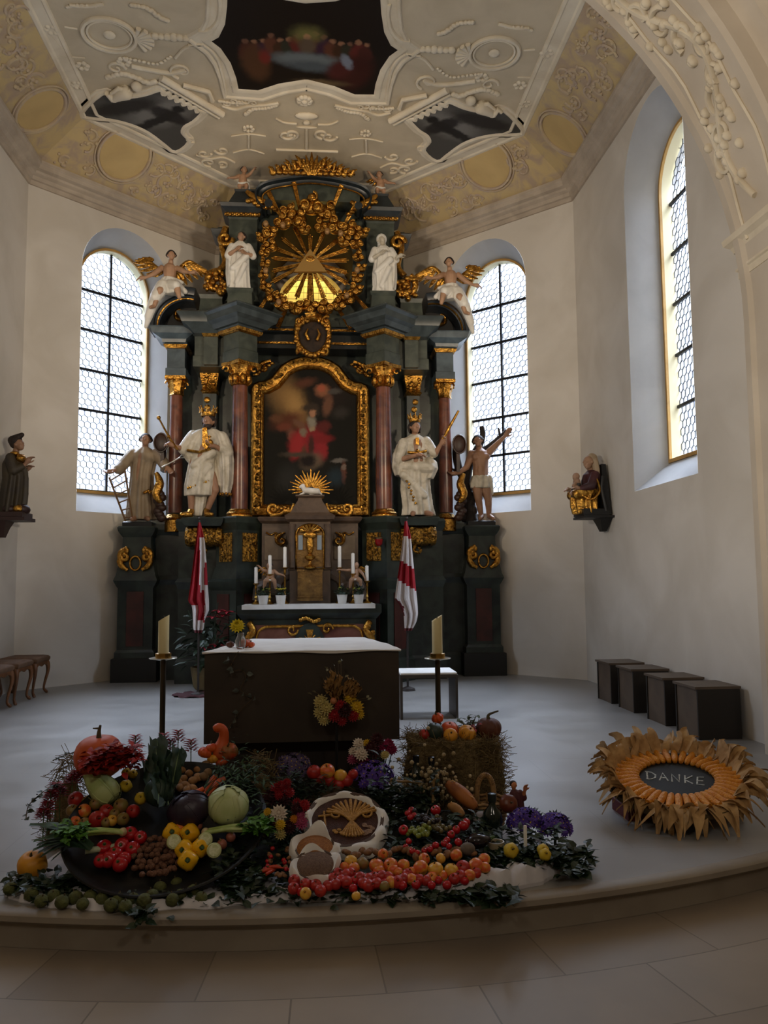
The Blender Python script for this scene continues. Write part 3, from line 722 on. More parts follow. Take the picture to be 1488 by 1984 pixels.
    b = MB(); b.lathe([(.09,0),(.105,.01),(.095,.03),(.1,.1),(.14,.22),(.13,.24)], 14, (ox, oy, 4.2), lob=7, amp=.08); b.box((ox, oy, 4.46), (.3,.3,.05))
    for k in range(6):
        a = pi/3*k+.4; b.tube([(ox+cos(a)*(.13+.04*cos(t)), oy+sin(a)*(.13+.04*cos(t)), 4.38+.045*sin(t)) for t in [i*.6 for i in range(9)]], .016, 5)
    W(b, 'capital', gold, oc, 50)
    # outer entablature and its broken arched pediment
    blu = mat('blue_grey_marble', '#55636b', .35, col2='#3b474e', scale=5)
    b = MB(); b.stack((ox, oy+.1, 4.48), [(0,.3,.44),(.12,.3,.44),(.13,.26,.4),(.46,.26,.4),(.5,.34,.48)]); b.stack((ox+(-s)*.02, oy+.08, 4.98), [(0,.34,.5),(.05,.36,.52),(.12,.6,.66),(.2,.66,.72),(.22,.66,.72)])
    oe = W(b, 'outer_entablature', blu, HA, 20)
    b = MB(); b.stack((ox, oy+.08, 4.9), [(0,.3,.46),(.05,.36,.5),(.06,.33,.48)]); W(b, 'gilt_moulding', gold, oe, 30)
    b = MB(); ac = (sx(1.86, s), 5.2); rows = []
    for i in range(15):
        a = pi*(1-.0)-i/14*radians(104)
        ca, sa = (cos(a) if s > 0 else -cos(a)), sin(a)
        rows.append([(ac[0]+r*ca, yy, ac[1]+r*sa*1.0) for r, yy in ((.40,12.35),(.40,11.78),(.46,11.74),(.47,11.70),(.53,11.68),(.56,11.66),(.58,11.68),(.58,12.35))])
    b.grid(rows, closed=True); fc = rows[0]; b.add(fc, [tuple(range(8))]); b.add(rows[-1], [tuple(range(8))])
    ap = W(b, 'broken_arch', mat('dark_blue_marble', '#27313a', .3, col2='#171c22', scale=5), HA, 30)
    b = MB(); b.prism([(ac[0]+.41*cos(a)*(1 if s > 0 else -1), ac[1]+.41*sin(a)) for a in [pi-i/14*radians(104) for i in range(15)]]+[(ac[0]-s*.0, ac[1]-.02), (sx(2.27, s), ac[1]-.02)], 12.1, 12.2)
    W(b, 'arch_field', black_m, ap, 0)
    b = MB(); b.tube([(ac[0]+.425*cos(a)*(1 if s > 0 else -1), 11.76, ac[1]+.425*sin(a)) for a in [pi-i/14*radians(104) for i in range(15)]], .014, 5); b.tube(spiral((ac[0]-s*.12, 11.95, 5.42), .1, 1.57, 1, 14, s), .03, 6); W(b, 'gilt_moulding', gold, ap, 60)
    b = MB(); q = Vector((sx(2.22, s), 11.86, 3.47)); b.ell(q, (.10,.04,.14), 16, 10); b.tube([q+Vector((.1*cos(2*pi*i/20), -.02, .14*sin(2*pi*i/20))) for i in range(20)], .012, 6, closed=True); b.box((sx(2.2, s), 11.95, 3.3), (.05, .2, .5))
    W(b, 'oval_shield', mat('brown_shield', '#3d2418', .45, col2='#28170f', scale=8), HA, 60)
    b = MB(); b.tube(catmull([(sx(2.28,s),11.84,3.02),(sx(2.22,s),11.82,2.86),(sx(2.27,s),11.8,2.7),(sx(2.2,s),11.82,2.58)],5), [.03+.035*sin(pi*i/15) for i in range(16)], 8); b.ell((sx(2.24,s),11.8,2.8), (.06,.05,.09), 9, 7)
    W(b, 'gilt_scroll', gold, HA, 60)
    b = MB()
    for i in range(9): b.ell((sx(2.2+.03*(i % 3), s), 11.88, 2.36+.05*i), (.07,.06,.06), 8, 6)
    W(b, 'carved_foliage', MATS['brown_shield'], HA, 60)
    # main entablature set cornerwise over the column
    b = MB(); b.stack((cx, cy, 4.58), [(0,.36,.36),(.16,.36,.36),(.17,.34,.34),(.46,.34,.34),(.48,.4,.4)], pi/4)
    b.stack((sx(1.30, s), 12.05, 4.58), [(0,.9,.7),(.16,.9,.7),(.17,.86,.66),(.46,.86,.66),(.48,.92,.72)])
    b.box((sx(1.48, s), 11.86, 4.84), (.2, .5, .5))
    en = W(b, 'entablature_block', greenl_m, HA, 20)
    b = MB(); b.stack((cx, cy, 5.04), [(0,.42,.42),(.03,.46,.46),(.04,.54,.54),(.1,.62,.62),(.14,.74,.74),(.22,.78,.78),(.25,.86,.86),(.27,.86,.86),(.29,.8,.8)], pi/4)
    b.stack((sx(1.42, s), 12.0, 5.04), [(0,.6,.9),(.04,.66,.96),(.1,.78,1.04),(.14,.92,1.1),(.22,.98,1.14),(.27,1.06,1.2),(.29,1.0,1.16)])
    co = W(b, 'cornice', mat('cornice_marble', '#424b4c', .35, col2='#2f3738', scale=6), en, 20)
    b = MB(); b.stack((cx, cy, 4.98), [(0,.38,.38),(.02,.44,.44),(.06,.47,.47),(.065,.4,.4)], pi/4); b.stack((sx(1.48, s), 11.84, 5.0), [(0,.22,.52),(.04,.26,.58),(.05,.22,.5)])
    W(b, 'gilt_moulding', gold, en, 30)
    b = MB(); b.stack((cx, cy+.02, 5.33), [(0,.42,.42),(.05,.36,.36),(.25,.34,.34),(.28,.38,.38),(.32,.38,.38)], 0); b.stack((sx(1.5, s), 11.98, 5.33), [(0,.36,.5),(.3,.32,.46),(.36,.36,.5)])
    W(b, 'statue_pedestal', greenl_m, HA, 20)
    # tower pilaster behind the white statue
    tx = sx(1.04, s)
    b = MB(); b.stack((tx, 12.0, 5.6), [(0,.5,.5),(.1,.42,.44),(1.28,.42,.44),(1.31,.46,.48)]); b.stack((sx(1.30, s), 12.1, 5.6), [(0,.22,.4),(1.18,.2,.36),(1.2,.26,.42)])
    tp = W(b, 'tower_pilaster', greenl_m, HA, 20)
    b = MB(); b.stack((tx, 11.98, 6.94), [(0,.48,.5),(.04,.52,.54),(.09,.64,.64),(.14,.68,.68),(.16,.62,.62)]); b.stack((tx-s*-.02, 12.0, 7.1), [(0,.5,.5),(.06,.46,.46),(.24,.28,.36),(.27,.32,.4)])
    b.stack((sx(1.36, s), 12.06, 6.62), [(0,.16,.36),(.06,.28,.44),(.12,.34,.5),(.14,.3,.46)])
    W(b, 'tower_cornice', mat('dark_cornice', '#2b3235', .35, col2='#1d2326', scale=6), tp, 20)
    b = MB(); b.tube([(tx-.26, 11.7, 6.92), (tx+.26, 11.7, 6.92)], .03, 6)
    for i in range(16): b.ell((tx-.25+.5*i/15, 11.68, 6.91+.012*(i % 2)), .026, 6, 5)
    c = (sx(.74, s), 11.68, 7.02); b.tube(catmull([(sx(.98, s), 11.66, 7.26), (sx(.86, s), 11.64, 7.16), (sx(.70, s), 11.64, 7.08), (sx(.58, s), 11.64, 7.14)], 6), [.03+.03*sin(pi*i/18) for i in range(19)], 7)
    for i in range(9): b.ell((sx(.95-.05*i, s), 11.62, 7.12-.02*i+rnd.uniform(-.03,.05)), (.05,.04,.035), 7, 5)
    W(b, 'gilt_cresting', gold, tp, 60)
    b = MB()
    vx = sx(1.42, s)
    b.tube(spiral((vx, 11.74, 5.88), .17, 1.2, 1.4, 24, s), [.06*(1-.5*i/23) for i in range(24)], 8)
    b.tube(catmull([(sx(1.3, s), 11.8, 6.75), (sx(1.36, s), 11.76, 6.5), (sx(1.3, s), 11.76, 6.2), (sx(1.4, s), 11.74, 6.04)], 6), .05, 7)
    b.tube(spiral((sx(1.3, s), 11.72, 6.55), .12, 0, 1.2, 18, -s), .04, 7)
    for i in range(16): b.ell((vx+rnd.uniform(-.16,.16), 11.7, 5.8+rnd.uniform(-.12,.22)), (rnd.uniform(.03,.07), .05, rnd.uniform(.03,.06)), 8, 6)
    W(b, 'gilt_volute', gold, tp, 60)
    b = MB(); g0 = (sx(.72, s), 11.85, 4.62)
    b.tube(spiral(g0, .09, 1, 1.1, 16, s), .028, 6); b.tube(catmull([(sx(.82,s),11.85,4.5),(sx(.76,s),11.84,4.66),(sx(.62,s),11.84,4.72)],6), .03, 6)
    for i in range(6): b.ell((sx(.6+.05*i, s), 11.83, 4.68-.035*i), (.04,.03,.025), 6, 5)
    W(b, 'gilt_spandrel', gold, HA, 60)

# frieze over the painting
b = MB(); b.stack((AA, 12.1, 4.92), [(0,1.7,.5),(.06,1.7,.5),(.08,1.7,.44),(.22,1.7,.44),(.25,1.7,.56),(.31,1.7,.62),(.33,1.7,.62)]); fz = W(b, 'frieze', mat('frieze_marble', '#23292a', .35, col2='#181c1d', scale=5), HA, 20)
b = MB(); b.box((AA, 11.84, 5.0), (1.66, .02, .03)); b.box((AA, 11.80, 5.19), (1.66, .02, .03)); W(b, 'gilt_moulding', gold, fz, 20)
b = MB(); b.box((AA, 12.0, 5.33), (1.7, .5, .2)); W(b, 'attic', greenl_m, HA, 0)
# top arch and crown
b = MB(); yq = 11.52
pp = [aty(*q, yq) for q in ((516,392),(506,386),(501,374),(503,363),(518,354),(545,348),(575,344),(603,342))]
pp = pp+[mx((p.x-.05, p.y, p.z)) for p in pp[::-1][1:]]
pa = [Vector((p.x, 0, p.z)) for p in catmull(pp, 4)]
prof = [(-.1,.0),(-.1,.3),(-.06,.34),(0,.36),(.04,.34),(.06,.40),(.1,.42),(.12,.36),(.12,.0)]
rows = []
for i, p in enumerate(pa):
    d = (pa[min(i+1, len(pa)-1)]-pa[max(i-1, 0)]).normalized(); nn = Vector((-d.z, 0, d.x))
    rows.append([(p.x+nn.x*o*.55, yq+.36-q*.75, p.z+nn.z*o*.55) for o, q in prof])
b.grid(rows, closed=True); b.add(rows[0], [tuple(range(9))]); b.add(rows[-1], [tuple(range(9))])
for e in (0, -1): b.tube([(pa[e].x+(.03 if e == 0 else -.03), yq+.3, pa[e].z+.01), (pa[e].x+(.03 if e == 0 else -.03), yq+.03, pa[e].z+.01)], .06, 12)
ta = W(b, 'top_arch', MATS['dark_cornice'], HA, 40)
b = MB(); b.box((AA-.03, 11.85, 7.28), (1.5, .4, .28)); W(b, 'top_block', greenl_m, HA, 0)
b = MB(); b.tube([(p.x*.93+AA*.07, yq+.06, p.z-.075) for p in pa[6:-6]], .014, 6); W(b, 'gilt_moulding', gold, ta, 60)
b = MB(); yc = 11.42; c0 = aty(604, 342, yc); rg = random.Random(2)
for k in range(-4, 5):                                              # palmette and scrolls of the crowning ornament
    a = k*.3; L = .33-.03*abs(k)*1.2
    b.tube([c0+Vector((.012*k, 0, .02)), c0+Vector((.55*L*sin(a)*1.2, -.03, .02+.5*L)), c0+Vector((L*sin(a), -.05, .02+L*cos(a)))], [.02,.04,.008], 7)
for sg in (-1, 1):
    for i in range(6):
        h = .20-.034*i; c = c0+Vector((sg*(.15+.085*i), -.02, .03+h*.62)); b.tube(spiral(c, .085-.008*i, 1.0+i, 1.3, 16, sg*(1 if i % 2 else -1)), [.03*(1-.55*q/15) for q in range(16)], 6)
        for k in range(3): e = c+Vector((sg*rg.uniform(-.03,.07), -.03, rg.uniform(-.2,.5)*h+.02)); b.tube([c+Vector((0,0,-.04)), c.lerp(e,.6)+Vector((0,-.03,.01)), e+Vector((sg*.03,0,.03))], [.016,.026,.006], 6)
        b.ell(c0+Vector((sg*(.12+.09*i), -.02, .035)), (.055,.04,.035), 7, 5)
W(b, 'gilt_crown', gold, HA, 60)

# glory: rays, ring of clouds, triangle with the eye
gy = 11.62; gc = aty(601, 506, gy); b = MB()
angs = [(90,.42),(66,.60),(40,.56),(114,.60),(140,.56),(20,.62),(160,.62),(4,.58),(176,.58),(-16,.60),(196,.60),(-30,.68),(210,.68),(-52,.66),(232,.66),(-70,.62),(250,.62),(-90,.64)]
for a, L in angs:
    a = radians(a); d = Vector((cos(a), 0, sin(a))); nn = Vector((-d.z, 0, d.x)); w = 1.5 if abs(a+pi/2) < .01 else 1.0
    for o in (-1, 0, 1): b.tube([gc+d*.1+nn*(.010*o*w)+Vector((0,.02,0)), gc+d*(L*(1-.06*abs(o)))+nn*(.026*o*w)+Vector((0,.02,0))], [.010*w,.0135*w], 5)
for x0, y0, x1, y1 in ((582,410,569,352),(640,415,662,358),(548,428,520,372),(664,440,692,392),(560,588,538,634),(648,588,680,636),(528,560,495,612),(680,566,716,604)):   # the rays' far ends beyond the clouds
    a_, c_ = aty(x0, y0, gy+.06), aty(x1, y1, gy-.02 if y1 < 500 else gy+.02); nn = (c_-a_).cross(Vector((0,1,0))).normalized()
    for o in (-1, 0, 1): b.tube([a_+nn*.012*o, c_+nn*.022*o], [.012,.016], 5)
gl = W(b, 'ray_burst', gold, HA, 60)
b = MB(); q = [aty(570,528,gy-.05), aty(633,528,gy-.05), aty(601,484,gy-.05)]
b.prism([(p.x, p.z) for p in q], gy-.09, gy-.03); W(b, 'triangle', mat('gilt_triangle', '#b08a4c', .45, .6), gl, 0)
b = MB(); e = gc+Vector((0,-.08,.0)); b.ell(e, (.05,.025,.032), 12, 8); b.tube([e+Vector((.06*cos(t), -.01, .04*sin(t))) for t in [2*pi*i/16 for i in range(16)]], .008, 5, closed=True); W(b, 'eye', gold, gl, 60)
b = MB(); rg = random.Random(11)
def puff(c, r):                  # one carved cloud: a bulge wound with scrolls
    b.ell(c, (r, r*.6, r*.8), 12, 8); t0 = rg.uniform(0, 6.28)
    for k in range(3):
        t = t0+k*2.1; q = c+Vector((cos(t)*r*.6, -.05-.2*r, sin(t)*r*.5)); b.ell(q, (r*.5, r*.4, r*.45), 10, 7)
        b.tube(spiral((q.x, q.y-r*.34, q.z), r*.46, t, 1.15, 14, 1 if k % 2 else -1), [r*.13*(1-.5*i/13) for i in range(14)], 6)
for px, py, r in ((604,400,.17),(575,425,.15),(548,432,.13),(560,412,.12),(632,412,.15),(650,440,.14),(676,446,.13),(700,452,.11),(622,440,.11),(590,445,.09),(522,450,.12),(508,462,.09),(690,472,.11),(668,470,.10),(525,478,.10),
    (512,490,.085),(513,512,.08),(510,534,.08),(514,556,.09),(526,576,.10),(694,498,.09),(700,520,.075),(692,540,.09),(690,562,.10),(674,580,.11),(548,592,.115),(574,598,.12),(602,596,.12),(630,598,.125),(655,592,.11),(540,575,.07),(664,572,.07)):
    puff(aty(px, py, gy-.08+rg.uniform(-.03,.03)), r)
W(b, 'cloud_ring', gold, HA, 70)
for px, py in ((548,436),(634,448),(660,452),(515,433),(692,523),(515,524),(672,572),(540,585)):
    b = MB(); c = aty(px, py, gy-.26); b.ell(c, (.04,.04,.048), 9, 7); b.ell(c+Vector((0,-.035,-.005)), (.012,.015,.012), 6, 4)
    W(b, 'cherub_head', mat('cherub_skin', '#a07a4c', .45, .3), gl, 70)
# cartouche
b = MB(); cy_ = 11.5; cc_ = aty(606, 655, cy_)
o_ = [(-.26,.30),(-.1,.36),(.1,.36),(.26,.30),(.30,.1),(.26,-.12),(.14,-.26),(0,-.32),(-.14,-.26),(-.26,-.12),(-.30,.1)]
b.prism([(cc_.x+x*.75, cc_.z+z*.75) for x, z in o_], cy_, cy_+.3); ca = W(b, 'cartouche', mat('cartouche_dark', '#3a2a1c', .4, .3, col2='#1d1613', scale=12), HA, 20)
b = MB(); b.tube(catmull([(cc_.x+x*.8, cy_-.02, cc_.z+z*.8) for x, z in o_], 4, True), .04, 7, closed=True)
for i in range(26): t = i*.242; b.ell((cc_.x+.25*cos(t), cy_-.04, cc_.z+.27*sin(t)), (rg.uniform(.025,.055), .04, rg.uniform(.025,.05)), 7, 5)
for k in (-1, 1):
    b.tube(spiral((cc_.x+k*.2, cy_-.05, cc_.z+.24), .08, 1, 1.2, 14, k), .025, 6); b.tube(spiral((cc_.x+k*.17, cy_-.05, cc_.z-.2), .07, 4, 1.2, 14, k), .025, 6)
    b.tube([(cc_.x+k*.06, cy_-.05, cc_.z-.05), (cc_.x+k*.1, cy_-.06, cc_.z+.04), (cc_.x+k*.07, cy_-.06, cc_.z+.12)], [.03,.025,.01], 6)
b.lathe([(.1,0),(.12,.03),(.1,.05),(.13,.1),(.02,.14)], 10, (cc_.x, cy_-.02, cc_.z+.24), lob=5, amp=.12)
W(b, 'gilt_scrollwork', gold, ca, 60)
# canopy of the sanctuary lamp on the pedestal
# altar block with its front
def up(q): q.v = [(x, y, z*1.058) for x, y, z in q.v]; return q
b = MB(); b.stack((AA-.03, 11.1, 0), [(0,1.9,.9),(.1,1.9,.9),(.12,1.76,.78),(.86,1.76,.78),(.88,1.8,.82),(.94,1.9,.9),(1.04,1.9,.9)]); ab = W(up(b), 'altar_block', green_m, HA, 15)
b = MB(); c = aty(603, 1232, 10.7); b.box((AA-.03, 10.70, .48), (1.44, .03, .64)); W(up(b), 'inlay_panel', mat('antependium_marble', '#5d2f27', .3, col2='#7a5040', scale=4), ab, 10)
b = MB(); yf = 10.68
b.tube(catmull([(AA-.03-.70,yf,.2),(AA-.03-.70,yf,.62),(AA-.03-.62,yf,.76),(AA-.03-.4,yf,.78),(AA-.03+.4,yf,.78),(AA-.03+.62,yf,.76),(AA-.03+.70,yf,.62),(AA-.03+.70,yf,.2)],5), .018, 6)
for k in (-1, 1):
    X = AA-.03+k*.8; b.tube(catmull([(X,yf,.84),(X-k*.06,yf-.02,.72),(X+k*.03,yf-.03,.6),(X-k*.04,yf-.02,.4),(X,yf,.2)],5), [.03,.05,.045,.05,.05,.045,.045,.05,.05,.045,.04,.04,.04,.04,.04,.04,.03,.03,.03,.03,.03], 7)
    for i in range(8): b.ell((X+rg.uniform(-.05,.05), yf-.03, .76-.07*i), (.035,.025,.04), 6, 5)
    for i in range(5): b.tube([(AA-.03+k*.26,yf,.52-.04*i),(AA-.03+k*(.34+.03*i),yf-.02,.60-.05*i),(AA-.03+k*(.42-.02*i),yf,.58-.07*i)], [.02,.02,.006], 6)
    b.tube(spiral((AA-.03+k*.23,yf-.01,.74), .08, 0, 1.1, 14, k), .02, 6)
for i in range(8): b.ell((AA-.03-.12+.034*i, yf-.02, .86+.02*sin(i*.9)), (.035,.03,.03), 7, 5)
W(up(b), 'gilt_scrollwork', gold, ab, 60)
b = MB(); b.prism([(AA-.03+.2*cos(t)*(1+.06*cos(4*t)), .56+.26*sin(t)) for t in [2*pi*i/24 for i in range(24)]], yf-.02, yf+.02); W(up(b), 'cartouche', green_m, ab, 30)
b = MB()
for a in range(4):
    t = a*pi/2; d = Vector((cos(t),0,sin(t))); nn = Vector((-d.z,0,d.x)); p = Vector((AA-.03, yf-.025, .6))
    b.prism([((p+d*r+nn*w).x, (p+d*r+nn*w).z) for r, w in ((.01,.02),(.14,.05),(.14,-.05),(.01,-.02))], yf-.035, yf-.015)
    d = Vector((cos(t+.785),0,sin(t+.785))); b.tube([p, p+d*.1], [.012,.006], 5)
W(up(b), 'gilt_cross', gold, ab, 20)

# altarpiece
b = MB(); yp = 12.1; FX = AA-.03
def fo(w, zs, za, zt, zb):       # outline: straight sides, shouldered arch
    R = [(w, zs), (w*.96, zs+.07), (w*.86, zs+.11), (w*.76, zs+.12), (w*.66, zs+.17), (w*.5, za-.02), (w*.34, zt-.06), (w*.17, zt-.01), (0, zt)]
    return [(-w, zb), (w, zb)]+R+[(-x, z) for x, z in R[::-1][1:]]
zt, zb = aty(600,693,yp).z, aty(600,1003,yp).z
out_ = [Vector((FX+x, yp, z)) for x, z in fo(.90, 4.34, 4.72, zt, zb)]
ow = thing('altarpiece_painting', 'tall arched dark altarpiece of a seated saint in a red robe, gilt frame', 'painting', (FX, yp, zb))
b.sweep([(-o, u) for o, u in [(0.0,.0),(0.0,.10),(.03,.13),(.05,.11),(.14,.09),(.16,.12),(.19,.10),(.2,.03)]], out_, closed=True, nrm=(0,-1,0))
fr = W(b, 'frame', gold, ow, 50)
b = MB(); P_ = [Vector((FX+x*.885, yp-.1, zb+.06+(z-zb)*.955)) for x, z in [(p.x-FX, p.z) for p in out_]]
L_ = 0
for i in range(len(P_)):
    a, c = P_[i], P_[(i+1) % len(P_)]; nseg = max(1, int((c-a).length/.055))
    if i == 0: nseg = 1
    for k in range(nseg):
        p = a.lerp(c, k/nseg); b.ell(p+Vector((rg.uniform(-.02,.02), rg.uniform(-.01,.01), rg.uniform(-.02,.02))), (rg.uniform(.025,.055), .022, rg.uniform(.02,.045)), 7, 5)
W(b, 'carved_foliage', goldr, fr, 60)
b = MB(); inn = [(FX+x, z) for x, z in fo(.73, 4.26, 4.6, zt-.17, zb+.1)]
pr_ = []
U = lambda px, py: ((px-608)/126, (852-py)/126)                  # photo spot on the canvas -> canvas metres (x, z)
def bl(px, py, rx, ry, an, c, so=.4): x, z = U(px, py); pr_.append((x, z, rx/126, ry/126, an, c, so))
bl(555,770,26,42,.5,'#8a6a40',.9); bl(575,790,16,30,.3,'#a8834e',.8); bl(560,815,30,14,.3,'#5a3220',.8); bl(552,828,14,8,.1,'#6e3a2a',.6); bl(537,812,12,8,0,'#63402a',.6)
bl(640,770,40,30,.2,'#241c18',.8); bl(625,757,14,12,0,'#8a5a40',.5); bl(622,752,7,8,0,'#a4583f',.4); bl(635,785,9,20,-.2,'#6d4a38',.5); bl(648,758,12,5,.1,'#4e4a46',.6); bl(590,742,20,8,.3,'#5a3626',.7); bl(660,800,14,10,.2,'#34302c',.8)
bl(570,848,10,16,.5,'#7a5040',.5); bl(600,850,30,26,.1,'#7a1f20',.5); bl(585,862,24,26,-.1,'#8a2527',.4); bl(612,868,18,26,.1,'#84232a',.4); bl(575,866,11,26,-.25,'#972a2c',.4); bl(624,866,9,24,.2,'#8c2629',.4); bl(622,852,22,8,.1,'#7c2022',.5)
bl(604,818,8,13,.1,'#8a8374',.5); bl(606,796,11,13,0,'#3d3228',.5); bl(606,801,6,8,0,'#a5775a',.4); bl(588,838,7,8,.2,'#7c6c5a',.5); bl(598,790,14,6,.2,'#3a3026',.6); bl(580,822,14,5,-.5,'#6e4c3a',.5); bl(628,826,12,10,.2,'#5a2420',.5); bl(603,865,6,20,0,'#44251f',.5); bl(588,880,6,16,-.2,'#5e3a2a',.5); bl(605,832,5,5,0,'#9a8468',.5)
bl(604,895,20,14,.4,'#6a5a48',.6); bl(596,893,16,14,-.2,'#1d1512',.5); bl(655,893,14,4,.1,'#6e6a66',.5); bl(665,915,5,18,.0,'#6a4030',.5); bl(665,905,5,5,0,'#7a6a60',.4); bl(650,925,14,16,0,'#22313a',.7); bl(560,930,20,26,0,'#2a2a28',.8); bl(575,882,26,5,0,'#4a4036',.7)
cm = painting_mat('saint_painting', '#15140f', [(x, z, rx, ry, a, c, so) for x, z, rx, ry, a, c, so in pr_], .45, .07)
b = MB(); zc = aty(608,852,yp).z; c0 = Vector((aty(608,852,yp).x, yp, zc))
bb = MB(); bb.prism([(x-c0.x, z-c0.z) for x, z in inn], -.004, .01, 'z')
cv = bb.build('canvas', cm, ow, 0); cv.location = Vector((c0.x, yp-.03, zc))-ow.location; cv.rotation_euler = (pi/2, 0, 0)

# ---------------------------------------------------------------- carved figures
ivory = mat('ivory_paint', '#c9c1b0', .55, col2='#a39a86', scale=7)
white_s = mat('white_statue', '#e0ddd5', .5, col2='#cbc7bd', scale=5)
tan_s = mat('tan_robe', '#9c8a70', .6, col2='#84735c', scale=4)
skin_s = mat('painted_skin', '#9a7459', .55, col2='#866249', scale=6)
skin_p = mat('pale_skin', '#b08a6c', .55, col2='#99755a', scale=6)
hair_s = mat('dark_hair', '#2a1b12', .7, col2='#1a110c', scale=12)
bark_s = mat('bark', '#2b2019', .8, col2='#1a1410', scale=9)

def cap(mb, p0, r0, p1, r1, n=10):
    """tapered limb with round ends"""
    p0, p1 = Vector(p0), Vector(p1); mb.tube([p0, p0.lerp(p1, .33), p0.lerp(p1, .66), p1], [r0, r0*.72+r1*.33, r0*.34+r1*.7, r1], n)
    mb.ell(p0, r0, n, 6); mb.ell(p1, r1, n, 6)
def head(mb, c, R, look=(0,-1,0), tilt=0.0):
    """face looking along `look`: skull, jaw, nose, brows, lips, ears, eyes"""
    c = Vector(c); f = Vector(look).normalized(); u = Vector((sin(tilt), 0, cos(tilt))); r = f.cross(u).normalized(); u = r.cross(f).normalized()
    M = Matrix((r, -f, u)).transposed().to_4x4(); M.translation = c
    mb.ell((0,.04*R,.16*R), (.76*R,.92*R,.86*R), 14, 10, M=M); mb.ell((0,-.28*R,-.4*R), (.56*R,.58*R,.62*R), 12, 8, M=M)
    mb.ell((0,-.6*R,-.74*R), (.26*R,.22*R,.2*R), 8, 6, M=M)
    mb.tube([M@Vector((0,-.84*R,.16*R)), M@Vector((0,-1.04*R,-.14*R)), M@Vector((0,-.86*R,-.24*R))], [.08*R,.14*R,.12*R], 6)
    for k in (-1, 1):
        mb.ell((k*.3*R,-.78*R,.22*R), (.24*R,.12*R,.07*R), 7, 5, M=M); mb.ell((k*.28*R,-.76*R,.06*R), (.13*R,.1*R,.075*R), 7, 5, M=M)
        mb.ell((k*.36*R,-.62*R,-.24*R), (.2*R,.18*R,.18*R), 7, 5, M=M); mb.ell((k*.78*R,.02*R,-.04*R), (.1*R,.2*R,.26*R), 7, 5, M=M)
    mb.ell((0,-.86*R,-.42*R), (.2*R,.08*R,.055*R), 7, 5, M=M); mb.ell((0,-.83*R,-.52*R), (.17*R,.08*R,.05*R), 7, 5, M=M)
    return M
def hand(mb, w, d, side, S, curl=.5, palm=(0,0,-1)):
    """palm, four bent fingers of unequal length and a thumb; d = pointing direction, palm = way the palm faces"""
    w = Vector(w); d = Vector(d).normalized(); pn = Vector(palm); pn = (pn-d*pn.dot(d)).normalized(); a = d.cross(pn)*side
    mb.ell(w+d*.045*S, .03*S, 8, 6); cap(mb, w, .024*S, w+d*.075*S, .034*S, 8)
    for i, (o, L) in enumerate(((-.028,.07),(-.009,.08),(.01,.075),(.028,.058))):
        p0 = w+d*.08*S+a*o*S; p1 = p0+(d+pn*curl*.5).normalized()*L*.55*S; p2 = p1+(d*(1-curl)+pn*curl*1.3).normalized()*L*.5*S
        cap(mb, p0, .0105*S, p1, .0095*S, 6); cap(mb, p1, .0095*S, p2, .008*S, 6)
    t0 = w+d*.03*S-a*.026*S; t1 = t0+(d*.7-a*.8+pn*.3).normalized()*.045*S; t2 = t1+(d+pn*curl*.7-a*.1).normalized()*.032*S
    cap(mb, t0, .014*S, t1, .011*S, 6); cap(mb, t1, .011*S, t2, .009*S, 6)
def robe(mb, rings, folds=9, amp=.1, ph=0.0, n=60):
    """draped cloth: rings = [(z, cx, cy, rx, ry)] with fluted folds that deepen downward"""
    rows = []; K = len(rings)
    for i, (z, cx, cy, rx, ry) in enumerate(rings):
        t = 1-i/(K-1) if K > 1 else 0; row = []
        for j in range(n):
            a = 2*pi*j/n; q = 1+1.7*amp*(.25+.75*t)*(.6*sin(folds*a+ph+2.2*t)+.4*sin((folds+4)*a-1.5*ph+1.3*t))
            row.append((cx+rx*q*cos(a), cy+ry*q*sin(a), z))
        rows.append(row)
    mb.grid(rows, closed=True); k = len(mb.v); mb.f.append(tuple(range(k-K*n, k-K*n+n))); mb.f.append(tuple(range(k-n, k))); mb.m += [0, 0]
def locks(mb, M, R, n=16, back=True, length=1.0, beard=False, rg=None):
    """hair in tufts over the skull (and beard on the jaw)"""
    rg = rg or random.Random(3)
    mb.ell((0,.12*R,.3*R), (.86*R,.94*R,.8*R), 12, 8, M=M)
    for i in range(n):
        a = pi*(.08+.84*i/(n-1))+0; x, y = cos(a), sin(a)
        mb.tube([M@Vector((x*.72*R, y*.8*R, .5*R)), M@Vector((x*.95*R, y*.95*R, .0)), M@Vector((x*.86*R, y*.9*R-.05*R, -.62*R*length))], [.22*R,.24*R,.1*R], 6)
    if beard:
        for i in range(9):
            a = -pi*(.14+.72*i/8); mb.tube([M@Vector((cos(a)*.58*R, sin(a)*.78*R, -.42*R)), M@Vector((cos(a)*.5*R, sin(a)*.8*R, -.85*R)), M@Vector((cos(a)*.2*R, sin(a)*.66*R, -1.25*R))], [.16*R,.17*R,.05*R], 6)
def crown(mb, c, r, h, n=8):
    mb.lathe([(r*.9,0),(r,.01),(r,h*.35),(r*.94,h*.35),(r*.9,0)], 18, c, caps=False)
    for i in range(n):
        a = 2*pi*i/n; p = Vector(c)+Vector((r*cos(a), r*sin(a), h*.35)); mb.tube([p, p+Vector((r*.15*cos(a), r*.15*sin(a), h*.45))], [r*.26, r*.06], 6); mb.ell(p+Vector((r*.16*cos(a), r*.16*sin(a), h*.5)), r*.13, 6, 5)
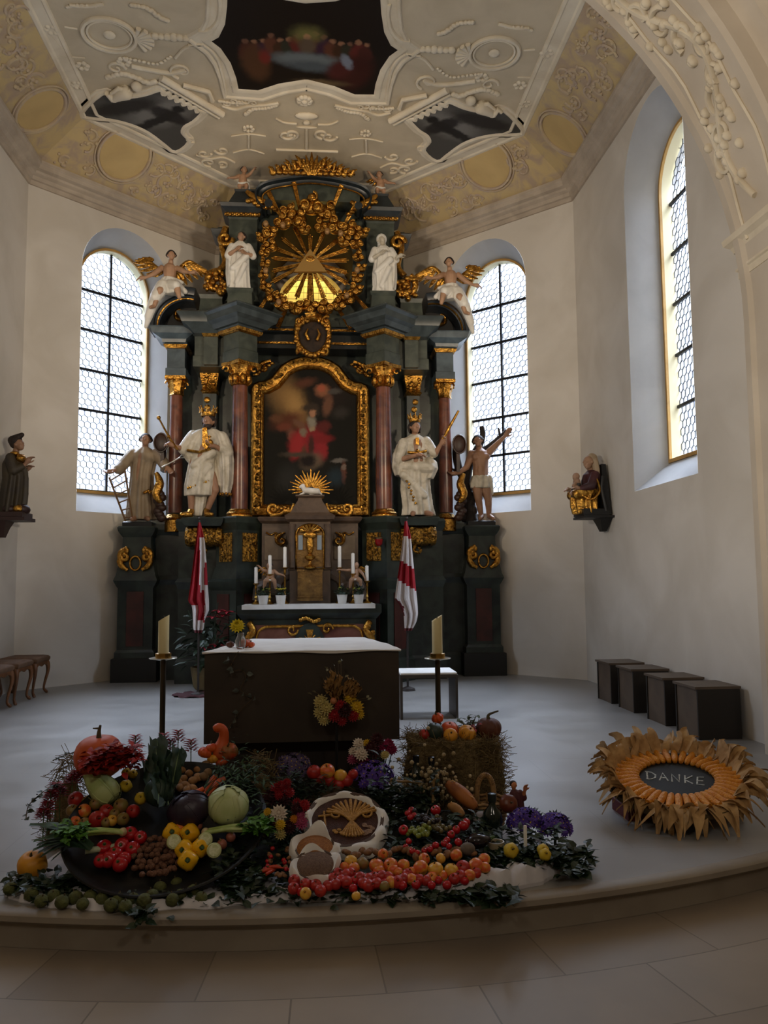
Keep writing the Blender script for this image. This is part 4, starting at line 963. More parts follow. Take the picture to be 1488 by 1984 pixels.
def wing(mb, root, tip, w, n=9, bend=(0,0,.1)):
    """feathered wing from shoulder to tip"""
    root, tip = Vector(root), Vector(tip); d = tip-root; bd = Vector(bend); dn = Vector((d.z, 0, -d.x)).normalized()
    if dn.z > 0: dn = -dn
    mid = root.lerp(tip, .5)+bd
    arm = catmull([root, mid, tip], 8); mb.tube(arm, [.035*(1-.6*i/(len(arm)-1))*w/.2 for i in range(len(arm))], 7)
    for row, (ln, off) in enumerate(((1.0, .012), (.6, -.012))):
        for i in range(n):
            t = i/(n-1); p = arm[int(t*(len(arm)-1))]; L = w*ln*(.7+.6*sin(pi*min(1, t*.8+.1)))
            q = p+(dn*(1-.3*t)+d.normalized()*(.25+.5*t)).normalized()*L
            mb.tube([p+Vector((0,off,0)), p.lerp(q,.6)+Vector((0,off*1.6,0)), q], [.02*w/.2,.032*w/.2,.01*w/.2], 6, flat=((0,1,0),.4))
VX = .011
def statue_parts(t, parts, vx=VX):
    for name, mb, m, v, sm in parts:
        if v: skin_obj(name, mb, v, m, t, sm)
        else: mb.build(name, m, t, 60)

# standing king on the column pedestal's slab (crown, dark beard, sceptre, orb)
def king():
    t = thing('king_statue', 'bearded king statue in white cape with gold crown and sceptre', 'statue', (sx(1.56, 1), 11.36, 2.325))
    H = 1.45; hc = (.10, -.04, 1.36)
    sk = MB(); M = head(sk, hc, .105, (-.25,-1,-.05), .1); cap(sk, (.08,0,1.2), .055, (.09,-.02,1.3), .05)
    cap(sk, (-.10,-.02,1.02), .05, (-.12,-.02,.6), .05); cap(sk, (.08,0,1.0), .14, (.0,0,.75), .14); cap(sk, (-.06,0,.62), .085, (-.13,-.06,.38), .06); cap(sk, (-.13,-.06,.38), .055, (-.13,-.02,.08), .036)
    cap(sk, (.12,0,.62), .085, (.20,-.05,.38), .06); cap(sk, (.20,-.05,.38), .055, (.08,.0,.08), .036)
    cap(sk, (-.12,0,1.16), .06, (-.22,-.05,.95), .05); cap(sk, (-.22,-.05,.95), .048, (-.34,-.14,.98), .032); hand(sk, (-.34,-.14,.98), (-.8,-.4,.35), 1, 1.15, .9)
    cap(sk, (.27,0,1.14), .06, (.36,-.05,.9), .05); cap(sk, (.36,-.05,.9), .048, (.22,-.18,.98), .032); hand(sk, (.22,-.18,.98), (-.7,-.5,.1), -1, 1.15, .7, (0,0,1))
    rb = MB()
    robe(rb, [(.30,-.01,-.02,.20,.13),(.45,.0,-.02,.21,.15),(.6,.01,0,.2,.15),(.78,.02,0,.18,.14),(.95,.05,0,.18,.13),(1.1,.08,0,.2,.12),(1.22,.08,0,.15,.1),(1.27,.085,0,.07,.06)], 8, .1)
    robe(rb, [(.02,-.03,.06,.10,.08),(.3,-.02,.05,.13,.1),(.5,0,.03,.15,.1)], 6, .2)
    robe(rb, [(.32,.33,.05,.06,.10),(.5,.34,.04,.09,.12),(.8,.33,.02,.11,.13),(1.0,.3,0,.12,.13),(1.18,.24,0,.1,.11),(1.25,.16,0,.06,.08)], 7, .14)
    robe(rb, [(.78,-.13,.02,.06,.07),(.9,-.18,0,.09,.09),(1.05,-.14,0,.11,.11),(1.18,-.06,0,.12,.11),(1.25,.03,0,.08,.07)], 6, .1)
    cap(rb, (-.12,0,1.16), .085, (-.24,-.05,.96), .085); cap(rb, (.28,0,1.14), .09, (.37,-.05,.92), .085); cap(rb, (.37,-.05,.92), .075, (.29,-.12,.96), .06)
    cap(rb, (-.10,-.1,.72), .05, (.16,-.1,.9), .07); cap(rb, (-.06,-.08,.45), .06, (.12,-.1,.72), .06); cap(rb, (-.14,-.04,.38), .07, (-.04,-.08,.62), .08)
    hr = MB(); locks(hr, M, .105, 14, True, 1.1, True)
    g = MB(); crown(g, (hc[0]-.01, hc[1]+.02, hc[2]+.07), .105, .16); M2 = Matrix.Translation((.05,-.13,1.12))
    g.prism([(.03,1.24),(.09,1.26),(.12,1.0),(.08,.92),(.03,1.0)], -.16, -.13); g.tube([(-.18,-.13,.93),(-.0,-.17,.9),(.15,-.16,.95)], .02, 6)
    sc = MB(); sc.tube([(-.30,-.17,.93),(-.42,-.17,1.10),(-.56,-.17,1.36)], [.016,.016,.013], 6); sc.ell((-.57,-.17,1.38), .03, 8, 6); sc.ell((-.43,-.17,1.12), .025, 7, 5)
    orb = MB(); orb.ell((.14,-.23,1.02), .055, 12, 8); orb.tube([(.14,-.23,1.07),(.14,-.23,1.13)], .01, 5); orb.tube([(.115,-.23,1.105),(.165,-.23,1.105)], .01, 5)
    bt = MB(); cap(bt, (-.13,-.02,.1), .045, (-.14,-.06,.035), .05); cap(bt, (-.14,-.06,.035), .045, (-.24,-.15,.03), .03); cap(bt, (.08,0,.1), .045, (.1,-.08,.035), .045); cap(bt, (.1,-.08,.035), .04, (.17,-.14,.03), .03)
    hm = MB()
    for i in range(10): a = 2*pi*i/10; hm.ell((.33+.075*cos(a), .05+.11*sin(a), .33), .022, 6, 5)
    for i in range(9): hm.ell((-.16+.035*i, -.13-.01*(i % 2), .40+.012*i), .02, 6, 5)
    statue_parts(t, [('body', sk, skin_s, .0095, 2), ('robe', rb, ivory, .011, 2), ('hair', hr, hair_s, .011, 1), ('crown', g, gold, 0, 0), ('sceptre', sc, gold, 0, 0), ('orb', orb, gold, 0, 0), ('boots', bt, gold, .01, 1), ('gilt_hem', hm, gold, 0, 0)])
king()
def queen():
    t = thing('queen_statue', 'crowned woman statue in white robes raising a golden rod', 'statue', (sx(1.50, -1), 11.36, 2.325))
    hc = (-.02,-.04,1.30)
    sk = MB(); M = head(sk, hc, .095, (.25,-1,-.05), -.05); cap(sk, (-.02,0,1.12), .05, (-.02,-.02,1.23), .045); cap(sk, (0,0,.7), .12, (0,0,1.05), .12)
    cap(sk, (.15,0,1.1), .05, (.26,-.06,.9), .045); cap(sk, (.26,-.06,.9), .045, (.33,-.12,1.02), .03); hand(sk, (.33,-.12,1.02), (.5,-.3,.8), -1, 1.15, .9, (-.5,-.5,0))
    cap(sk, (-.19,0,1.08), .05, (-.26,-.04,.82), .045); cap(sk, (-.26,-.04,.82), .042, (-.05,-.2,.86), .03); hand(sk, (-.05,-.2,.86), (1,-.1,.1), 1, 1.1, .5)
    cap(sk, (.1,-.05,.06), .045, (.19,-.15,.03), .035); cap(sk, (-.06,-.05,.06), .045, (-.08,-.16,.03), .035)
    rb = MB(); robe(rb, [(.02,.02,.02,.22,.16),(.15,.01,.02,.2,.15),(.4,-.02,.02,.2,.15),(.62,-.02,.02,.19,.14),(.8,-.01,.01,.155,.12),(.95,-.01,0,.17,.12),(1.08,-.02,0,.19,.1),(1.16,-.02,0,.12,.08),(1.2,-.02,0,.06,.05)], 9, .13)
    robe(rb, [(.6,-.26,.04,.05,.1),(.72,-.27,.03,.08,.12),(.9,-.24,.01,.1,.12),(1.05,-.18,0,.1,.1),(1.15,-.1,0,.07,.08)], 7, .12)
    robe(rb, [(.55,.15,.0,.08,.1),(.7,.2,-.02,.1,.13),(.8,.2,-.02,.09,.12),(.86,.15,-.02,.05,.08)], 6, .15)
    cap(rb, (.15,0,1.1), .075, (.25,-.05,.92), .07); cap(rb, (-.22,-.02,.74), .07, (.18,-.12,.7), .08); cap(rb, (-.2,-.06,.6), .06, (.1,-.12,.3), .05); cap(rb, (-.19,-.05,1.06), .08, (-.26,-.05,.82), .07)
    hr = MB(); locks(hr, M, .095, 12, True, 1.5)
    g = MB(); crown(g, (-.02,-.02,1.37), .085, .14); g.box((.0,-.13,1.08), (.05,.02,.1)); g.tube([(-.14,-.12,.92),(.0,-.16,.9),(.13,-.13,.94)], .022, 6); g.ell((.0,-.16,.93), .035, 7, 5)
    for i in range(8): g.ell((-.16+.015*i+.02*(i % 2), -.14, .5-.045*i), .02, 6, 5)
    sw = MB(); sw.tube([(.355,-.16,1.07),(.43,-.16,1.22),(.60,-.16,1.52)], [.013,.026,.018], 6); sw.ell((.375,-.16,1.12), .028, 7, 5)
    statue_parts(t, [('body', sk, skin_s, .0095, 2), ('robe', rb, ivory, .011, 2), ('hair', hr, hair_s, .011, 1), ('crown', g, gold, 0, 0), ('rod', sw, gold, 0, 0)])
queen()
def monk():
    x = sx(2.55, 1); t = thing('monk_statue', 'dark-haired cleric statue in beige robe, arms spread, beside ladder', 'statue', (x, 12.02, 2.315))
    hc = (.08,-.03,1.22)
    sk = MB(); M = head(sk, hc, .095, (.15,-1,.05), .05); cap(sk, (.06,0,1.05), .05, (.07,-.01,1.15), .045)
    cap(sk, (-.12,0,1.02), .05, (-.25,-.08,.8), .045); cap(sk, (-.25,-.08,.8), .045, (-.31,-.2,.74), .03); hand(sk, (-.31,-.2,.74), (-.7,-.4,-.25), 1, 1.2, .35, (0,-.6,.8))
    cap(sk, (.22,0,1.02), .05, (.36,-.06,.86), .045); cap(sk, (.36,-.06,.86), .045, (.42,-.2,.80), .03); hand(sk, (.42,-.2,.80), (.5,-.3,-.6), -1, 1.2, .4, (0,-.8,.4))
    cap(sk, (0,0,.6), .11, (.04,0,.95), .12); cap(sk, (-.04,-.06,.05), .045, (-.07,-.15,.03), .035); cap(sk, (.12,-.06,.05), .045, (.16,-.15,.03), .035)
    rb = MB(); robe(rb, [(.03,.03,.02,.2,.15),(.2,.02,.02,.19,.14),(.45,.02,.01,.165,.13),(.7,.03,0,.155,.12),(.9,.05,0,.175,.12),(1.02,.05,0,.185,.1),(1.09,.06,0,.1,.07),(1.12,.06,0,.055,.05)], 8, .13)
    cap(rb, (-.12,0,1.02), .075, (-.25,-.07,.82), .085); cap(rb, (-.25,-.07,.82), .085, (-.28,-.15,.76), .075); cap(rb, (.22,0,1.02), .075, (.35,-.06,.87), .085); cap(rb, (.35,-.06,.87), .085, (.39,-.15,.82), .075)
    hr = MB(); locks(hr, M, .095, 12, True, .5)
    fk = MB(); fk.tube([(.44,-.22,.76),(.36,-.2,.8),(.52,-.22,.86),(.62,-.22,.93)], .011, 5)
    fk = MB(); fk.tube([(.36,-.24,.78),(.52,-.22,.87),(.62,-.22,.93)], .012, 6)
    for k in (-1, 0, 1): fk.tube([(.6,-.22,.92),(.63+.02*abs(k),-.22,.95+.025*k),(.70,-.22,.96+.035*k)], .008, 5)
    gm = MB()
    for i in range(6): gm.ell((.1+.025*i, -.14, .42+.012*(i % 3)), (.025,.02,.025), 6, 5)
    statue_parts(t, [('body', sk, skin_s, .0095, 2), ('robe', rb, tan_s, .011, 2), ('hair', hr, hair_s, .011, 1), ('fork', fk, mat('silvered', '#b8b4aa', .3, .9), 0, 0), ('gilt_hem', gm, gold, 0, 0)])
    ld = MB(); a0, a1 = Vector((x-.34,11.86,2.45)), Vector((x-.48,11.92,3.08)); 
    ld.tube([(x-.15,11.86,2.29),(x-.27,11.88,2.72),(x-.40,11.92,3.04)], .014, 6); ld.tube([(x-.27,11.84,2.29),(x-.36,11.86,2.62),(x-.50,11.9,2.99)], .014, 6)
    ld = MB(); A0, A1, B0, B1 = Vector((x-.32,11.82,2.31)), Vector((x-.40,11.9,2.98)), Vector((x-.20,11.82,2.31)), Vector((x-.14,11.9,3.12))
    A0, A1, B0, B1 = Vector((x-.16,11.86,2.312)), Vector((x-.42,11.92,2.96)), Vector((x-.06,11.86,2.312)), Vector((x-.20,11.90,3.10))
    ld.tube([A0, A1], .014, 6); ld.tube([B0, B1], .014, 6)
    for k in range(6): f = .08+.17*k; ld.tube([A0.lerp(A1, f), B0.lerp(B1, f)], .011, 6)
    o = W2(ld, 'statue_ladder', mat('ladder_wood', '#6d4f2d', .6), Vector((x-.12, 11.86, 2.31))); tag(o, 'small wooden ladder leaning beside the beige-robed cleric statue', 'ladder')
def W2(mb, name, mats, at, smooth=50):
    """a single-mesh thing, its origin at `at`"""
    mb.v = [(x-at[0], y-at[1], z-at[2]) for x, y, z in mb.v]; return mb.build(name, mats, None, smooth, loc=at)
monk()
def martyr():
    x = sx(2.55, -1); t = thing('martyr_statue', 'nearly nude man statue in loincloth bound to a dark tree', 'statue', (x, 12.02, 2.315))
    hc = (-.02,-.06,1.23)
    sk = MB(); M = head(sk, hc, .09, (-.35,-1,-.1), -.1); cap(sk, (.02,0,1.05), .05, (.0,-.03,1.16), .045)
    for p0, r0, p1, r1 in (((.02,0,1.0),.13,(.03,0,.85),.12),((.03,0,.85),.12,(.02,0,.62),.115),((-.04,0,.6),.09,(-.03,-.06,.34),.062),((-.03,-.06,.34),.058,(.03,.02,.08),.036),((.09,0,.6),.09,(.13,-.03,.34),.062),((.13,-.03,.34),.058,(.15,.02,.08),.036),
        ((-.11,0,1.04),.06,(-.2,-.06,.82),.048),((-.2,-.06,.82),.046,(-.34,-.12,.72),.03),((.15,0,1.05),.06,(.26,-.02,1.16),.05),((.26,-.02,1.16),.048,(.40,-.04,1.3),.03),((.03,.0,.07),.04,(-.02,-.12,.03),.032),((.15,.0,.07),.04,(.18,-.12,.03),.032)):
        cap(sk, p0, r0, p1, r1)
    sk.ell((-.05,-.08,.98), (.08,.05,.06), 8, 6); sk.ell((.09,-.08,.98), (.08,.05,.06), 8, 6); sk.ell((.02,-.09,.76), (.07,.04,.1), 8, 6)
    hand(sk, (-.34,-.12,.72), (-1,-.2,-.1), 1, 1.15, .4, (0,-.5,.8)); hand(sk, (.40,-.04,1.3), (.6,0,.8), -1, 1.1, .4, (0,-1,0))
    lc = MB(); robe(lc, [(.50,.025,-.01,.16,.12),(.58,.025,0,.165,.125),(.66,.025,0,.145,.125),(.7,.025,0,.13,.12)], 7, .1); cap(lc, (.15,-.05,.66), .05, (.19,-.03,.42), .03)
    hr = MB(); locks(hr, M, .09, 12, True, .9)
    statue_parts(t, [('body', sk, skin_s, .0095, 2), ('loincloth', lc, ivory, .011, 2), ('hair', hr, hair_s, .011, 1)])
    b = MB(); X = lambda p: (x+p[0], 12.02+p[1], 2.312+p[2])
    b.tube(catmull([X(p) for p in ((-.12,.1,0),(-.14,.1,.3),(-.18,.12,.6),(-.12,.14,.9),(.02,.15,1.15),(.1,.14,1.35),(.08,.12,1.5))], 4), [.12,.11,.1,.1,.09,.09,.09,.085,.08,.08,.08,.075,.07,.07,.07,.065,.06,.06,.055,.05,.045,.045,.04,.04,.03], 9)
    b.tube(catmull([X(p) for p in ((.0,.15,1.05),(.2,.1,1.18),(.36,.06,1.32),(.46,.04,1.42))], 4), [.055,.05,.05,.048,.045,.045,.04,.04,.036,.033,.03,.028,.025], 8); b.tube([X((.36,.06,1.32)), X((.33,.05,1.46))], [.025,.012], 6); b.tube([X((.44,.04,1.40)), X((.53,.03,1.38))], [.02,.01], 6)
    b.tube(catmull([X(p) for p in ((-.16,.12,.5),(-.27,.06,.72),(-.34,.05,1.0),(-.33,.06,1.2))], 4), [.05]*6+[.06]*7, 8); b.tube([X((-.2,.1,.62)), X((-.36,.0,.78)), X((-.42,-.02,.8))], [.04,.025,.015], 7)
    for i in range(14): b.ell(X((rnd.uniform(-.26,.02), .06, rnd.uniform(.03,.5))), (.06,.06,.08), 7, 5)
    o = W2(b, 'statue_tree', bark_s, Vector((x-.12, 12.12, 2.312))); tag(o, 'dark carved tree trunk behind the bound man statue', 'carved tree')
martyr()
def saint(name, label, s, bearded):
    t = thing(name, label, 'statue', (sx(1.05, s), 11.46, 5.655))
    sg = 1 if s > 0 else -1; hc = (.02*sg,-.03,.80)
    sk = MB(); M = head(sk, hc, .07, (-.3*sg,-1,.1 if not bearded else -.1), .12*sg); cap(sk, (0,0,.68), .04, (.01*sg,-.01,.75), .035)
    cap(sk, (.12,0,.66), .035, (.19,-.06,.5), .035); cap(sk, (.19,-.06,.5), .035, (.1 if s > 0 else .2,-.14,.5), .022); hand(sk, (.1 if s > 0 else .2,-.14,.5), (-.6*sg,-.5,.2), -1, .9, .5)
    cap(sk, (-.12,0,.66), .035, (-.17,-.06,.5), .035); cap(sk, (-.17,-.06,.5), .035, (-.06,-.13,.55), .022); hand(sk, (-.06,-.13,.55), (.7,-.2,.45), 1, .9, .6)
    rb = MB(); robe(rb, [(.0,0,0,.15,.11),(.1,0,0,.14,.11),(.3,-.01,0,.14,.1),(.45,0,0,.13,.1),(.56,0,0,.125,.09),(.66,0,0,.14,.08),(.71,0,0,.08,.06),(.74,0,0,.045,.04)], 8, .15, s)
    robe(rb, [(.06,-.12*sg,.02,.06,.07),(.25,-.13*sg,.02,.07,.08),(.5,-.13*sg,.01,.07,.08),(.64,-.1*sg,0,.06,.07)], 6, .16)
    cap(rb, (.12,0,.66), .055, (.19,-.05,.5), .055); cap(rb, (-.12,0,.66), .055, (-.17,-.05,.5), .055); cap(rb, (-.1,-.08,.3), .04, (.1,-.1,.48), .05); cap(rb, (-.04,-.1,.08), .035, (.08,-.11,.35), .04)
    if bearded: rb.ell((hc[0], hc[1]+.03, hc[2]+.03), (.082,.085,.085), 10, 8); cap(rb, (hc[0], .04, .8), .06, (0,.05,.66), .07)
    hr = MB(); locks(hr, M, .07, 10, True, .9 if not bearded else .3, bearded)
    statue_parts(t, [('body', sk, skin_p if not bearded else ivory, .0075, 2), ('robe', rb, white_s, .0085, 2), ('hair', hr, hair_s if not bearded else ivory, .009, 1)])
saint('saint_statue', 'white robed woman statue on upper tier beside the gold cloud ring', 1, False)
saint('saint_statue', 'white hooded bearded statue on upper tier beside the gold cloud ring', -1, True)
def angel(s):
    sg = 1 if s > 0 else -1            # sg=1: seated on the arch by the ladder side
    loc = (sx(2.13, s), 11.74, 5.72)
    t = thing('angel_statue', ('seated angel statue with golden wings on the arch above the cleric statue' if s > 0 else 'seated angel statue with golden wings on the arch above the tree-bound statue'), 'statue', loc)
    X = lambda x, y, z: (x*sg, y, z); hc = X(.05,-.06,.53)
    sk = MB(); M = head(sk, hc, .075, (.25*sg,-1,-.1), -.1*sg); cap(sk, X(.03,0,.38), .04, X(.04,-.03,.46), .036)
    cap(sk, X(.0,0,.08), .09, X(.02,0,.22), .085); cap(sk, X(.02,0,.22), .085, X(.02,0,.34), .095)
    cap(sk, X(-.1,0,.36), .042, X(-.2,-.06,.24), .036); cap(sk, X(-.2,-.06,.24), .034, X(-.3,-.12,.16), .022); hand(sk, X(-.3,-.12,.16), X(-.8,-.3,-.2), sg, .95, .4)
    cap(sk, X(.13,0,.36), .042, X(.24,-.08,.28), .036); cap(sk, X(.24,-.08,.28), .034, X(.34,-.14,.24), .022); hand(sk, X(.34,-.14,.24), X(.8,-.3,.0), -sg, .95, .4)
    cap(sk, X(-.04,-.02,.04), .075, X(-.08,-.2,-.06), .055); cap(sk, X(-.08,-.2,-.06), .05, X(-.16,-.2,-.3), .03); cap(sk, X(-.16,-.2,-.3), .03, X(-.2,-.27,-.34), .024)
    cap(sk, X(.08,-.02,.04), .075, X(.16,-.2,.0), .055); cap(sk, X(.16,-.2,.0), .05, X(.2,-.2,-.16), .03)
    rb = MB(); robe(rb, [(-.08,-.0,-.02,.2,.17),(.0,.0,-.02,.19,.16),(.1,.0,0,.14,.12),(.2,.01*sg,0,.1,.1)], 7, .16)
    cap(rb, X(-.06,-.1,.04), .1, X(-.14,-.18,-.16), .085); cap(rb, X(-.14,-.16,-.12), .085, X(-.26,-.1,-.42), .06); cap(rb, X(-.24,-.1,-.38), .06, X(-.30,-.06,-.56), .03); cap(rb, X(.06,-.1,.06), .09, X(.15,-.2,.02), .07); cap(rb, X(.12,-.04,.12), .05, X(.26,-.06,-.02), .04); cap(rb, X(.1,0,.16), .05, X(.2,.0,.14), .03)
    hr = MB(); locks(hr, M, .075, 10, True, .5)
    w1 = MB(); wing(w1, X(.1,.08,.32), X(.46,.1,.40), .24, 9, X(0,0,.14)); w2 = MB(); wing(w2, X(-.1,.08,.32), X(-.24,.1,.52), .2, 8, X(-.1,0,.05))
    statue_parts(t, [('body', sk, skin_p, .008, 2), ('robe', rb, white_s, .009, 2), ('hair', hr, hair_s, .009, 1), ('wing', w1, gold, 0, 0), ('wing', w2, gold, 0, 0)])
angel(1); angel(-1)
def putto(loc, H, label, wings, sg=1, mname='putto_statue', arms=None, seat=False):
    t = thing(mname, label, 'statue', loc); k = H/.42; P = lambda x, y, z: (x*k*sg, y*k, z*k)
    sk = MB(); M = head(sk, P(.02,-.02,.355), .062*k, (.3*sg,-1,0), 0)
    cap(sk, P(.01,0,.28), .03*k, P(.02,-.01,.32), .03*k); cap(sk, P(0,0,.24), .062*k, P(.0,0,.15), .066*k); sk.ell(P(0,-.03,.17), (.05*k,.045*k,.05*k), 8, 6)
    if seat:
        cap(sk, P(-.03,0,.12), .048*k, P(-.07,-.12,.1), .036*k); cap(sk, P(-.07,-.12,.1), .034*k, P(-.09,-.12,-.02), .022*k); cap(sk, P(.03,0,.12), .048*k, P(.08,-.12,.1), .036*k); cap(sk, P(.08,-.12,.1), .034*k, P(.1,-.1,-.02), .022*k)
    else:
        cap(sk, P(-.03,0,.14), .046*k, P(-.05,-.03,.08), .036*k); cap(sk, P(-.05,-.03,.08), .033*k, P(-.05,.02,.015), .022*k); cap(sk, P(-.05,.02,.015), .02*k, P(-.06,-.03,.012), .018*k)
        cap(sk, P(.03,0,.14), .046*k, P(.06,-.04,.09), .036*k); cap(sk, P(.06,-.04,.09), .033*k, P(.05,.0,.015), .022*k); cap(sk, P(.05,.0,.015), .02*k, P(.06,-.05,.012), .018*k)
    for w, e, hnd, sd in (arms or [((-.06,.27),(-.12,-.03,.22),(-.19,-.06,.20),1),((.07,.27),(.12,-.05,.28),(.17,-.08,.33),-1)]):
        cap(sk, P(w[0],0,w[1]), .03*k, P(*e), .026*k); cap(sk, P(*e), .025*k, P(*hnd), .017*k); d = Vector(P(*hnd))-Vector(P(*e)); hand(sk, P(*hnd), d, sd*sg, .5*k, .5)
    hr = MB(); locks(hr, M, .06*k, 9, True, .25)
    parts = [('body', sk, skin_p, .006*k, 2), ('hair', hr, hair_s, .007*k, 1)]
    cl = MB(); cl.tube(catmull([P(-.07,-.03,.13), P(0,-.07,.11), P(.07,-.03,.14), P(.1,.02,.08), P(.09,.03,.0)], 4), .018*k, 7); parts.append(('drapery', cl, white_s, .007*k, 1))
    if wings:
        w1 = MB(); wing(w1, P(.04,.05,.25), P(.16,.06,.30), .1*k, 6, P(0,0,.05)); parts.append(('wing', w1, gold, 0, 0))
    statue_parts(t, parts); return t
tz = 7.372
putto((sx(1.06, 1)+.0, 11.9, tz), .40, 'cherub statue standing on the tower top beside the white woman statue', False, 1)
putto((sx(1.06, -1)-.0, 11.9, tz), .40, 'winged cherub statue standing on the tower top above the white hooded statue', True, -1)

# Madonna group on the right wall's bracket, and the half-seen statue on the left wall
def madonna():
    q = atx(1150, 1000, XR-.2); t = thing('seated_madonna', 'seated veiled woman holding a child, dark red and gold, on wall bracket', 'statue', (XR-.21, q.y, q.z+.0))
    P = lambda x, y, z: (x, y, z)      # faces into the room (-x)
    sk = MB(); head(sk, (-.04,-.02,.70), .085, (-1,-.5,-.25), 0); cap(sk, (0,0,.56), .04, (-.02,0,.62), .04)
    cb = MB(); head(cb, (-.24,-.1,.50), .055, (-.9,-.5,0), 0); cap(cb, (-.22,-.08,.36), .055, (-.23,-.09,.44), .05); cap(cb, (-.24,-.1,.42), .025, (-.3,-.16,.38), .02); cap(cb, (-.24,-.06,.34), .03, (-.32,-.12,.28), .022)
    hand(sk, (-.2,-.15,.34), (-.8,-.2,.2), 1, .9, .5); hand(sk, (-.26,.03,.34), (-.8,-.4,.1), -1, .9, .5)
    rb = MB(); robe(rb, [(.34,0,0,.13,.15),(.46,0,0,.13,.16),(.54,0,0,.11,.15),(.6,0,0,.05,.06)], 6, .08); cap(rb, (0,-.13,.52), .06, (-.06,-.17,.38), .06); cap(rb, (-.06,-.17,.38), .055, (-.2,-.15,.34), .04); cap(rb, (0,.13,.52), .06, (-.06,.15,.38), .06); cap(rb, (-.06,.15,.38), .055, (-.24,.05,.34), .04)
    sk2 = MB(); robe(sk2, [(.02,-.08,0,.16,.17),(.12,-.1,0,.17,.18),(.24,-.1,0,.18,.17),(.34,-.06,0,.16,.16),(.4,0,0,.12,.14)], 8, .14); cap(sk2, (-.05,-.1,.3), .08, (-.24,-.12,.28), .075); cap(sk2, (-.05,.1,.3), .08, (-.24,.08,.28), .075)
    vl = MB(); vl.ell((.015,.02,.755), (.078,.09,.075), 10, 8); robe(vl, [(.52,.06,.01,.05,.12),(.62,.055,.01,.055,.105),(.74,.03,.015,.06,.09)], 5, .06)
    th = MB(); th.box((.13,0,.34), (.1,.38,.66), top=(.06,.2)); th.tube([(.11,-.19,.05),(.05,-.2,.34),(.08,-.18,.5)], .025, 6); th.box((-.02,0,.04), (.34,.40,.08))
    hm = MB(); hm.tube(catmull([(.0,-.19,.46),(.02,-.22,.3),(-.08,-.2,.2),(-.2,-.17,.26)], 5), .018, 6)
    ch = MB(); robe(ch, [(.24,-.24,-.08,.06,.06),(.34,-.23,-.08,.07,.07),(.42,-.23,-.09,.05,.05)], 5, .06)
    statue_parts(t, [('body', sk, skin_p, .0075, 2), ('child', cb, skin_p, .007, 2), ('robe', rb, mat('maroon_robe', '#4a1f22', .6, col2='#33171a', scale=5), .009, 2), ('skirt', sk2, gold, .009, 2), ('veil', vl, mat('tan_veil', '#b09a7c', .6, col2='#9a8468', scale=6), .008, 2), ('child_garment', ch, mat('dark_garment', '#2d2a22', .6), .008, 1), ('throne', th, black_m, 0, 0), ('gilt_hem', hm, gold, 0, 0)])
    b = MB(); z = q.z; b.box((XR-.2, q.y, z-.02), (.40, .44, .03)); b.stack((XR-.08, q.y, z-.2), [(0,.06,.1),(.1,.12,.2),(.165,.16,.3)])
    o = W2(b, 'wall_bracket', black_m, Vector((XR-.1, q.y, z-.2)), 20); tag(o, 'black wall bracket carrying the seated veiled woman with child', 'bracket')
madonna()
def leftwall():
    q = atx(18, 1003, XL+.17); X0, Y0, Z0 = XL+.18, q.y, q.z
    t = thing('robed_statue', 'dark carved figure with gold trim on bracket at the edge wall', 'statue', (X0, Y0, Z0+.0))
    sk = MB(); head(sk, (.08,-.02,.92), .08, (1,-.4,.3), 0); cap(sk, (.03,0,.78), .04, (.05,0,.86), .04); hand(sk, (.2,-.1,.66), (.6,-.2,.8), -1, 1, .5); cap(sk, (.1,-.12,.6), .035, (.2,-.1,.66), .025); hand(sk, (.14,.08,.6), (.6,-.3,.5), 1, 1, .5)
    rb = MB(); robe(rb, [(.06,.02,0,.15,.16),(.3,.04,0,.15,.16),(.5,.05,0,.14,.15),(.68,.03,0,.13,.16),(.78,.03,0,.09,.11),(.82,.03,0,.05,.06)], 8, .13); cap(rb, (.03,-.14,.74), .06, (.08,-.16,.58), .06); cap(rb, (.08,-.16,.58), .055, (.16,-.11,.63), .045); cap(rb, (.03,.14,.74), .06, (.1,.13,.58), .06)
    hr = MB(); hr.ell((.04,-.0,.96), (.085,.085,.09), 10, 8); cap(hr, (.0,0,.98), .06, (.12,-.02,1.05), .03)
    g = MB(); g.ell((.13,-.06,.74), (.07,.09,.06), 9, 6); g.ell((.06,-.08,.8), (.06,.06,.03), 8, 5); g.ell((.13,-.1,.1), (.07,.07,.06), 9, 6)
    bs = MB(); bs.box((.04,0,.03), (.34,.36,.06)); bs.ell((.16,-.02,.1), (.09,.12,.07), 9, 6); bs.ell((.02,-.1,.1), (.09,.07,.06), 8, 5)
    statue_parts(t, [('body', sk, skin_s, .008, 2), ('robe', rb, mat('dark_robe', '#2c241c', .6, col2='#40351f', scale=4), .009, 2), ('hood', hr, hair_s, .008, 1), ('gilt_trim', g, gold, 0, 0), ('base', bs, mat('dark_red_base', '#2e1712', .5), 0, 0)])
    b = MB(); b.box((XL+.21, Y0, Z0-.025), (.42, .40, .04)); b.stack((XL+.09, Y0, Z0-.25), [(0,.06,.08),(.12,.12,.18),(.205,.18,.3)])
    o = W2(b, 'wall_bracket', mat('dark_red_base', '#2e1712'), Vector((XL+.1, Y0, Z0-.25)), 20); tag(o, 'dark bracket under the half-seen figure on the wall above the curved-leg stools', 'bracket')
leftwall()

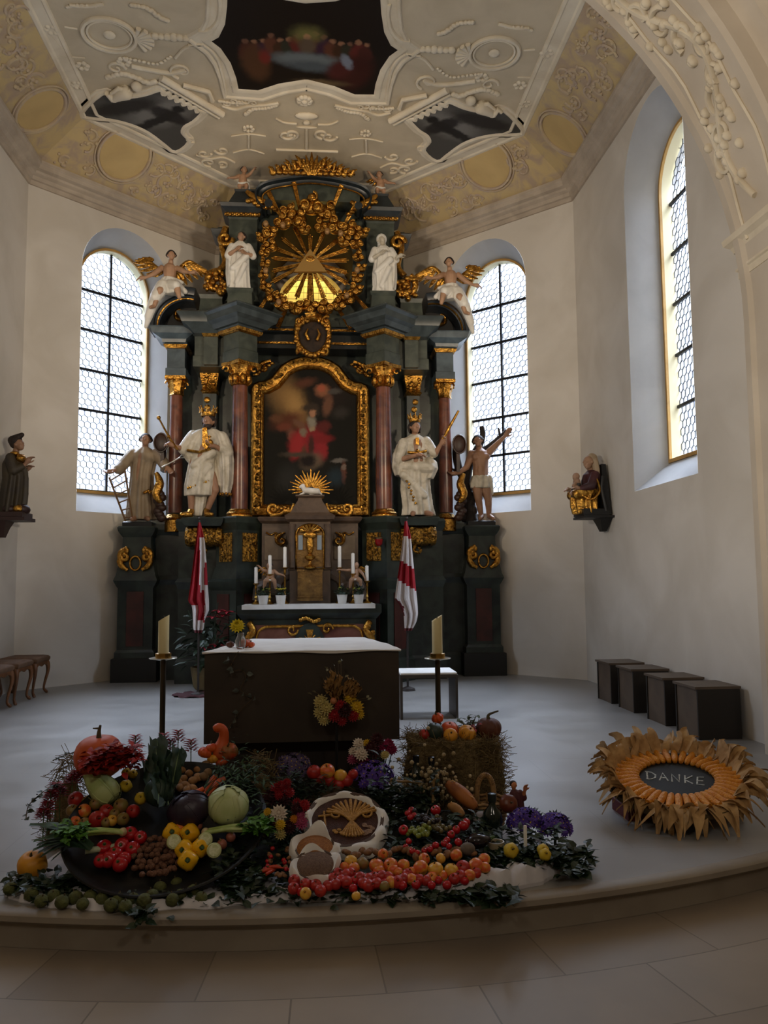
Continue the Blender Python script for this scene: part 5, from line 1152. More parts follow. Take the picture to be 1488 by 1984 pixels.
# ---------------------------------------------------------------- tabernacle and what stands on the altar
TX, TY, TZ = AA-.03, 11.22, 1.105
tb = thing('tabernacle', 'brown and gold tabernacle with niche and side panels on the high altar', 'tabernacle', (TX, TY, TZ))
zz = lambda py: aty(603, py, TY).z
b = MB(); b.box((TX, TY+.22, (TZ+zz(1012))/2+.0), (1.36, .12, zz(1012)-TZ)); b.stack((TX, TY+.22, zz(1012)), [(0,1.38,.16),(.03,1.44,.24),(.07,1.48,.28),(.09,1.44,.24)])
b.stack((TX, TY+.05, TZ), [(0,.56,.34),(.46,.56,.34),(.48,.62,.4),(.52,.58,.36),(zz(1012)-TZ,.56,.34)]); b.stack((TX, TY+.06, zz(1012)), [(0,.58,.36),(.03,.66,.46),(.08,.7,.5),(.1,.64,.44),(.13,.54,.36),(.22,.44,.3),(.3,.34,.26),(.34,.32,.24),(.36,.4,.32),(.38,.4,.32)])
for k in (-1, 1):
    b.lathe([(.05,0),(.045,.1),(.045,.55),(.055,.6)], 10, (TX+k*.25, TY-.14, zz(1100)))
    b.tube(catmull([(TX+k*.28,TY,TZ+.42),(TX+k*.42,TY,TZ+.34),(TX+k*.5,TY,TZ+.22),(TX+k*.66,TY,TZ+.26),(TX+k*.7,TY,TZ+.05)],5), [.08]*8+[.1]*13, 8)
W(b, 'body', brown_m, tb, 20)
b = MB(); zd0, zd1 = zz(1102), zz(1016); arc = [(TX-.19, zd0), (TX+.19, zd0), (TX+.19, zd1-.15)]+[(TX+.19*cos(a), zd1-.15+.14*sin(a)) for a in [pi*i/12 for i in range(1, 12)]]+[(TX-.19, zd1-.15)]
b.prism(arc, TY-.135, TY-.115); dullg = mat('dull_gilding', '#8d6c3a', .45, .55, col2='#6a4f2a', scale=9, bump=.4, bscale=30); dr = W(b, 'niche_door', dullg, tb, 20)
b = MB(); b.tube([(x, TY-.14, z) for x, z in arc], .018, 6, closed=True)
b.lathe([(.08,0),(.09,.02),(.03,.05),(.02,.1),(.07,.14),(.075,.17),(.02,.2)], 14, (TX, TY-.2, zd0)); b.ell((TX, TY-.16, zd0+.34), (.05,.03,.16), 10, 8); b.ell((TX, TY-.17, zd1-.16), (.1,.03,.05), 10, 6)
for k in range(7): a = -1.2+.4*k; b.tube([(TX+.04*sin(a), TY-.15, zd1-.12+.03*cos(a)), (TX+.15*sin(a), TY-.17, zd1-.13+.12*cos(a))], [.015,.03], 6)
W(b, 'gilt_ornament', gold, dr, 60)
b = MB(); b.box((TX-.13, TY-.14, zd0+.36), (.06, .02, .2)); b.box((TX+.13, TY-.14, zd0+.36), (.06, .02, .2)); W(b, 'glass_inlay', mat('blue_grey_glass', '#8a959b', .2), dr, 0)
b = MB(); b.box((TX, TY-.135, TZ+.26), (.34, .03, .4)); b.box((TX, TY-.15, TZ+.06), (.36, .02, .03)); b.box((TX, TY-.15, TZ+.1), (.36, .02, .015)); b.box((TX, TY-.15, TZ+.46), (.36, .02, .03)); b.ell((TX, TY-.15, TZ+.3), (.02,.01,.03), 7, 5)
W(b, 'lower_door', dullg, tb, 20)
for k in (-1, 1):
    b = MB(); b.box((TX+k*.49, TY+.155, zz(1060)), (.30, .02, .34)); W(b, 'side_panel', mat('brown_panel', '#6a5944', .5, col2='#584835', scale=6), tb, 0)
    b = MB(); X = TX+k*.49
    b.tube(catmull([(X-.13,TY+.14,zz(1030)),(X-.06,TY+.13,zz(1035)),(X,TY+.13,zz(1031)),(X+.06,TY+.13,zz(1035)),(X+.13,TY+.14,zz(1030))],4), .014, 6); b.tube([(X,TY+.14,zz(1034)),(X,TY+.14,zz(1050))], [.016,.005], 6)
    b.tube(spiral((TX+k*.40,TY+.1,zz(1046)), .09, 1.57, 1.2, 18, -k), [.03*(1-.5*i/17) for i in range(18)], 6)
    z0 = zz(1001)+.03; c = (TX+k*.52, TY+.12, z0+.09); b.tube(spiral(c, .085, -1.57 if k > 0 else -1.57, 1.3, 22, k), [.035*(1-.4*i/21) for i in range(22)], 7)
    b.tube(catmull([(TX+k*.56,TY+.12,z0),(TX+k*.42,TY+.11,z0+.02),(TX+k*.34,TY+.1,z0+.06),(TX+k*.27,TY+.08,z0+.05),(TX+k*.22,TY+.06,z0+.16)],5), [.03]*8+[.045]*8+[.03]*5, 7)
    for i in range(4): b.ell((TX+k*(.3+.05*i), TY+.08, z0+.09+.015*(i % 2)), (.035,.025,.03), 7, 5)
    W(b, 'gilt_scroll', gold, tb, 60)
zl = zz(1012)+.38
b = MB(); lc = Vector((TX+.01, TY+.06, zl+.09))
for k in range(19):
    a = radians(-10+200*k/18); L = .27+.05*(k % 2); b.tube([lc+Vector((.06*cos(a), .08, .05*sin(a))), lc+Vector((L*.6*cos(a), .07, L*.6*sin(a)*.95)), lc+Vector((L*cos(a), .08, L*sin(a)*.95))], [.008,.016,.005], 6, flat=((0,1,0),.4))
W(b, 'ray_fan', gold, tb, 60)
b = MB(); z = zl-.0; P = lambda x, dz: (TX+x, TY+.02, z+dz)
for p0, r0, p1, r1 in ((P(-.06,.07),.045,P(.1,.06),.045),(P(-.08,.08),.035,P(-.1,.13),.03),(P(-.1,.14),.03,P(-.14,.12),.018),(P(.12,.05),.02,P(.16,.02),.012),(P(-.07,.04),.016,P(-.14,.015),.012),(P(.08,.04),.02,P(.0,.015),.013)): cap(b, p0, r0, p1, r1)
b2 = MB(); b2.v = [(x-TX, y-TY, zq-TZ) for x, y, zq in b.v]; b2.f = b.f; b2.m = b.m; skin_obj('lamb', b2, .006, white_s, tb, 2)

MZ = 1.10
c_ = MB(); x0, x1, y0, y1 = TX-.885, TX+.865, 10.62, 11.5
c_.box(((x0+x1)/2, (y0+y1)/2, MZ+.007), (x1-x0, y1-y0, .010)); c_.box(((x0+x1)/2, y0-.004, MZ-.018), (x1-x0, .008, .058))
o = W2(c_, 'altar_cloth', white_cloth, Vector((TX, 11.0, MZ)), 20); tag(o, 'white cloth edging the top of the high altar', 'altar cloth')
TZC = MZ+.0125
def candle(px, top, bot, y, label):
    p = aty(px, bot, y); zt = aty(px, top, y).z
    t = thing('altar_candlestick', label, 'candlestick', (p.x, y, TZC), 0, 'candlesticks on the high altar'); h = p.z-TZC
    b = MB(); b.lathe([(.055,0),(.06,.008),(.05,.02),(.02,.04),(.014,.07),(.024,.09),(.014,.11),(.012,h-.09),(.02,h-.07),(.014,h-.05),(.016,h-.03),(.045,h-.012),(.046,h-.004),(.03,h)], 14); b.build('stick', brass, t, 50)
    b = MB(); b.lathe([(.024,h),(.024,h+zt-p.z-.006),(.018,h+zt-p.z)], 12); b.tube([(0,0,h+zt-p.z),(0,0,h+zt-p.z+.012)], .003, 5); b.build('candle', mat('white_wax', '#e4e1d8', .5), t, 50)
cl = ['short outer white candle on brass stick, by the red and white flag showing two stripes', 'middle white candle in front of the bare kneeling cherub', 'tall white candle standing close beside the tabernacle above the yellow-flowered pot', 'tall white candle close beside the tabernacle next to the cherub with outstretched arm', 'middle white candle in front of the cherub with outstretched arm', 'short outermost white candle at the altar end near the hanging white flag']
for (px, a, b_), l in zip(((496,1099,1130),(523,1076,1112),(552,1060,1099),(658,1058,1099),(684,1072,1111),(711,1096,1125)), cl): candle(px, a, b_, 10.98 if px not in (552,658) else 11.0, l)
leafg = mat('leaf_green', '#2f4a26', .6, col2='#1f3519', scale=9)
leafd = mat('leaf_dark', '#22351f', .55, col2='#14230f', scale=9)
yelf = mat('yellow_petal', '#d2c23a', .6, col2='#b5a22a', scale=10)
def rot3(yaw, pitch, roll=0): return (Matrix.Rotation(yaw, 4, 'Z') @ Matrix.Rotation(-pitch, 4, 'Y') @ Matrix.Rotation(roll, 4, 'X'))
def leafball(mb, c, R, n, L, W_, rg, lift=.3, mi=0):
    for i in range(n):
        a = rg.uniform(0, 2*pi); e = math.asin(rg.uniform(-.1, 1)); d = Vector((cos(a)*cos(e)*R[0], sin(a)*cos(e)*R[1], sin(e)*R[2]))
        mb.leaf(Vector(c)+d*rg.uniform(.55, 1), L*rg.uniform(.7, 1.2), W_, rot3(a+rg.uniform(-.6,.6), e*.6+rg.uniform(-.3,.4)+lift, rg.uniform(-.5,.5)), mi)
pot_l = ['white pot of green plant on the altar end beside the red-and-white striped flag', 'white pot of yellow-flowered plant between the cherub and the tabernacle', 'white pot of green plant below the tall candle beside the outstretched cherub', 'white pot of green plant below the outstretched cherub at the altar end']
for i, px in enumerate((510,544,663,695)):
    p = aty(px, 1168, 10.8); t = thing('potted_plant', pot_l[i], 'potted plant', (p.x, 10.8, TZC), 0, 'potted plants on the high altar')
    b = MB(); b.lathe([(.05,0),(.055,.005),(.068,.1),(.072,.122),(.066,.122),(.06,.11)], 16); b.build('pot', mat('white_glaze', '#e6e4df', .3), t, 50)
    rg = random.Random(i); b = MB(); b.ell((0,0,.13), (.06,.06,.04), 8, 6); leafball(b, (0,0,.13), (.1,.08,.09), 70, .05, .028, rg); b.build('foliage', leafd, t, 0)
    b = MB()
    for k in range(22 if i == 1 else 9): a = rg.uniform(0, 6.28); r = rg.uniform(0,.085); b.ell((r*cos(a), r*sin(a)-.02, .2+rg.uniform(-.01,.015)), (.014,.014,.008), 6, 4)
    b.build('blossom', yelf if i == 1 else mat('lime_bud', '#8d9a3c', .6), t, 60)
p = aty(525,1112,11.12); putto((p.x, 11.02, TZ+.24), .34, 'kneeling cherub statue behind the middle candle beside the tabernacle', True, -1, 'cherub_statue', seat=True)
p = aty(687,1110,11.12); putto((p.x, 11.02, TZ+.24), .34, 'cherub statue with outstretched arm beside the tabernacle near the altar end', True, 1, 'cherub_statue', arms=[((-.06,.27),(-.14,-.04,.27),(-.24,-.06,.28),1),((.07,.27),(.12,-.05,.22),(.15,-.08,.16),-1)], seat=True)
p = aty(734,1050,11.1); t = thing('sanctuary_lamp', 'small red glass lamp hanging on the altar pedestal beside the column', 'lamp', (p.x, 11.1, p.z-.06))
b = MB(); b.lathe([(.02,0),(.05,.03),(.055,.1),(.05,.12)], 14); b.build('red_glass', mat('red_glass', '#8a0d12', .15, trans=.2), t, 60)
b = MB(); b.lathe([(.058,.1),(.06,.12),(.05,.13)], 14); b.lathe([(.03,-.02),(.025,.0),(.02,.01)], 10); b.tube([(0,.05,.1),(0,.12,.17),(0,.2,.18)], .008, 6); b.build('holder', mat('aged_bronze', '#4a3a22', .4, .8), t, 50)

# ---------------------------------------------------------------- furniture of the sanctuary
bronze = mat('dark_bronze', '#3d342a', .5, .15, col2='#322a22', scale=3)
bronze2 = mat('dark_bronze_base', '#33261e', .55, .2, col2='#261d17', scale=3)
b = MB(); plan = [(-.68,4.96),(.50,4.96),(.48,5.35),(.35,6.06),(-.49,6.04)]
fa = thing('altar_table', 'dark bronze block altar with overhanging upper block behind the harvest display', 'altar', (-.08, 5.4, 0))
b.prism(plan, .44, .982, 'z'); W(b, 'upper_block', bronze, fa, 0)
b = MB(); b.prism([(-.60,5.10),(.415,5.10),(.30,5.92),(-.44,5.92)], 0, .44, 'z'); W(b, 'foot', bronze2, fa, 0)
b = MB(); rg = random.Random(4); rows = []
def edge(t):
    e = [(-.69,4.945),(.51,4.945),(.475,5.35),(.35,6.05),(-.49,6.03)]
    return e
e = edge(0); pts = []
for i in range(len(e)):
    a, c = Vector(e[i]), Vector(e[(i+1) % len(e)]); n_ = int((c-a).length/.05)
    for k in range(n_): pts.append(a.lerp(c, k/n_))
cen = Vector((-.09, 5.45))
for f, dz in ((1.004,-.010),(1.006,.001),(.97,.004),(.6,.0035),(.2,.0035)):
    rows.append([((cen+(p-cen)*f).x, (cen+(p-cen)*f).y, .985+dz+(.004*sin(i*.7)+.004*sin(i*.31) if f > .9 and dz < 0 else .0015*sin(i*.9+f*9))) for i, p in enumerate(pts)])
b.grid(rows, closed=True); k = len(b.v); b.f.append(tuple(range(k-len(pts), k))); b.m.append(0)
o = W2(b, 'altar_cloth', white_cloth, Vector((-.09, 5.45, .985)), 40); tag(o, 'white cloth covering the top of the dark bronze block altar', 'altar cloth')

wax = mat('cream_wax', '#dccf9f', .5, col2='#d3c491', scale=3)
def big_candle(px, label):
    p = aty(px, 1300, 5.6); t = thing('altar_candlestick', label, 'candlestick', (p.x, 5.6, 0), 0, 'tall floor candlesticks beside the altar'); zp = aty(px, 1276, 5.6).z
    b = MB(); b.lathe([(.13,0),(.13,.012),(.02,.02),(.018,.05)], 24); b.build('foot', bronze, t, 40)
    b = MB(); b.tube([(0,0,.02),(0,0,zp)], .019, 12); b.build('pole', mat('pole_bronze', '#4a4030', .4, .7), t, 40)
    b = MB(); b.lathe([(.02,zp-.012),(.09,zp),(.094,zp+.004),(.092,zp+.007),(.03,zp+.006)], 28); b.build('drip_plate', mat('silver_plate', '#bfb8a8', .25, .9), t, 40)
    b = MB(); b.lathe([(.054,zp+.006),(.054,zp+.036),(.046,zp+.038),(.042,zp+.036)], 20); b.build('cup', brass, t, 40)
    h0, h1 = zp+.037, aty(px, 1192, 5.6).z; b = MB(); n = 20; r = .0365
    rows = [[(r*cos(2*pi*i/n), r*sin(2*pi*i/n), h0) for i in range(n)], [(r*cos(2*pi*i/n), r*sin(2*pi*i/n), h1-.02+.022*cos(2*pi*i/n)) for i in range(n)], [(r*.8*cos(2*pi*i/n), r*.8*sin(2*pi*i/n), h1-.026+.018*cos(2*pi*i/n)) for i in range(n)]]
    b.grid(rows, closed=True); b.add(rows[2], [tuple(range(n))]); b.build('candle', wax, t, 50)
    b = MB(); b.tube([(0,0,h1-.03),(.002,0,h1-.005)], .003, 5); b.build('wick', black_m, t, 40)
big_candle(316, 'thick cream candle on tall floor stick above the orange pumpkin')
big_candle(848, 'thick cream candle on tall floor stick behind the hay bale')

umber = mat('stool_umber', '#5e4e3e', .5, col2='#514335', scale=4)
for i, (y0, y1) in enumerate(((8.95,9.4),(8.30,8.74),(7.53,7.97),(6.86,7.31))):
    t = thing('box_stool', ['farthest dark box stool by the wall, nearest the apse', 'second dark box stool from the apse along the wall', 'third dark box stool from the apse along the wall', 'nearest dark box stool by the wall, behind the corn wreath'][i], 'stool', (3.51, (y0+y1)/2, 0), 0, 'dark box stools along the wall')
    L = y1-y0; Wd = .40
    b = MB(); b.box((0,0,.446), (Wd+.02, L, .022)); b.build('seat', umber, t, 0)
    for k in (-1, 1): b = MB(); b.box((.005, k*(L/2-.012), .2175), (Wd-.01, .02, .435)); b.build('end_panel', mat('stool_shaded', '#221c16', .6), t, 0)  # end panels darker than the umber: their shade is put into the colour
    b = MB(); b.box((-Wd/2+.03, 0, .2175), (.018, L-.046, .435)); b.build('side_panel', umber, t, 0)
t = thing('padded_bench', 'low dark stool bench with white seat pad behind the block altar', 'bench', (1.14, 8.45, 0))
b = MB(); b.box((0,0,.43), (.60,.46,.03)); b.build('seat', bronze, t, 0)
for k in (-1, 1): b = MB(); b.box((k*.285,0,.207), (.025,.44,.415)); b.build('end_panel', bronze, t, 0)
b = MB(); b.stack((0,0,.445), [(0,.57,.42),(.004,.58,.43),(.02,.58,.43),(.028,.56,.41)]); b.build('seat_pad', white_cloth, t, 40)

# carved stools by the other wall
wal = mat('walnut', '#7a4f2c', .45, col2='#5f3c22', scale=7); uph = mat('brown_upholstery', '#6e5138', .8, col2='#5e4430', scale=14)
lab = ['carved curved-leg stool with brown seat nearest the corner', 'middle carved curved-leg stool with brown seat', 'nearest carved curved-leg stool, mostly cut by the picture edge']
for i, y in enumerate((10.67, 10.05, 9.43)):
    t = thing('upholstered_stool', lab[i], 'stool', (-3.735, y, 0), 0, 'carved stools along the wall')
    b = MB(); b.stack((0,0,.42), [(0,.47,.49),(.02,.49,.51),(.045,.49,.51),(.065,.45,.47),(.075,.36,.38)]); b.build('seat', uph, t, 50)
    b = MB(); 
    for k in (-1, 1):
        b.prism([(-.2,.42),(.2,.42),(.2,.36),(.1,.385),(0,.36),(-.1,.385),(-.2,.36)], k*.235-.008, k*.235+.008, 'y'); b.prism([(-.22,.42),(.22,.42),(.22,.36),(.1,.385),(0,.36),(-.1,.385),(-.22,.36)], k*.222-.008, k*.222+.008, 'x')
    b.build('apron', wal, t, 20)
    for kx in (-1, 1):
        for ky in (-1, 1):
            b = MB(); D = lambda r, z: (kx*(.2+r*.7), ky*(.215+r*.7), z)
            b.tube(catmull([D(.0,.42), D(.03,.36), D(.03,.27), D(-.005,.14), D(-.015,.06), D(.02,.018), D(.035,.014)], 4), [.032,.034,.035,.034,.03,.028,.026,.024,.022,.02,.019,.018,.017,.016,.015,.015,.016,.017,.019,.02,.02,.019,.018,.015,.013], 8); b.build('leg', wal, t, 60)

# banners on poles before the altar
redc = mat('red_cloth', '#a3101f', .75, col2='#8c0d1a', scale=5); whc = mat('white_cloth_banner', '#d8d0cb', .8, col2='#c9c0bc', scale=4); frg = mat('dark_fringe', '#5d1a20', .8)
def banner(name, label, outl, col, y, pole, tip):
    ytop, ybot = outl[0][0], outl[-1][0]; n, K = 14, 44; vs = []; b = MB(); P = []
    for i in range(K+1):
        py = ytop+(ybot-ytop)*i/K
        for (a, c) in zip(outl, outl[1:]):
            if a[0] <= py <= c[0]: f = (py-a[0])/(c[0]-a[0]); l = a[1]+(c[1]-a[1])*f; r = a[2]+(c[2]-a[2])*f; break
        P.append([(l+(r-l)*j/n, py) for j in range(n+1)])
    rows = [[aty(px, py, y+.035*sin(j*1.35+i*.03)*min(1, i/10)+.02*sin(j*.6)) for j, (px, py) in enumerate(R)] for i, R in enumerate(P)]
    b.grid(rows)
    idx = []
    for i in range(K):
        for j in range(n): idx.append(col(*[(P[i][j][q]+P[i+1][j+1][q])/2 for q in (0, 1)]))
    b.m = idx
    g = aty(*pole[1], y+.06); t = thing(name, label, 'flag', (g.x, g.y, 0))
    W(b, 'cloth', [redc, whc, frg], t, 60)
    b = MB(); tp = aty(*pole[0], y+.06); b.tube([(g.x, g.y, .0), tp, tp+Vector((0,0,.06))], [.014,.014,.006], 8); b.ell(tp+Vector((0,0,.05)), .022, 8, 6); b.lathe([(.10,0),(.09,.03),(.03,.05)], 16, (g.x, g.y, 0)); W(b, 'pole', mat('dark_pole', '#231a14', .6), t, 50)
lo_ = [(1012,384,389),(1050,379,397),(1100,373,401),(1140,368,403),(1165,364,405),(1172,371,405),(1183,373,405),(1200,374,397),(1218,374,395),(1226,378,391)]
def lc_(x, y):
    if y > 1219: return 2
    if x > 387 and 1042 < y < 1180 and x < 396: return 1 if y < 1140+(396-x)*1.2 else 0
    if x >= 396: return 0 if 1088 < y < 1132 else 1
    if y > 1172: return 0 if (x > 383 and y < 1201+(x-383)*.3) else 1
    return 0
banner('church_flag', 'red and white hanging flag before the king statue side of the high altar', lo_, lc_, 10.25, ((387,1012),(384,1330)), None)
ro_ = [(1010,784,789),(1040,781,796),(1080,776,800),(1120,770,804),(1160,765,808),(1172,774,809),(1190,782,810),(1205,783,807),(1222,784,798)]
def rc_(x, y):
    s = (x-786)*.62
    if y > 1216 or (x < 783 and y > 1157+(x-765)*1.0): return 2
    return 0 if y < 1040+s*.5 or 1092+s*1.0 < y < 1132+s*1.0 else 1
banner('church_flag', 'white flag with one red band hanging before the queen statue side of the high altar', ro_, rc_, 10.35, ((788,1012),(790,1330)), None)

# red-flowered plant in a tub, and the dark red cloth under it
g = atz(392, 1338, 0); t = thing('potted_poinsettia', 'tall dark green plant with red star flowers in brown tub behind the altar', 'potted plant', (g.x+.05, g.y, 0))
b = MB(); b.lathe([(.14,0.02),(.17,.06),(.2,.25),(.21,.31),(.19,.31),(.18,.28)], 20); b.build('tub', mat('clay_tub', '#6b5a35', .7, col2='#5a4a2c', scale=6), t, 50)
rg = random.Random(9); b = MB(); b.ell((0,0,.4), (.14,.14,.14), 8, 6)
for i in range(7): a = i*.9; b.tube(catmull([(0,0,.3),(.1*cos(a),.1*sin(a),.6),(.26*cos(a),.2*sin(a),.85+.05*i)],4), .008, 5)
for i in range(150): a = rg.uniform(0,6.28); z = rg.uniform(.32,1.0); r = rg.uniform(.05,.3); b.leaf((r*cos(a), r*sin(a), z), rg.uniform(.12,.2), .07, rot3(a+rg.uniform(-.5,.5), rg.uniform(-.5,.7), rg.uniform(-.4,.4)))
b.build('foliage', leafd, t, 0)
for px, py in ((425,1184),(440,1186),(412,1196),(399,1256),(432,1192),(418,1250)):
    p = aty(px, py, g.y-.12)-t.location; b = MB()
    for k in range(8): b.leaf(p, .13, .05, rot3(k*.79, .1+.2*(k % 2), 0))
    b.build('flower', mat('red_bract', '#b01228', .6, col2='#8a0d1e', scale=9), t, 0)
b = MB(); c = atz(378, 1348, 0); n = 26
rows = [[(c.x+.27*f*cos(2*pi*i/n)*(1+.08*sin(3*i)), c.y+.22*f*sin(2*pi*i/n), .004+h+.012*f*sin(i*1.7)) for i in range(n)] for f, h in ((1.0,.006),(.96,.022),(.6,.02),(.2,.02))]
b.grid(rows, closed=True); b.add(rows[3], [tuple(range(n))]); o = W2(b, 'dark_red_cloth', mat('dark_red_cloth', '#3a0f14', .8), Vector((c.x, c.y, 0)), 50); tag(o, 'crumpled dark red cloth on the floor by the brown tub', 'cloth')

# ---------------------------------------------------------------- the harvest display
rg = random.Random(21)
BT = radians(23); BQ = Vector((-.735, 4.095, .235)); BN = Vector((0, -sin(BT), cos(BT)))
BR = Matrix.Rotation(BT, 4, 'X')
def onbowl(px, py, h=0.0): return atp(px, py, BQ+BN*h, BN)          # on a plane h above the bowl's rim
MQ = Vector((0, 3.58, .03)); MA = math.atan(.26); MN = Vector((0, -sin(MA), cos(MA)))
def onheap(px, py, h=0.0): return atp(px, py, MQ+MN*h, MN)

def round_fruit(r, h, dim=.18, lob=0, amp=0.0, n=14):
    """apple-like body of radius r, height h with dimples top and bottom"""
    pr = []
    for i in range(11):
        t = -pi/2+pi*i/10; pr.append((max(.002, r*cos(t)**.8 if abs(cos(t)) > 1e-6 else .002), h/2*sin(t)))
    pr[-1] = (.004, h/2*(1-dim*1.6)); pr[-2] = (pr[-2][0]*.8, h/2*.98); pr[0] = (.004, -h/2*(1-dim))
    b = MB(); b.lathe(pr, n, lob=lob, amp=amp); return b
appR = mat('apple_red', '#94191a', .38, col2='#b83024', scale=22); appO = mat('apple_blush', '#cf5a2a', .38, col2='#d9a23c', scale=16, lo=.42, hi=.62)
appY = mat('apple_yellow', '#d8a83c', .4, col2='#c9752f', scale=14, lo=.45, hi=.7); appG = mat('apple_russet', '#7d7236', .5, col2='#8c5a30', scale=18)
tomR = mat('tomato_red', '#b3141d', .25, col2='#9a0f1a', scale=9); stemb = mat('stem_brown', '#4a3a22', .7); stemg = mat('stem_green', '#3f5a2a', .6)
pepY = mat('pepper_yellow', '#f0bd18', .28, col2='#e2a510', scale=8); pepO = mat('pepper_orange', '#d8731a', .25); quin = mat('quince_yellow', '#cdb02c', .5, col2='#b89a26', scale=12)
potm = mat('potato_skin', '#a5794a', .75, col2='#8a6238', scale=20, bump=.2); potd = mat('potato_dark', '#80633f', .8, col2='#6a5234', scale=20)
nutm = mat('walnut_shell', '#7d5640', .7, col2='#5f3f2e', scale=60, bump=.5, bscale=120); husk = mat('green_husk', '#565c2a', .75, col2='#3c3f1e', scale=22, bump=.4, bscale=70)
carm = mat('carrot', '#d05a1e', .5, col2='#bb4a18', scale=30); pumO = mat('pumpkin_orange', '#c4541a', .55, col2='#b0450f', scale=5)
pumY = mat('pumpkin_yellow', '#d99a2a', .5, col2='#c9851f', scale=6); pumB = mat('pumpkin_russet', '#4a2618', .6, col2='#633420', scale=6); pumG = mat('pumpkin_green', '#20302a', .5, col2='#2f4238', scale=9); gouR = mat('gourd_red', '#c03a1a', .45, col2='#d2641f', scale=7)
hay_m = mat('hay', '#a58a56', .85, col2='#7a6338', scale=18); hay_t = mat('hay_tuft', '#7d6a45', .9, col2='#544528', scale=16); hay_d = mat('hay_dark', '#5a4a2c', .9, col2='#43361f', scale=14)
cabb = mat('cabbage_pale', '#a9b577', .5, col2='#c2c896', scale=6); pcab = mat('pointed_cabbage', '#9fb06a', .5, col2='#bfc98e', scale=7)
redcab = mat('red_cabbage', '#211626', .4, col2='#2d1d33', scale=7); kale = mat('kale_leaf', '#2f4634', .55, col2='#22362a', scale=8)
celm = mat('celery', '#93ab55', .45, col2='#b9c888', scale=10); leekm = mat('leek_leaf', '#2f4a36', .5, col2='#3f5c46', scale=10)
fern = mat('carrot_green', '#2a4a20', .6, col2='#1c3616', scale=14); redf = mat('red_flower', '#9c1420', .6, col2='#75101a', scale=14)
purp = mat('aster_purple', '#5f3fa8', .6, col2='#44288a', scale=16); ivym = mat('ivy_leaf', '#22361f', .45, col2='#16260f', scale=12)
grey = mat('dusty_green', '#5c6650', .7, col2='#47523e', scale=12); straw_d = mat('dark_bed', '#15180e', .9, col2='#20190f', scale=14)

def stem(t, h, r=.003, L=.016, m=None):
    b = MB(); b.tube([(0,0,h), (.002,0,h+L*.6), (.006,0,h+L)], [r,r*.8,r*.9], 6); return b.build('stem', m or stemb, t, 50)
PROTO = {}
def proto(key, fn):
    if key not in PROTO: PROTO[key] = [None, fn]
    return PROTO[key]
def place(key, name, cat, loc, rot, scale, label, group=None):
    """first call builds the kind, later calls copy it and its parts"""
    P = PROTO[key]
    if P[0] is None:
        t = thing(name, label, cat, loc, 0, group, rot); P[1](t); t.scale = (scale,)*3; P[0] = t; return t
    r = dup(P[0], loc, rot, scale, label); r.name = name
    if group: r['group'] = group
    elif 'group' in r: del r['group']
    r['category'] = cat; return r
def fruit_kind(key, m, r, h, dim=.2, part='flesh', st=True, lob=0, amp=0.0, calyx=None):
    def fn(t):
        round_fruit(r, h, dim, lob, amp).build(part, m, t, 70)
        if st: stem(t, h/2*(1-dim*1.6))
        if calyx:
            b = MB()
            for k in range(5): b.leaf((0,0,h/2*.84), r*.62, r*.34, rot3(k*1.26, .25), 0, .3)
            b.tube([(0,0,h/2*.6),(0,0,h/2*1.25)], [r*.17,r*.13], 6); b.build('calyx', calyx, t, 0)
    proto(key, fn)
fruit_kind('apple_red', appR, .036, .064); fruit_kind('apple_blush', appO, .037, .064); fruit_kind('apple_yellow', appY, .037, .064); fruit_kind('russet', appG, .034, .06)
fruit_kind('tomato', tomR, .036, .056, .12, calyx=stemg, st=False); fruit_kind('cherry_tomato', tomR, .022, .04, .1, calyx=stemg, st=False)
fruit_kind('pepper_y', pepY, .044, .085, .22, lob=4, amp=.09, st=False, calyx=stemg); fruit_kind('pepper_o', pepO, .042, .08, .22, lob=4, amp=.09, st=False, calyx=stemg)
fruit_kind('quince', quin, .034, .066, .16, lob=5, amp=.05)
def potato(m):
    def fn(t):
        b = MB(); b.ell((0,0,0), (.030,.023,.021), 12, 8); b.v = [tuple(Vector(p)*(1+.10*mnoise.noise(Vector(p)*45))) for p in b.v]; b.build('tuber', m, t, 70)
    return fn
proto('potato', potato(potm)); proto('potato_d', potato(potd))
def nut(t):
    b = MB(); b.ell((0,0,0), (.019,.0155,.015), 12, 8); b.v = [tuple(Vector(p)*(1+.10*mnoise.noise(Vector(p)*160))) for p in b.v]; b.tube([(.0195*cos(a), 0, .0155*sin(a)) for a in [2*pi*i/16 for i in range(16)]], .0014, 4, closed=True); b.build('shell', nutm, t, 60)
proto('walnut', nut)
def huskn(t):
    b = MB(); b.ell((0,0,0), (.03,.03,.028), 12, 8); b.v = [tuple(Vector(p)*(1+.07*mnoise.noise(Vector(p)*70))) for p in b.v]; b.build('hull', husk, t, 60); b = MB(); b.tube([(0,0,.026),(.002,0,.036)], .003, 5); b.build('stalk', stemb, t, 50)
proto('husk', huskn)
def rr(): return (rg.uniform(-.5,.5), rg.uniform(-.5,.5), rg.uniform(0,6.28))
def tilt(a=.5): return (BT+rg.uniform(-a,a), rg.uniform(-a,a), rg.uniform(0,6.28))

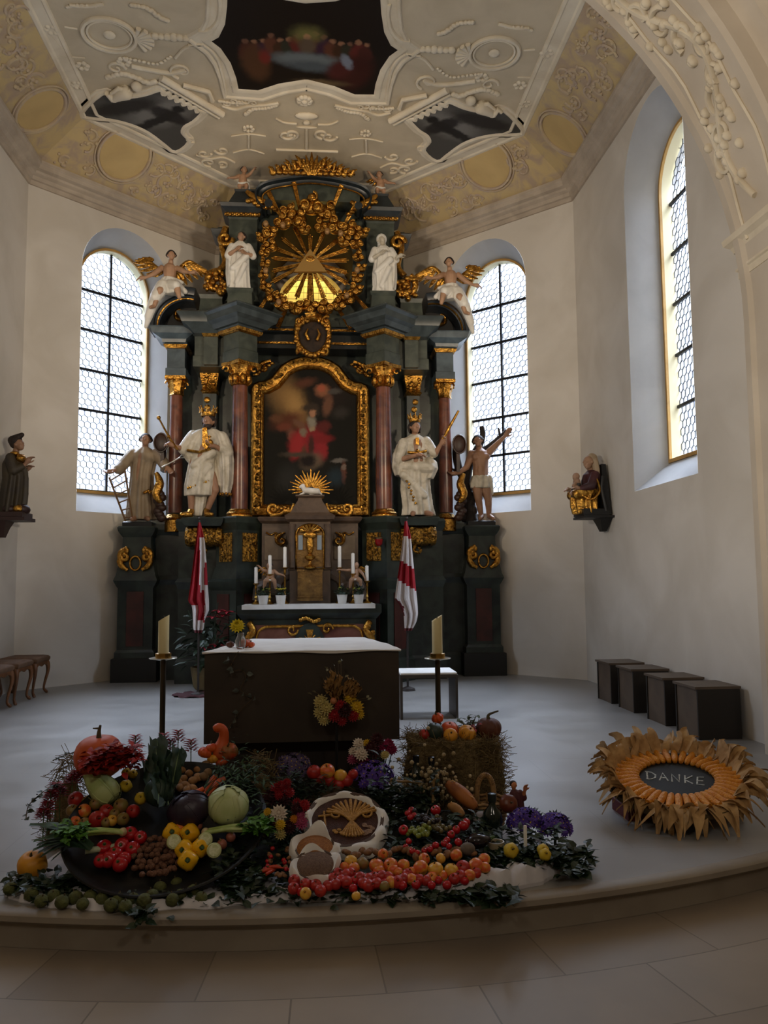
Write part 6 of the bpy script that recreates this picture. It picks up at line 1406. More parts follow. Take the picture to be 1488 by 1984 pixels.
# the cloth on the floor under everything
ed = [(8,1736),(40,1748),(90,1757),(150,1762),(230,1764),(310,1763),(400,1761),(480,1752),(560,1748),(640,1746),(720,1746),(800,1744),(870,1741),(940,1734),(1000,1725),(1050,1712),(1088,1692),(1097,1676)]
front = catmull([atz(x, y, .004) for x, y in ed], 6)
b = MB(); rows = []
back = [Vector((p.x*.93-.02, min(4.75, p.y+.75), .004)) for p in front]
for f in (0, .03, .07, .12, .2, .4, 1.0):
    rz_ = lambda i: max(0, min(1, (i-66)/10))*(.05 if .02 < f < .15 else .012 if f < .3 else 0)
    rows.append([p.lerp(q, f)+Vector((0, 0, (.002 if f == 0 else .012+.022*abs(sin(i*.55+f*14))*(1-f) + .012*sin(i*1.31+f*30)*(1-f)) if f < 1 else 0))+Vector((0,0,rz_(i)))+Vector((.008*sin(i*1.7), .008*sin(i*.83)-(.0 if f else .006*sin(i*.7)), 0))*(1-f) for i, (p, q) in enumerate(zip(front, back))])
b.grid(rows); b.grid([[p-Vector((0,0,.0)) for p in rows[0]], [Vector((p.x, p.y+.002, .0005)) for p in rows[0]]])
o = W2(b, 'floor_cloth', mat('crumpled_linen', '#cfcdd0', .85, col2='#bdbbc0', scale=6), Vector((-.3, 4.2, 0)), 70); tag(o, 'crumpled white cloth spread on the floor under the harvest display', 'cloth')

# dark greenery bed under the heap, and the straw behind
def leafbed(name, label, cells, m, n, L, W_, zfun, seed, kind='stuff', group=None, up=.25):
    r_ = random.Random(seed); b = MB()
    for i in range(n):
        px, py = cells(r_); p = zfun(px, py); b.leaf(p+Vector((0,0,r_.uniform(-.01,.02))), L*r_.uniform(.6,1.2), W_*r_.uniform(.7,1.1), rot3(r_.uniform(0,6.28), r_.uniform(-.2,.5)+up, r_.uniform(-.6,.6)))
    c = sum((Vector(v) for v in b.v), Vector())/len(b.v); c.z = max(0, min(v[2] for v in b.v))
    o = W2(b, name, m, c, 0); tag(o, label, 'greenery', group, kind); return o
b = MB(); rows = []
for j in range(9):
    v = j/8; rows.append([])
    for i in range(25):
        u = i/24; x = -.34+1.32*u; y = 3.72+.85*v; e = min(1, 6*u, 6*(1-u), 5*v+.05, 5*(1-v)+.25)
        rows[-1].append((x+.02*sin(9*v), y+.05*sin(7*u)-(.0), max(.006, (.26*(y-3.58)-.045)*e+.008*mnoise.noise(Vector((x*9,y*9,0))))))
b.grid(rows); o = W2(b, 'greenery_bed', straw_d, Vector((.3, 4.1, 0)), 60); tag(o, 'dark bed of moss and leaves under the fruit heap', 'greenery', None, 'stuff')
def heapcell(r):
    while 1:
        x, y = r.uniform(520,1090), r.uniform(1530,1715)
        if x > 950 and y < 1605: continue
        lim = 1668 if x > 950 else (1695 if x > 860 else 1715)
        if y < lim and not (560 < x < 750 and 1535 < y < 1705) and not (830 < x < 960 and y < 1580): return x, y
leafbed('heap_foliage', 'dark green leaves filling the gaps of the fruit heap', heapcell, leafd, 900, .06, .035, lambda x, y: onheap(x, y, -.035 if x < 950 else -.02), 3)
def hay_strands(mb, c, R, n, L, rg_, mi=0):
    for i in range(n):
        d = Vector((rg_.gauss(0,1), rg_.gauss(0,1), rg_.gauss(0,.8))).normalized(); p = Vector(c)+Vector((d.x*R[0], d.y*R[1], max(0, d.z)*R[2]))
        a = Vector((rg_.gauss(0,1), rg_.gauss(0,1), rg_.gauss(0,.7))).normalized()*L*rg_.uniform(.4,1)
        if (p+a).z < .004: a.z = abs(a.z)
        mb.tube([p-a*.3, p+a*.25+Vector((0,0,.012)), p+a*.7], .0017, 3, mi)
def straw(name, label, c, R, n, seed, kind='stuff'):
    r_ = random.Random(seed); b = MB(); b.ell((c[0], c[1], 0.0), (R[0]*.8, R[1]*.8, R[2]*.8), 18, 10)
    b.v = [(x, y, max(.003, z+.02*mnoise.noise(Vector((x*12,y*12,z*12))))) for x, y, z in b.v]; hay_strands(b, (c[0], c[1], .01), R, n, .16, r_)
    o = W2(b, name, hay_t, Vector((c[0], c[1], 0)), 40); tag(o, label, 'straw', None, kind)
straw('straw_mound', 'mound of straw propping the back of the black bowl', (-.80, 4.62), (.52,.26,.30), 900, 5)
for px, py, r in ((128,1492,.10),(505,1490,.12)):
    p = onbowl(px, py, -.03); straw('straw_tuft', 'tuft of dry straw beside the big orange pumpkin' if px < 300 else 'tuft of dry straw between the bowl greens and the purple asters', (p.x, p.y+.06), (r,r,p.z+.05), 900, px)

# the black bowl
t = thing('black_bowl', 'wide shallow black bowl tilted to the front, full of vegetables', 'bowl', BQ, 0, None, (BT,0,0))
b = MB(); b.lathe([(.0,-.082),(.33,-.08),(.41,-.062),(.455,-.03),(.475,.0),(.485,.006),(.48,.012),(.465,.004),(.445,-.02),(.40,-.05),(.33,-.068),(.0,-.07)], 56, caps=False); b.build('shell', mat('black_iron_bowl', '#0c0d0c', .5, .2, col2='#121312', scale=6), t, 60)
FLO = -.066                      # bowl floor below the rim plane
def bput(key, name, cat, px, py, r, rot, scale, label, group=None, up=0.0): return place(key, name, cat, onbowl(px, py, FLO+r+up), rot, scale, label, group)
for px, py, s in ((252,1616,1.05),(272,1623,.9),(202,1642,1.05),(236,1638,1),(257,1645,1),(223,1654,1),(195,1668,.9),(210,1666,1.05),(233,1675,1),(241,1664,.9)):
    bput('tomato', 'tomato', 'tomato', px, py, .03, (BT+.5+rg.uniform(-.4,.4), rg.uniform(-.4,.4), 0), s, 'deep red tomato in the cluster at the front of the black bowl', 'tomatoes at the front of the bowl', .01)
cells = [(x, y) for y in range(1626, 1696, 11) for x in range(262, 344, 11)]
for k, (x, y) in enumerate(cells):
    hw = 44 if 1640 < y < 1690 else 28; cx = 303-(y-1660)*.1
    if abs(x-cx) < hw: bput('walnut', 'walnut', 'nut', x+rg.uniform(-3,3)+(5 if (y//11) % 2 else 0), y+rg.uniform(-3,3), .014, rr(), rg.uniform(.85,1.1), 'brown walnut in the heap at the front of the black bowl', 'walnuts in the bowl', rg.uniform(0,.03))
for px, py, key, lb in ((334,1613,'pepper_y','yellow bell pepper at the back of the pepper cluster beside the orange one'),(346,1606,'pepper_o','orange-tinged bell pepper tucked at the back of the yellow peppers'),(368,1614,'pepper_y','yellow bell pepper at the back of the cluster, below the red cabbage'),(358,1647,'pepper_y','yellow bell pepper in the middle of the cluster, beside the walnuts'),(389,1642,'pepper_y','yellow bell pepper beside the pale cut vegetable rounds'),(364,1667,'pepper_y','frontmost yellow bell pepper in the black bowl')):
    bput(key, 'bell_pepper', 'pepper', px, py, .04, (BT+.80+rg.uniform(-.15,.15), rg.uniform(-.25,.25), rg.uniform(-.3,.3)), 1.05, lb, 'peppers in the bowl', .012)
def cutround(t):
    b = MB(); b.lathe([(.024,-.02),(.032,-.012),(.033,.0),(.030,.007),(.014,.009),(.0,.0095)], 18); b.build('rind', mat('pale_rind', '#b9bf86', .5), t, 50)
    b = MB(); b.lathe([(.026,.008),(.024,.0105),(.0,.011)], 18); b.build('cut_face', mat('pale_flesh', '#dfe2c0', .5, col2='#bcc48c', scale=60), t, 50)
proto('cut', cutround)
for (px, py), lb in zip(((337,1631),(398,1627),(415,1648)), ('pale cut vegetable round between the yellow peppers','pale cut vegetable round above the right yellow pepper','pale cut vegetable round beside the pinkish onions')):
    bput('cut', 'cut_vegetable', 'vegetable', px, py, .05, (BT+.85,.1,rg.uniform(-.3,.3)), 1.05, lb, None, .04)
def onion(t): round_fruit(.024, .046, .05).build('bulb', mat('pink_onion', '#a5644e', .4, col2='#8a4c3c', scale=14), t, 70); b = MB(); b.tube([(0,0,.02),(0,.002,.036)], [.005,.002], 5); b.build('neck', hay_m, t, 50)
proto('onion', onion)
for (px, py), lb in zip(((430,1636),(447,1622),(383,1600)), ('pinkish onion touching the pale cut round','pinkish onion next to the celery stalks','pinkish onion behind the yellow peppers')): bput('onion', 'onion', 'onion', px, py, .024, rr(), 1, lb, None, .02)
for px, py, key, s, lb in ((147,1549,'apple_red',1.12,'red apple under the red flower spikes, topmost in the apple group'),(188,1588,'apple_red',1.18,'large bright red apple at the front of the apple group'),(206,1572,'apple_red',1.0,'red apple just below the pointed cabbage tip'),(145,1593,'apple_blush',.8,'small orange-red apple above the celery leaves'),(162,1572,'apple_blush',1.0,'yellow and orange apple amid the russets'),(140,1570,'russet',.9,None),(169,1552,'russet',.85,None),(185,1558,'russet',.95,None),(234,1562,'russet',1.15,None),(238,1587,'russet',.95,None),(164,1594,'russet',.75,None),(217,1590,'apple_yellow',.75,'small yellow apple at the lower end of the apple group'),(258,1572,'apple_red',.95,'dark red apple next to the purple cabbage side of the apple group'),(206,1594,'russet',.75,None),(222,1577,'russet',.8,None)):
    bput(key, 'apple' if key != 'russet' else 'russet_pear', 'apple' if key != 'russet' else 'pear', px, py, .033, (BT+rg.uniform(0,.8), rg.uniform(-.5,.5), rg.uniform(-.6,.6)), s, lb or 'greenish russet fruit among the red apples in the black bowl', None if lb else 'russet fruits in the bowl', .015)
for (px, py), s, lb in zip(((246,1498),(257,1500),(244,1523),(273,1547)), (.85,.75,.95,.95), ('upper yellow quince under the red leaves','small yellow quince touching the upper quince','middle yellow quince right of the pointed cabbage','lone yellow quince beside the dark cabbage head')): bput('quince', 'quince', 'quince', px, py, .034, (BT+.6, rg.uniform(-.3,.3), rg.uniform(-.5,.5)), s, lb, None, .03)
for px, py, d in ((374,1485,0),(352,1492,0),(383,1491,0),(336,1510,0),(353,1510,0),(374,1512,0),(384,1506,0),(349,1526,0),(359,1522,0),(374,1528,0),(340,1498,0),(366,1499,0),(363,1530,0),(345,1516,0),(398,1482,1),(404,1497,1),(395,1505,1)):
    bput('potato_d' if d else 'potato', 'potato', 'potato', px, py, .022, rr(), 1.15 if d else 1.0, 'larger dull brown potato at the edge of the potato heap' if d else 'light brown potato in the heap beside the carrots', 'dull potatoes' if d else 'potatoes in the bowl', .02)
def carrot(t):
    b = MB(); b.tube([(0,0,0),(.03,0,.002),(.09,0,0),(.13,0,-.002)], [.012,.0165,.011,.003], 9); b.build('root', carm, t, 60)
    b = MB()
    for k in range(4): b.tube([(0,0,0),(-.04,.012*(k-1.5),.012),(-.08,.03*(k-1.5),.02)], [.003,.002,.001], 5)
    b.build('stalk', fern, t, 40)
proto('carrot', carrot)
for (x0, y0, x1, y1), lb in zip(((418,1503,402,1526),(427,1510,411,1531),(394,1528,378,1540),(398,1538,382,1548),(436,1508,424,1516)), ('carrot leaning up against the potato heap','carrot lying beside the uppermost carrot','carrot above the purple cabbage','lower carrot between purple and pale cabbage','short carrot piece at the greens')):
    a, c = onbowl(x0, y0, .0), onbowl(x1, y1, -.01); d = c-a; place('carrot', 'carrot', 'carrot', a, (0, -atan2(d.z, sqrt(d.x**2+d.y**2)), atan2(d.y, d.x)), 1, lb)
def cabbage(name, label, c, R, m, seed, sq=(1,1,.92), pointed=False, rot=(0,0,0)):
    t = thing(name, label, 'cabbage', c, 0, None, rot); b = MB(); b.ell((0,0,0), (R*.96*sq[0],R*.96*sq[1],R*.96*sq[2]), 20, 14)
    def pt(q):
        if pointed: q.v = [(x*max(.12, 1-.5*z/(R*sq[2])), y*max(.12, 1-.5*z/(R*sq[2])), z) for x, y, z in q.v]
    pt(b); b.build('heart', m, t, 80)
    for k in range(6):                                           # overlapping outer leaves with a midrib
        b = MB(); a0 = k*1.05+seed; rows = []
        for i in range(9):
            v = i/8; row = []
            for j in range(9):
                u = j/8-.5; th = a0+u*1.9*(1-.3*v); ph = -1.2+2.3*v+(.0 if k % 2 else .15); q = R*(1.0+.022*(k % 3)+.03*v*v+.012*sin(8*u+k))
                row.append((q*cos(ph)*cos(th)*sq[0], q*cos(ph)*sin(th)*sq[1], q*sin(ph)*sq[2]))
            rows.append(row)
        b.grid(rows); b.tube([rows[i][4] for i in range(9)], [R*.045*(1-.09*i) for i in range(9)], 5); pt(b); b.build('leaf', m, t, 80)
    return t
cabbage('white_cabbage', 'round pale green cabbage head in the black bowl', onbowl(442,1561,.045), .098, cabb, 1, rot=(.5,.2,0))
cabbage('red_cabbage', 'round dark purple cabbage head next to the pale green cabbage', onbowl(366,1570,.035), .095, redcab, 2, (1.1,.95,.9), rot=(.6,-.4,0))
cabbage('savoy_cabbage', 'dark green cabbage head under the upright kale leaves', onbowl(309,1533,.03), .075, kale, 3, rot=(.4,.3,0))
cabbage('pointed_cabbage', 'pale green pointed cabbage lying across the black bowl', onbowl(193,1522,.03), .068, pcab, 4, (.95,.9,1.75), True, Vector((-.78,.28,.62)).to_track_quat('Z', 'Y').to_euler())
def bigleaf(mb, base, tip, w, bend, n=8):
    """broad crinkled leaf on a pale rib"""
    base, tip = Vector(base), Vector(tip); d = tip-base; s = d.cross(Vector((0,1,.3))).normalized(); rows = []; rib = []
    for i in range(n+1):
        v = i/n; p = base+d*v+Vector(bend)*sin(pi*v*.6); rib.append(p); ww = w*max(.05, sin(pi*min(1, .10+.80*v))**.8)*(.35+.75*v)
        rows.append([p+s*ww*u+Vector((0,-.02,.02))*abs(u)*1.2+Vector((.012*abs(u)*sin(14*v+u*3),.018*abs(u)*sin(15*v+u*6),.014*abs(u)*sin(19*v+u*7))) for u in (-1,-.7,-.35,0,.35,.7,1)])
    mb.grid(rows); mb.tube(rib, [.007*(1-.8*i/n) for i in range(n+1)], 5, 1)
t = thing('kale_bunch', 'upright dark green kale leaves standing in the middle of the black bowl', 'kale', onbowl(320,1555,-.05))
for i, (x0, y0, x1, y1, w, dz) in enumerate(((318,1550,306,1436,.075,.05),(322,1560,314,1466,.085,.0),(312,1555,288,1476,.075,.0),(330,1545,350,1456,.06,.05),(318,1562,300,1494,.09,-.02),(325,1560,320,1496,.06,-.02),(312,1540,304,1452,.07,.06),(306,1560,294,1514,.075,-.03),(312,1505,308,1562,.09,.0))):
    b = MB(); bigleaf(b, onbowl(x0,y0,.0), onbowl(x1,y1,.06+dz), w, (0,-.03,.02)); W(b, 'leaf', [kale, mat('pale_rib', '#7f9468', .5)], t, 70)
def celery(name, label, base, tip, n, seed, spread):
    r_ = random.Random(seed); base, tip = Vector(base), Vector(tip); t = thing(name, label, 'celery', base); d = tip-base; s = d.cross(Vector((0,0,1))).normalized()
    b = MB(); b.ell(base, (.02,.024,.02), 10, 6); W(b, 'root_end', mat('celery_base', '#c9c49a', .5, col2='#b08f6a', scale=20), t, 60)
    for k in range(n):
        o = (k/(n-1)-.5)*2; e = base+d*r_.uniform(.58,.75)+s*o*spread+Vector((0,0,r_.uniform(-.01,.025))); b = MB()
        b.tube([base+s*o*.012, base.lerp(e,.5)+Vector((0,0,.006)), e], [.012,.009,.006], 7); W(b, 'stalk', celm, t, 60)
        b = MB()
        for q in range(30): p = e+d*r_.uniform(-.05,.38)+s*r_.uniform(-.035,.035)+Vector((0,0,r_.uniform(-.015,.03))); b.leaf(p, r_.uniform(.03,.05), .026, rot3(r_.uniform(0,6.28), r_.uniform(-.3,.7), r_.uniform(-.5,.5)))
        W(b, 'leaf_tuft', mat('celery_leaf', '#568a2a', .55, col2='#3c681d', scale=14), t, 0)
celery('celery', 'celery bunch with its cut base toward the tomatoes, leaves spilling over the rim', onbowl(238,1612,.02), onbowl(122,1620,.06), 5, 1, .035)
celery('celery', 'celery bunch lying under the pale cabbage, leaves toward the flowers', onbowl(398,1612,.0), onbowl(520,1606,.03), 5, 2, .03)
t = thing('leek', 'leek with dark strap leaves hanging over the bowl rim beside the celery', 'leek', onbowl(232,1640,-.02))
b = MB(); b.tube([onbowl(232,1637,-.03), onbowl(200,1645,-.02), onbowl(165,1648,-.01)], [.013,.013,.017], 10); W(b, 'shaft', mat('leek_white', '#b9c2a4', .5, col2='#8fa07c', scale=9), t, 60)
for i, (x, y, h) in enumerate(((56,1600,.03),(70,1640,.0),(62,1650,-.01),(64,1632,.01),(78,1662,-.02),(100,1668,-.03),(85,1650,-.01),(90,1610,.03),(72,1655,-.02))):
    b = MB(); a = onbowl(178,1644,.01); e = onbowl(x, y, h); mdp = a.lerp(e,.5)+Vector((0,0,.04)); cv = catmull([a, mdp, e], 6); s = Vector((.1,1,.2)).normalized()
    b.grid([[p+s*.03*u*(1 if q < 9 else .5)+Vector((0,0,.006*abs(u))) for u in (-1,-.5,0,.5,1)] for q, p in enumerate(cv)]); W(b, 'strap_leaf', leekm, t, 70)
r_ = random.Random(8); b = MB()                                     # feathery carrot tops
for i in range(420):
    px, py = r_.gauss(470,24), r_.gauss(1512,30); p = onbowl(px, py, r_.uniform(-.03,.08)); a = r_.uniform(0,6.28)
    b.leaf(p, r_.uniform(.03,.06), .014, rot3(a, r_.uniform(-.3,.8), 0))
c = onbowl(470,1520,-.05); o = W2(b, 'carrot_tops', fern, c, 0); tag(o, 'feathery dark green carrot tops at the far rim of the black bowl', 'greenery', None, 'stuff')
# greenery hanging over the rim: front, right and left
leafbed('ivy_foliage', 'dark ivy leaves over the right front rim of the black bowl', lambda r: (r.gauss(468,26), r.gauss(1700,28)), ivym, 300, .06, .045, lambda x, y: atz(x, y, .015+max(0, (1745-y))*.0011), 12)
leafbed('ivy_foliage', 'dark ivy leaves round the small yellow pumpkin in front of the bowl', lambda r: (r.uniform(20,170), r.gauss(1718,9)), ivym, 230, .06, .045, lambda x, y: atz(x, y, .015+max(0, (1745-y))*.0006), 13)
leafbed('ivy_foliage', 'dark ivy leaves along the bottom edge of the white cloth below the apples', lambda r: (r.uniform(520,900), r.gauss(1736,6)), ivym, 240, .055, .045, lambda x, y: atz(x, y, .014), 14)
leafbed('ivy_foliage', 'dark glossy ivy leaves at the far corner of the cloth toward the corn wreath', lambda r: (r.gauss(1112,12), r.gauss(1676,13)), ivym, 130, .07, .055, lambda x, y: atz(x, y, .015+.0006*max(0, 1720-y)), 15)
leafbed('ivy_foliage', 'dark ivy leaves around the yellow quinces', lambda r: (r.uniform(945,1090), r.gauss(1664,9)), ivym, 300, .055, .045, lambda x, y: onheap(x, y, -.02), 16)
leafbed('ivy_foliage', 'ivy leaf clump spilling down past the step edge below the yellow quinces', lambda r: (r.uniform(890,1000), r.gauss(1740,8)), ivym, 150, .07, .06, lambda x, y: atz(x, y, .012), 17)
leafbed('ivy_foliage', 'dark leaves between the green walnuts before the black bowl', lambda r: (r.uniform(60,430), r.gauss(1742,8)), ivym, 130, .045, .035, lambda x, y: atz(x, y, .014), 19)
leafbed('ivy_foliage', 'small ivy sprig on the stone below the black bowl', lambda r: (r.gauss(275,16), r.gauss(1776,6)), ivym, 46, .05, .04, lambda x, y: atz(x, y, .008), 18)
def sprig(name, label, pts, L, W_, m, seed, cat='ivy sprig', n=2, r=.0025):
    r_ = random.Random(seed); cv = catmull(pts, 6); b = MB(); b.tube(cv, r, 5); c = Vector(pts[0]); t = thing(name, label, cat, c); W(b, 'twig', stemb, t, 40)
    b = MB()
    for i, p in enumerate(cv):
        for k in range(n): b.leaf(p, L*r_.uniform(.6,1.1), W_, rot3(r_.uniform(0,6.28), r_.uniform(-.4,.6), r_.uniform(-.5,.5)))
    W(b, 'leaves', m, t, 0)
sprig('ivy_sprig', 'thin ivy sprig arching out over the floor beside the red flower spikes', [onbowl(118,1522,.05), onbowl(98,1525,.1), onbowl(74,1542,.1), onbowl(55,1562,.08), onbowl(50,1588,.06)], .035, .03, ivym, 3, n=1)
sprig('leafy_twig', 'dark leafy twig sticking out left of the big orange pumpkin', [onbowl(150,1457,.12), onbowl(128,1462,.12), onbowl(102,1474,.1)], .028, .014, leafd, 4, 'twig')
for px, py in ((61,1733),(104,1737),(146,1740),(175,1739),(198,1742),(230,1744),(258,1742),(310,1722),(342,1714),(374,1728),(334,1744),(20,1724),(350,1735),(120,1748),(80,1746),(160,1752),(215,1754),(280,1746),(295,1735),(243,1757),(390,1740)):
    p = atz(px, py, .035); place('husk', 'walnut_in_hull', 'nut', (p.x, p.y, .028+(.012 if py < 1730 else .008)), rr(), rg.uniform(.9,1.15), 'green-hulled walnut lying on the white cloth before the black bowl', 'green walnuts on the cloth')
def pumpkin(name, label, c, R, m, sq=.8, lob=9, amp=.05, st=(.02,.08,.03), rot=(0,0,0), hook=None, cat='pumpkin'):
    t = thing(name, label, cat, c, 0, None, rot); pr = []
    for i in range(13):
        a = -pi/2+pi*i/12; pr.append((max(.002, R*cos(a)**.75 if cos(a) > 1e-6 else .002), R*sq*sin(a)))
    pr[-1] = (.004, R*sq*.86); pr[-2] = (R*.25, R*sq*.97); pr[0] = (.004, -R*sq*.88)
    b = MB(); b.lathe(pr, 36, lob=lob, amp=amp); b.build('flesh', m, t, 80)
    if st:
        b = MB(); h = R*sq*.84; pts = [(0,0,h), (0,0,h+st[1]*.5), hook or (st[2],0,h+st[1])]; b.tube(catmull(pts, 5), [st[0]*(1.4-.9*i/10) for i in range(11)], 8); b.build('stem', mat('pumpkin_stem', '#5a5138', .7, col2='#3c3526', scale=20), t, 60)
    return t
p = onbowl(192,1466,.11); t = pumpkin('pumpkin', 'big smooth orange pumpkin with a tall dry stem behind the black bowl', p, .128, pumO, .86, 8, .02, (.011,.075,.008), (.1,0,0))
b = MB(); b.tube([(.0,0,.15),(-.03,-.005,.152)], [.006,.003], 6); b.build('side_twig', MATS['pumpkin_stem'], t, 50)
p = atz(58,1690,.055); pumpkin('pumpkin', 'small yellow-orange pumpkin on the floor left of the black bowl', (p.x, p.y+.03, .075), .068, pumY, .95, 8, .02, (.006,.02,.004), (.4,0,0))
# gooseneck squash and small gourds on the far rim
def lift(px, py, y): return aty(px, py, y)
yb = 4.62
t = thing('gooseneck_squash', 'bright orange gooseneck squash with a curled neck before the block altar', 'squash', lift(427,1470,yb))
nk = [lift(*q, yb-.02) for q in ((428,1470),(428,1455),(432,1438),(434,1424),(431,1413),(423,1410),(416,1415))]
b = MB(); cv = catmull(nk, 4); b.tube(cv, [.035,.046,.052,.052,.05,.046,.042,.038,.034,.031,.029,.028,.027,.027,.027,.027,.026,.026,.026,.026,.026,.025,.024,.022,.016], 14); W(b, 'flesh', pumO, t, 80)
b = MB(); b.tube([nk[-1], nk[-1]+Vector((-.006,0,-.008))], [.008,.005], 6); W(b, 'stem', stemb, t, 40)
for px, py, R, m, lb, sq in ((398,1458,.04,gouR,'small red-orange gourd at the far rim of the bowl, left of the gooseneck squash',.7),(414,1468,.036,pumY,'small ribbed yellow-orange gourd in front of the gooseneck squash',.7),(430,1476,.034,pumO,'small flat orange gourd under the gooseneck squash',.6),(444,1456,.048,mat('gourd_twotone','#7d6434',.5,col2='#b5441c',scale=9),'two-toned green and orange gourd beside the gooseneck squash',.9),(410,1449,.03,gouR,'tiny red gourd tip above the bowl rim',.8)):
    c = lift(px, py, yb-.04); pumpkin('gourd', lb, c, R, m, sq, 9, .07, (.005,.018,.004), (rg.uniform(-.3,.6), rg.uniform(-.4,.4), 0), cat='gourd')
# flower spikes, leaf sprays, asters
def spikes(name, label, spots, m, h, seed, cat='flower', green=True, n=40, r=.009):
    r_ = random.Random(seed); c = spots[0]; t = thing(name, label, cat, (c[0], c[1], c[2]))
    for s in spots:
        b = MB(); s = Vector(s)
        for k in range(n): z = h*k/n; a = k*2.4; q = .02*(1-.6*k/n); p = s+Vector((q*cos(a), q*sin(a), z)); b.leaf(p, .032, .022, rot3(a, .5, 0))
        W(b, 'flower_spike', m, t, 0)
    b = MB()
    for s in spots: b.tube([Vector(s)-Vector((0,0,.12)), Vector(s)+Vector((0,0,h))], .0028, 5)
    W(b, 'stalk', stemg, t, 40)
spikes('red_sage', 'upright red flower spikes standing behind the kale against the pale floor', [lift(345,1440,4.66), lift(370,1458,4.64), lift(318,1446,4.68), lift(330,1458,4.66), lift(262,1450,4.6)], redf, .07, 1)
spikes('red_sage', 'red flower spikes at the far left rim above the red apples', [onbowl(92,1572,.03), onbowl(98,1552,.05), onbowl(108,1536,.05), onbowl(84,1588,.02), onbowl(116,1545,.04), onbowl(140,1520,.05), onbowl(150,1512,.05)], redf, .045, 2)
t = thing('red_leaf_spray', 'dense spray of red leaves in front of the orange pumpkin', 'foliage', onbowl(205,1485,.0)); r_ = random.Random(5); b = MB()
for i in range(420):
    u = r_.uniform(0,1); px = 165+105*u; py = 1480-24*u+r_.gauss(0,10)+(8 if u > .7 else 0); p = aty(px, py, 4.24+r_.uniform(-.03,.06)); b.leaf(p, r_.uniform(.035,.06), .034, rot3(r_.uniform(0,6.28), r_.uniform(-.4,.8), r_.uniform(-.5,.5)))
W(b, 'leaves', mat('red_leaf', '#ab261c', .6, col2='#7a1814', scale=20), t, 0)
b = MB()
for q in ((170,1490),(200,1480),(230,1470),(255,1458)): b.tube([onbowl(q[0]+5, q[1]+20, -.02), onbowl(*q, .1)], .003, 5)
W(b, 'twigs', stemb, t, 40)
def aster(name, label, c, R, n, seed, base=None, m=None, cat='flowering plant'):
    r_ = random.Random(seed); t = thing(name, label, cat, (c[0], c[1], base if base is not None else c[2]-R)); M_ = m or purp; b = MB()
    leafball(b, c, (R*.85,R*.7,R*.7), 130, .045, .02, r_); b.tube([(c[0], c[1], base if base is not None else c[2]-R), c], .008, 6); W(b, 'foliage', leafd, t, 0)
    for i in range(n):
        a = r_.uniform(0,6.28); e = math.asin(r_.uniform(.0,1)); d = Vector((cos(a)*cos(e), sin(a)*cos(e), sin(e))); p = Vector(c)+Vector((d.x*R, d.y*R*.85, d.z*R*.9)); b = MB()
        for k in range(9):
            q = rot3(a+r_.uniform(-.4,.4), e-1.57, 0) @ rot3(k*.7, .15, 0); b.leaf(p+d*.006, .03, .015, q, 0, .1)
        b.ell(p+d*.008, .004, 6, 4, 1); W(b, 'blossom', [M_, quin], t, 0)
    return t
p = aty(1018,1598,4.25); aster('purple_aster', 'purple aster bush beside the dark bottle', (p.x,p.y,p.z), .085, 75, 1, .06)
p = aty(1075,1606,4.2); aster('purple_aster', 'purple aster bush at the outer end of the display toward the corn wreath', (p.x,p.y,p.z), .078, 70, 2, .02)
p = aty(722,1512,4.6); aster('purple_aster', 'purple aster bush under the dahlia bouquet', (p.x,p.y,p.z), .11, 85, 3, .1)
p = aty(568,1494,4.7); aster('dark_aster', 'dusky dark purple aster bush at the foot of the block altar', (p.x,p.y,p.z), .10, 75, 4, .05, mat('aster_dusky', '#40335c', .6, col2='#584a70', scale=16))
def bloom(b, c, R, d, petals=3, mi=0, cup=.55):
    """full dahlia: rings of cupped petals round the direction d"""
    d = Vector(d).normalized(); qz = Vector((0,0,1)).rotation_difference(d).to_matrix().to_4x4()
    for ring in range(petals+1):
        k = 14-2*ring; e = -.12+.40*ring
        for i in range(k): b.leaf(Vector(c)+d*R*.10*ring, R*(1-.12*ring), R*.46, qz @ rot3(2*pi*i/k+.3*ring, e, 0), mi, -.1)
    b.ell(Vector(c)+d*R*.22, (R*.5,R*.5,R*.42), 9, 6, mi, R=qz)
fm = {'white': mat('petal_white', '#d8cfc0', .6, col2='#c9b9a8', scale=14), 'yellow': mat('petal_yellow', '#d6b52c', .6, col2='#c2981f', scale=14), 'magenta': mat('petal_magenta', '#8e1648', .6, col2='#6f1038', scale=14), 'dark': mat('petal_dark_red', '#2c0a10', .6, col2='#3f0e16', scale=14), 'pink': mat('petal_pink', '#a8476a', .6, col2='#8e3558', scale=14), 'cream': mat('petal_cream', '#c7b878', .6, col2='#b8a868', scale=14), 'red': mat('petal_red', '#9c1620', .6, col2='#7a1018', scale=14), 'orange': mat('petal_orange', '#c9851f', .6, col2='#b87018', scale=14)}
def bouquet(name, label, flowers, y, foot, cat='bouquet', facing=(0,-.8,.5)):
    pts = [aty(px, py, y+dy) for px, py, c, R, dy in flowers]; t = thing(name, label, cat, foot)
    for (px, py, c, R, dy), p in zip(flowers, pts):
        b = MB(); bloom(b, p, R, Vector(facing)+Vector((rg.uniform(-.4,.4), 0, rg.uniform(-.2,.4)))); o = W(b, 'blossom', fm[c], t, 0); o['label'] = f'{c} dahlia blossom' if c != 'dark' else 'dark red dahlia blossom'
    b = MB()
    for p in pts: b.tube([Vector(foot)+Vector((rg.uniform(-.02,.02),0,.0)), p-Vector((0,-.02,.02))], .003, 5)
    for i in range(60): p = rg.choice(pts).lerp(Vector(foot), rg.uniform(.05,.6)); b.leaf(p+Vector((rg.uniform(-.03,.03),.02,0)), .05, .022, rot3(rg.uniform(0,6.28), rg.uniform(-.2,.6), 0))
    W(b, 'stalk', leafd, t, 0)
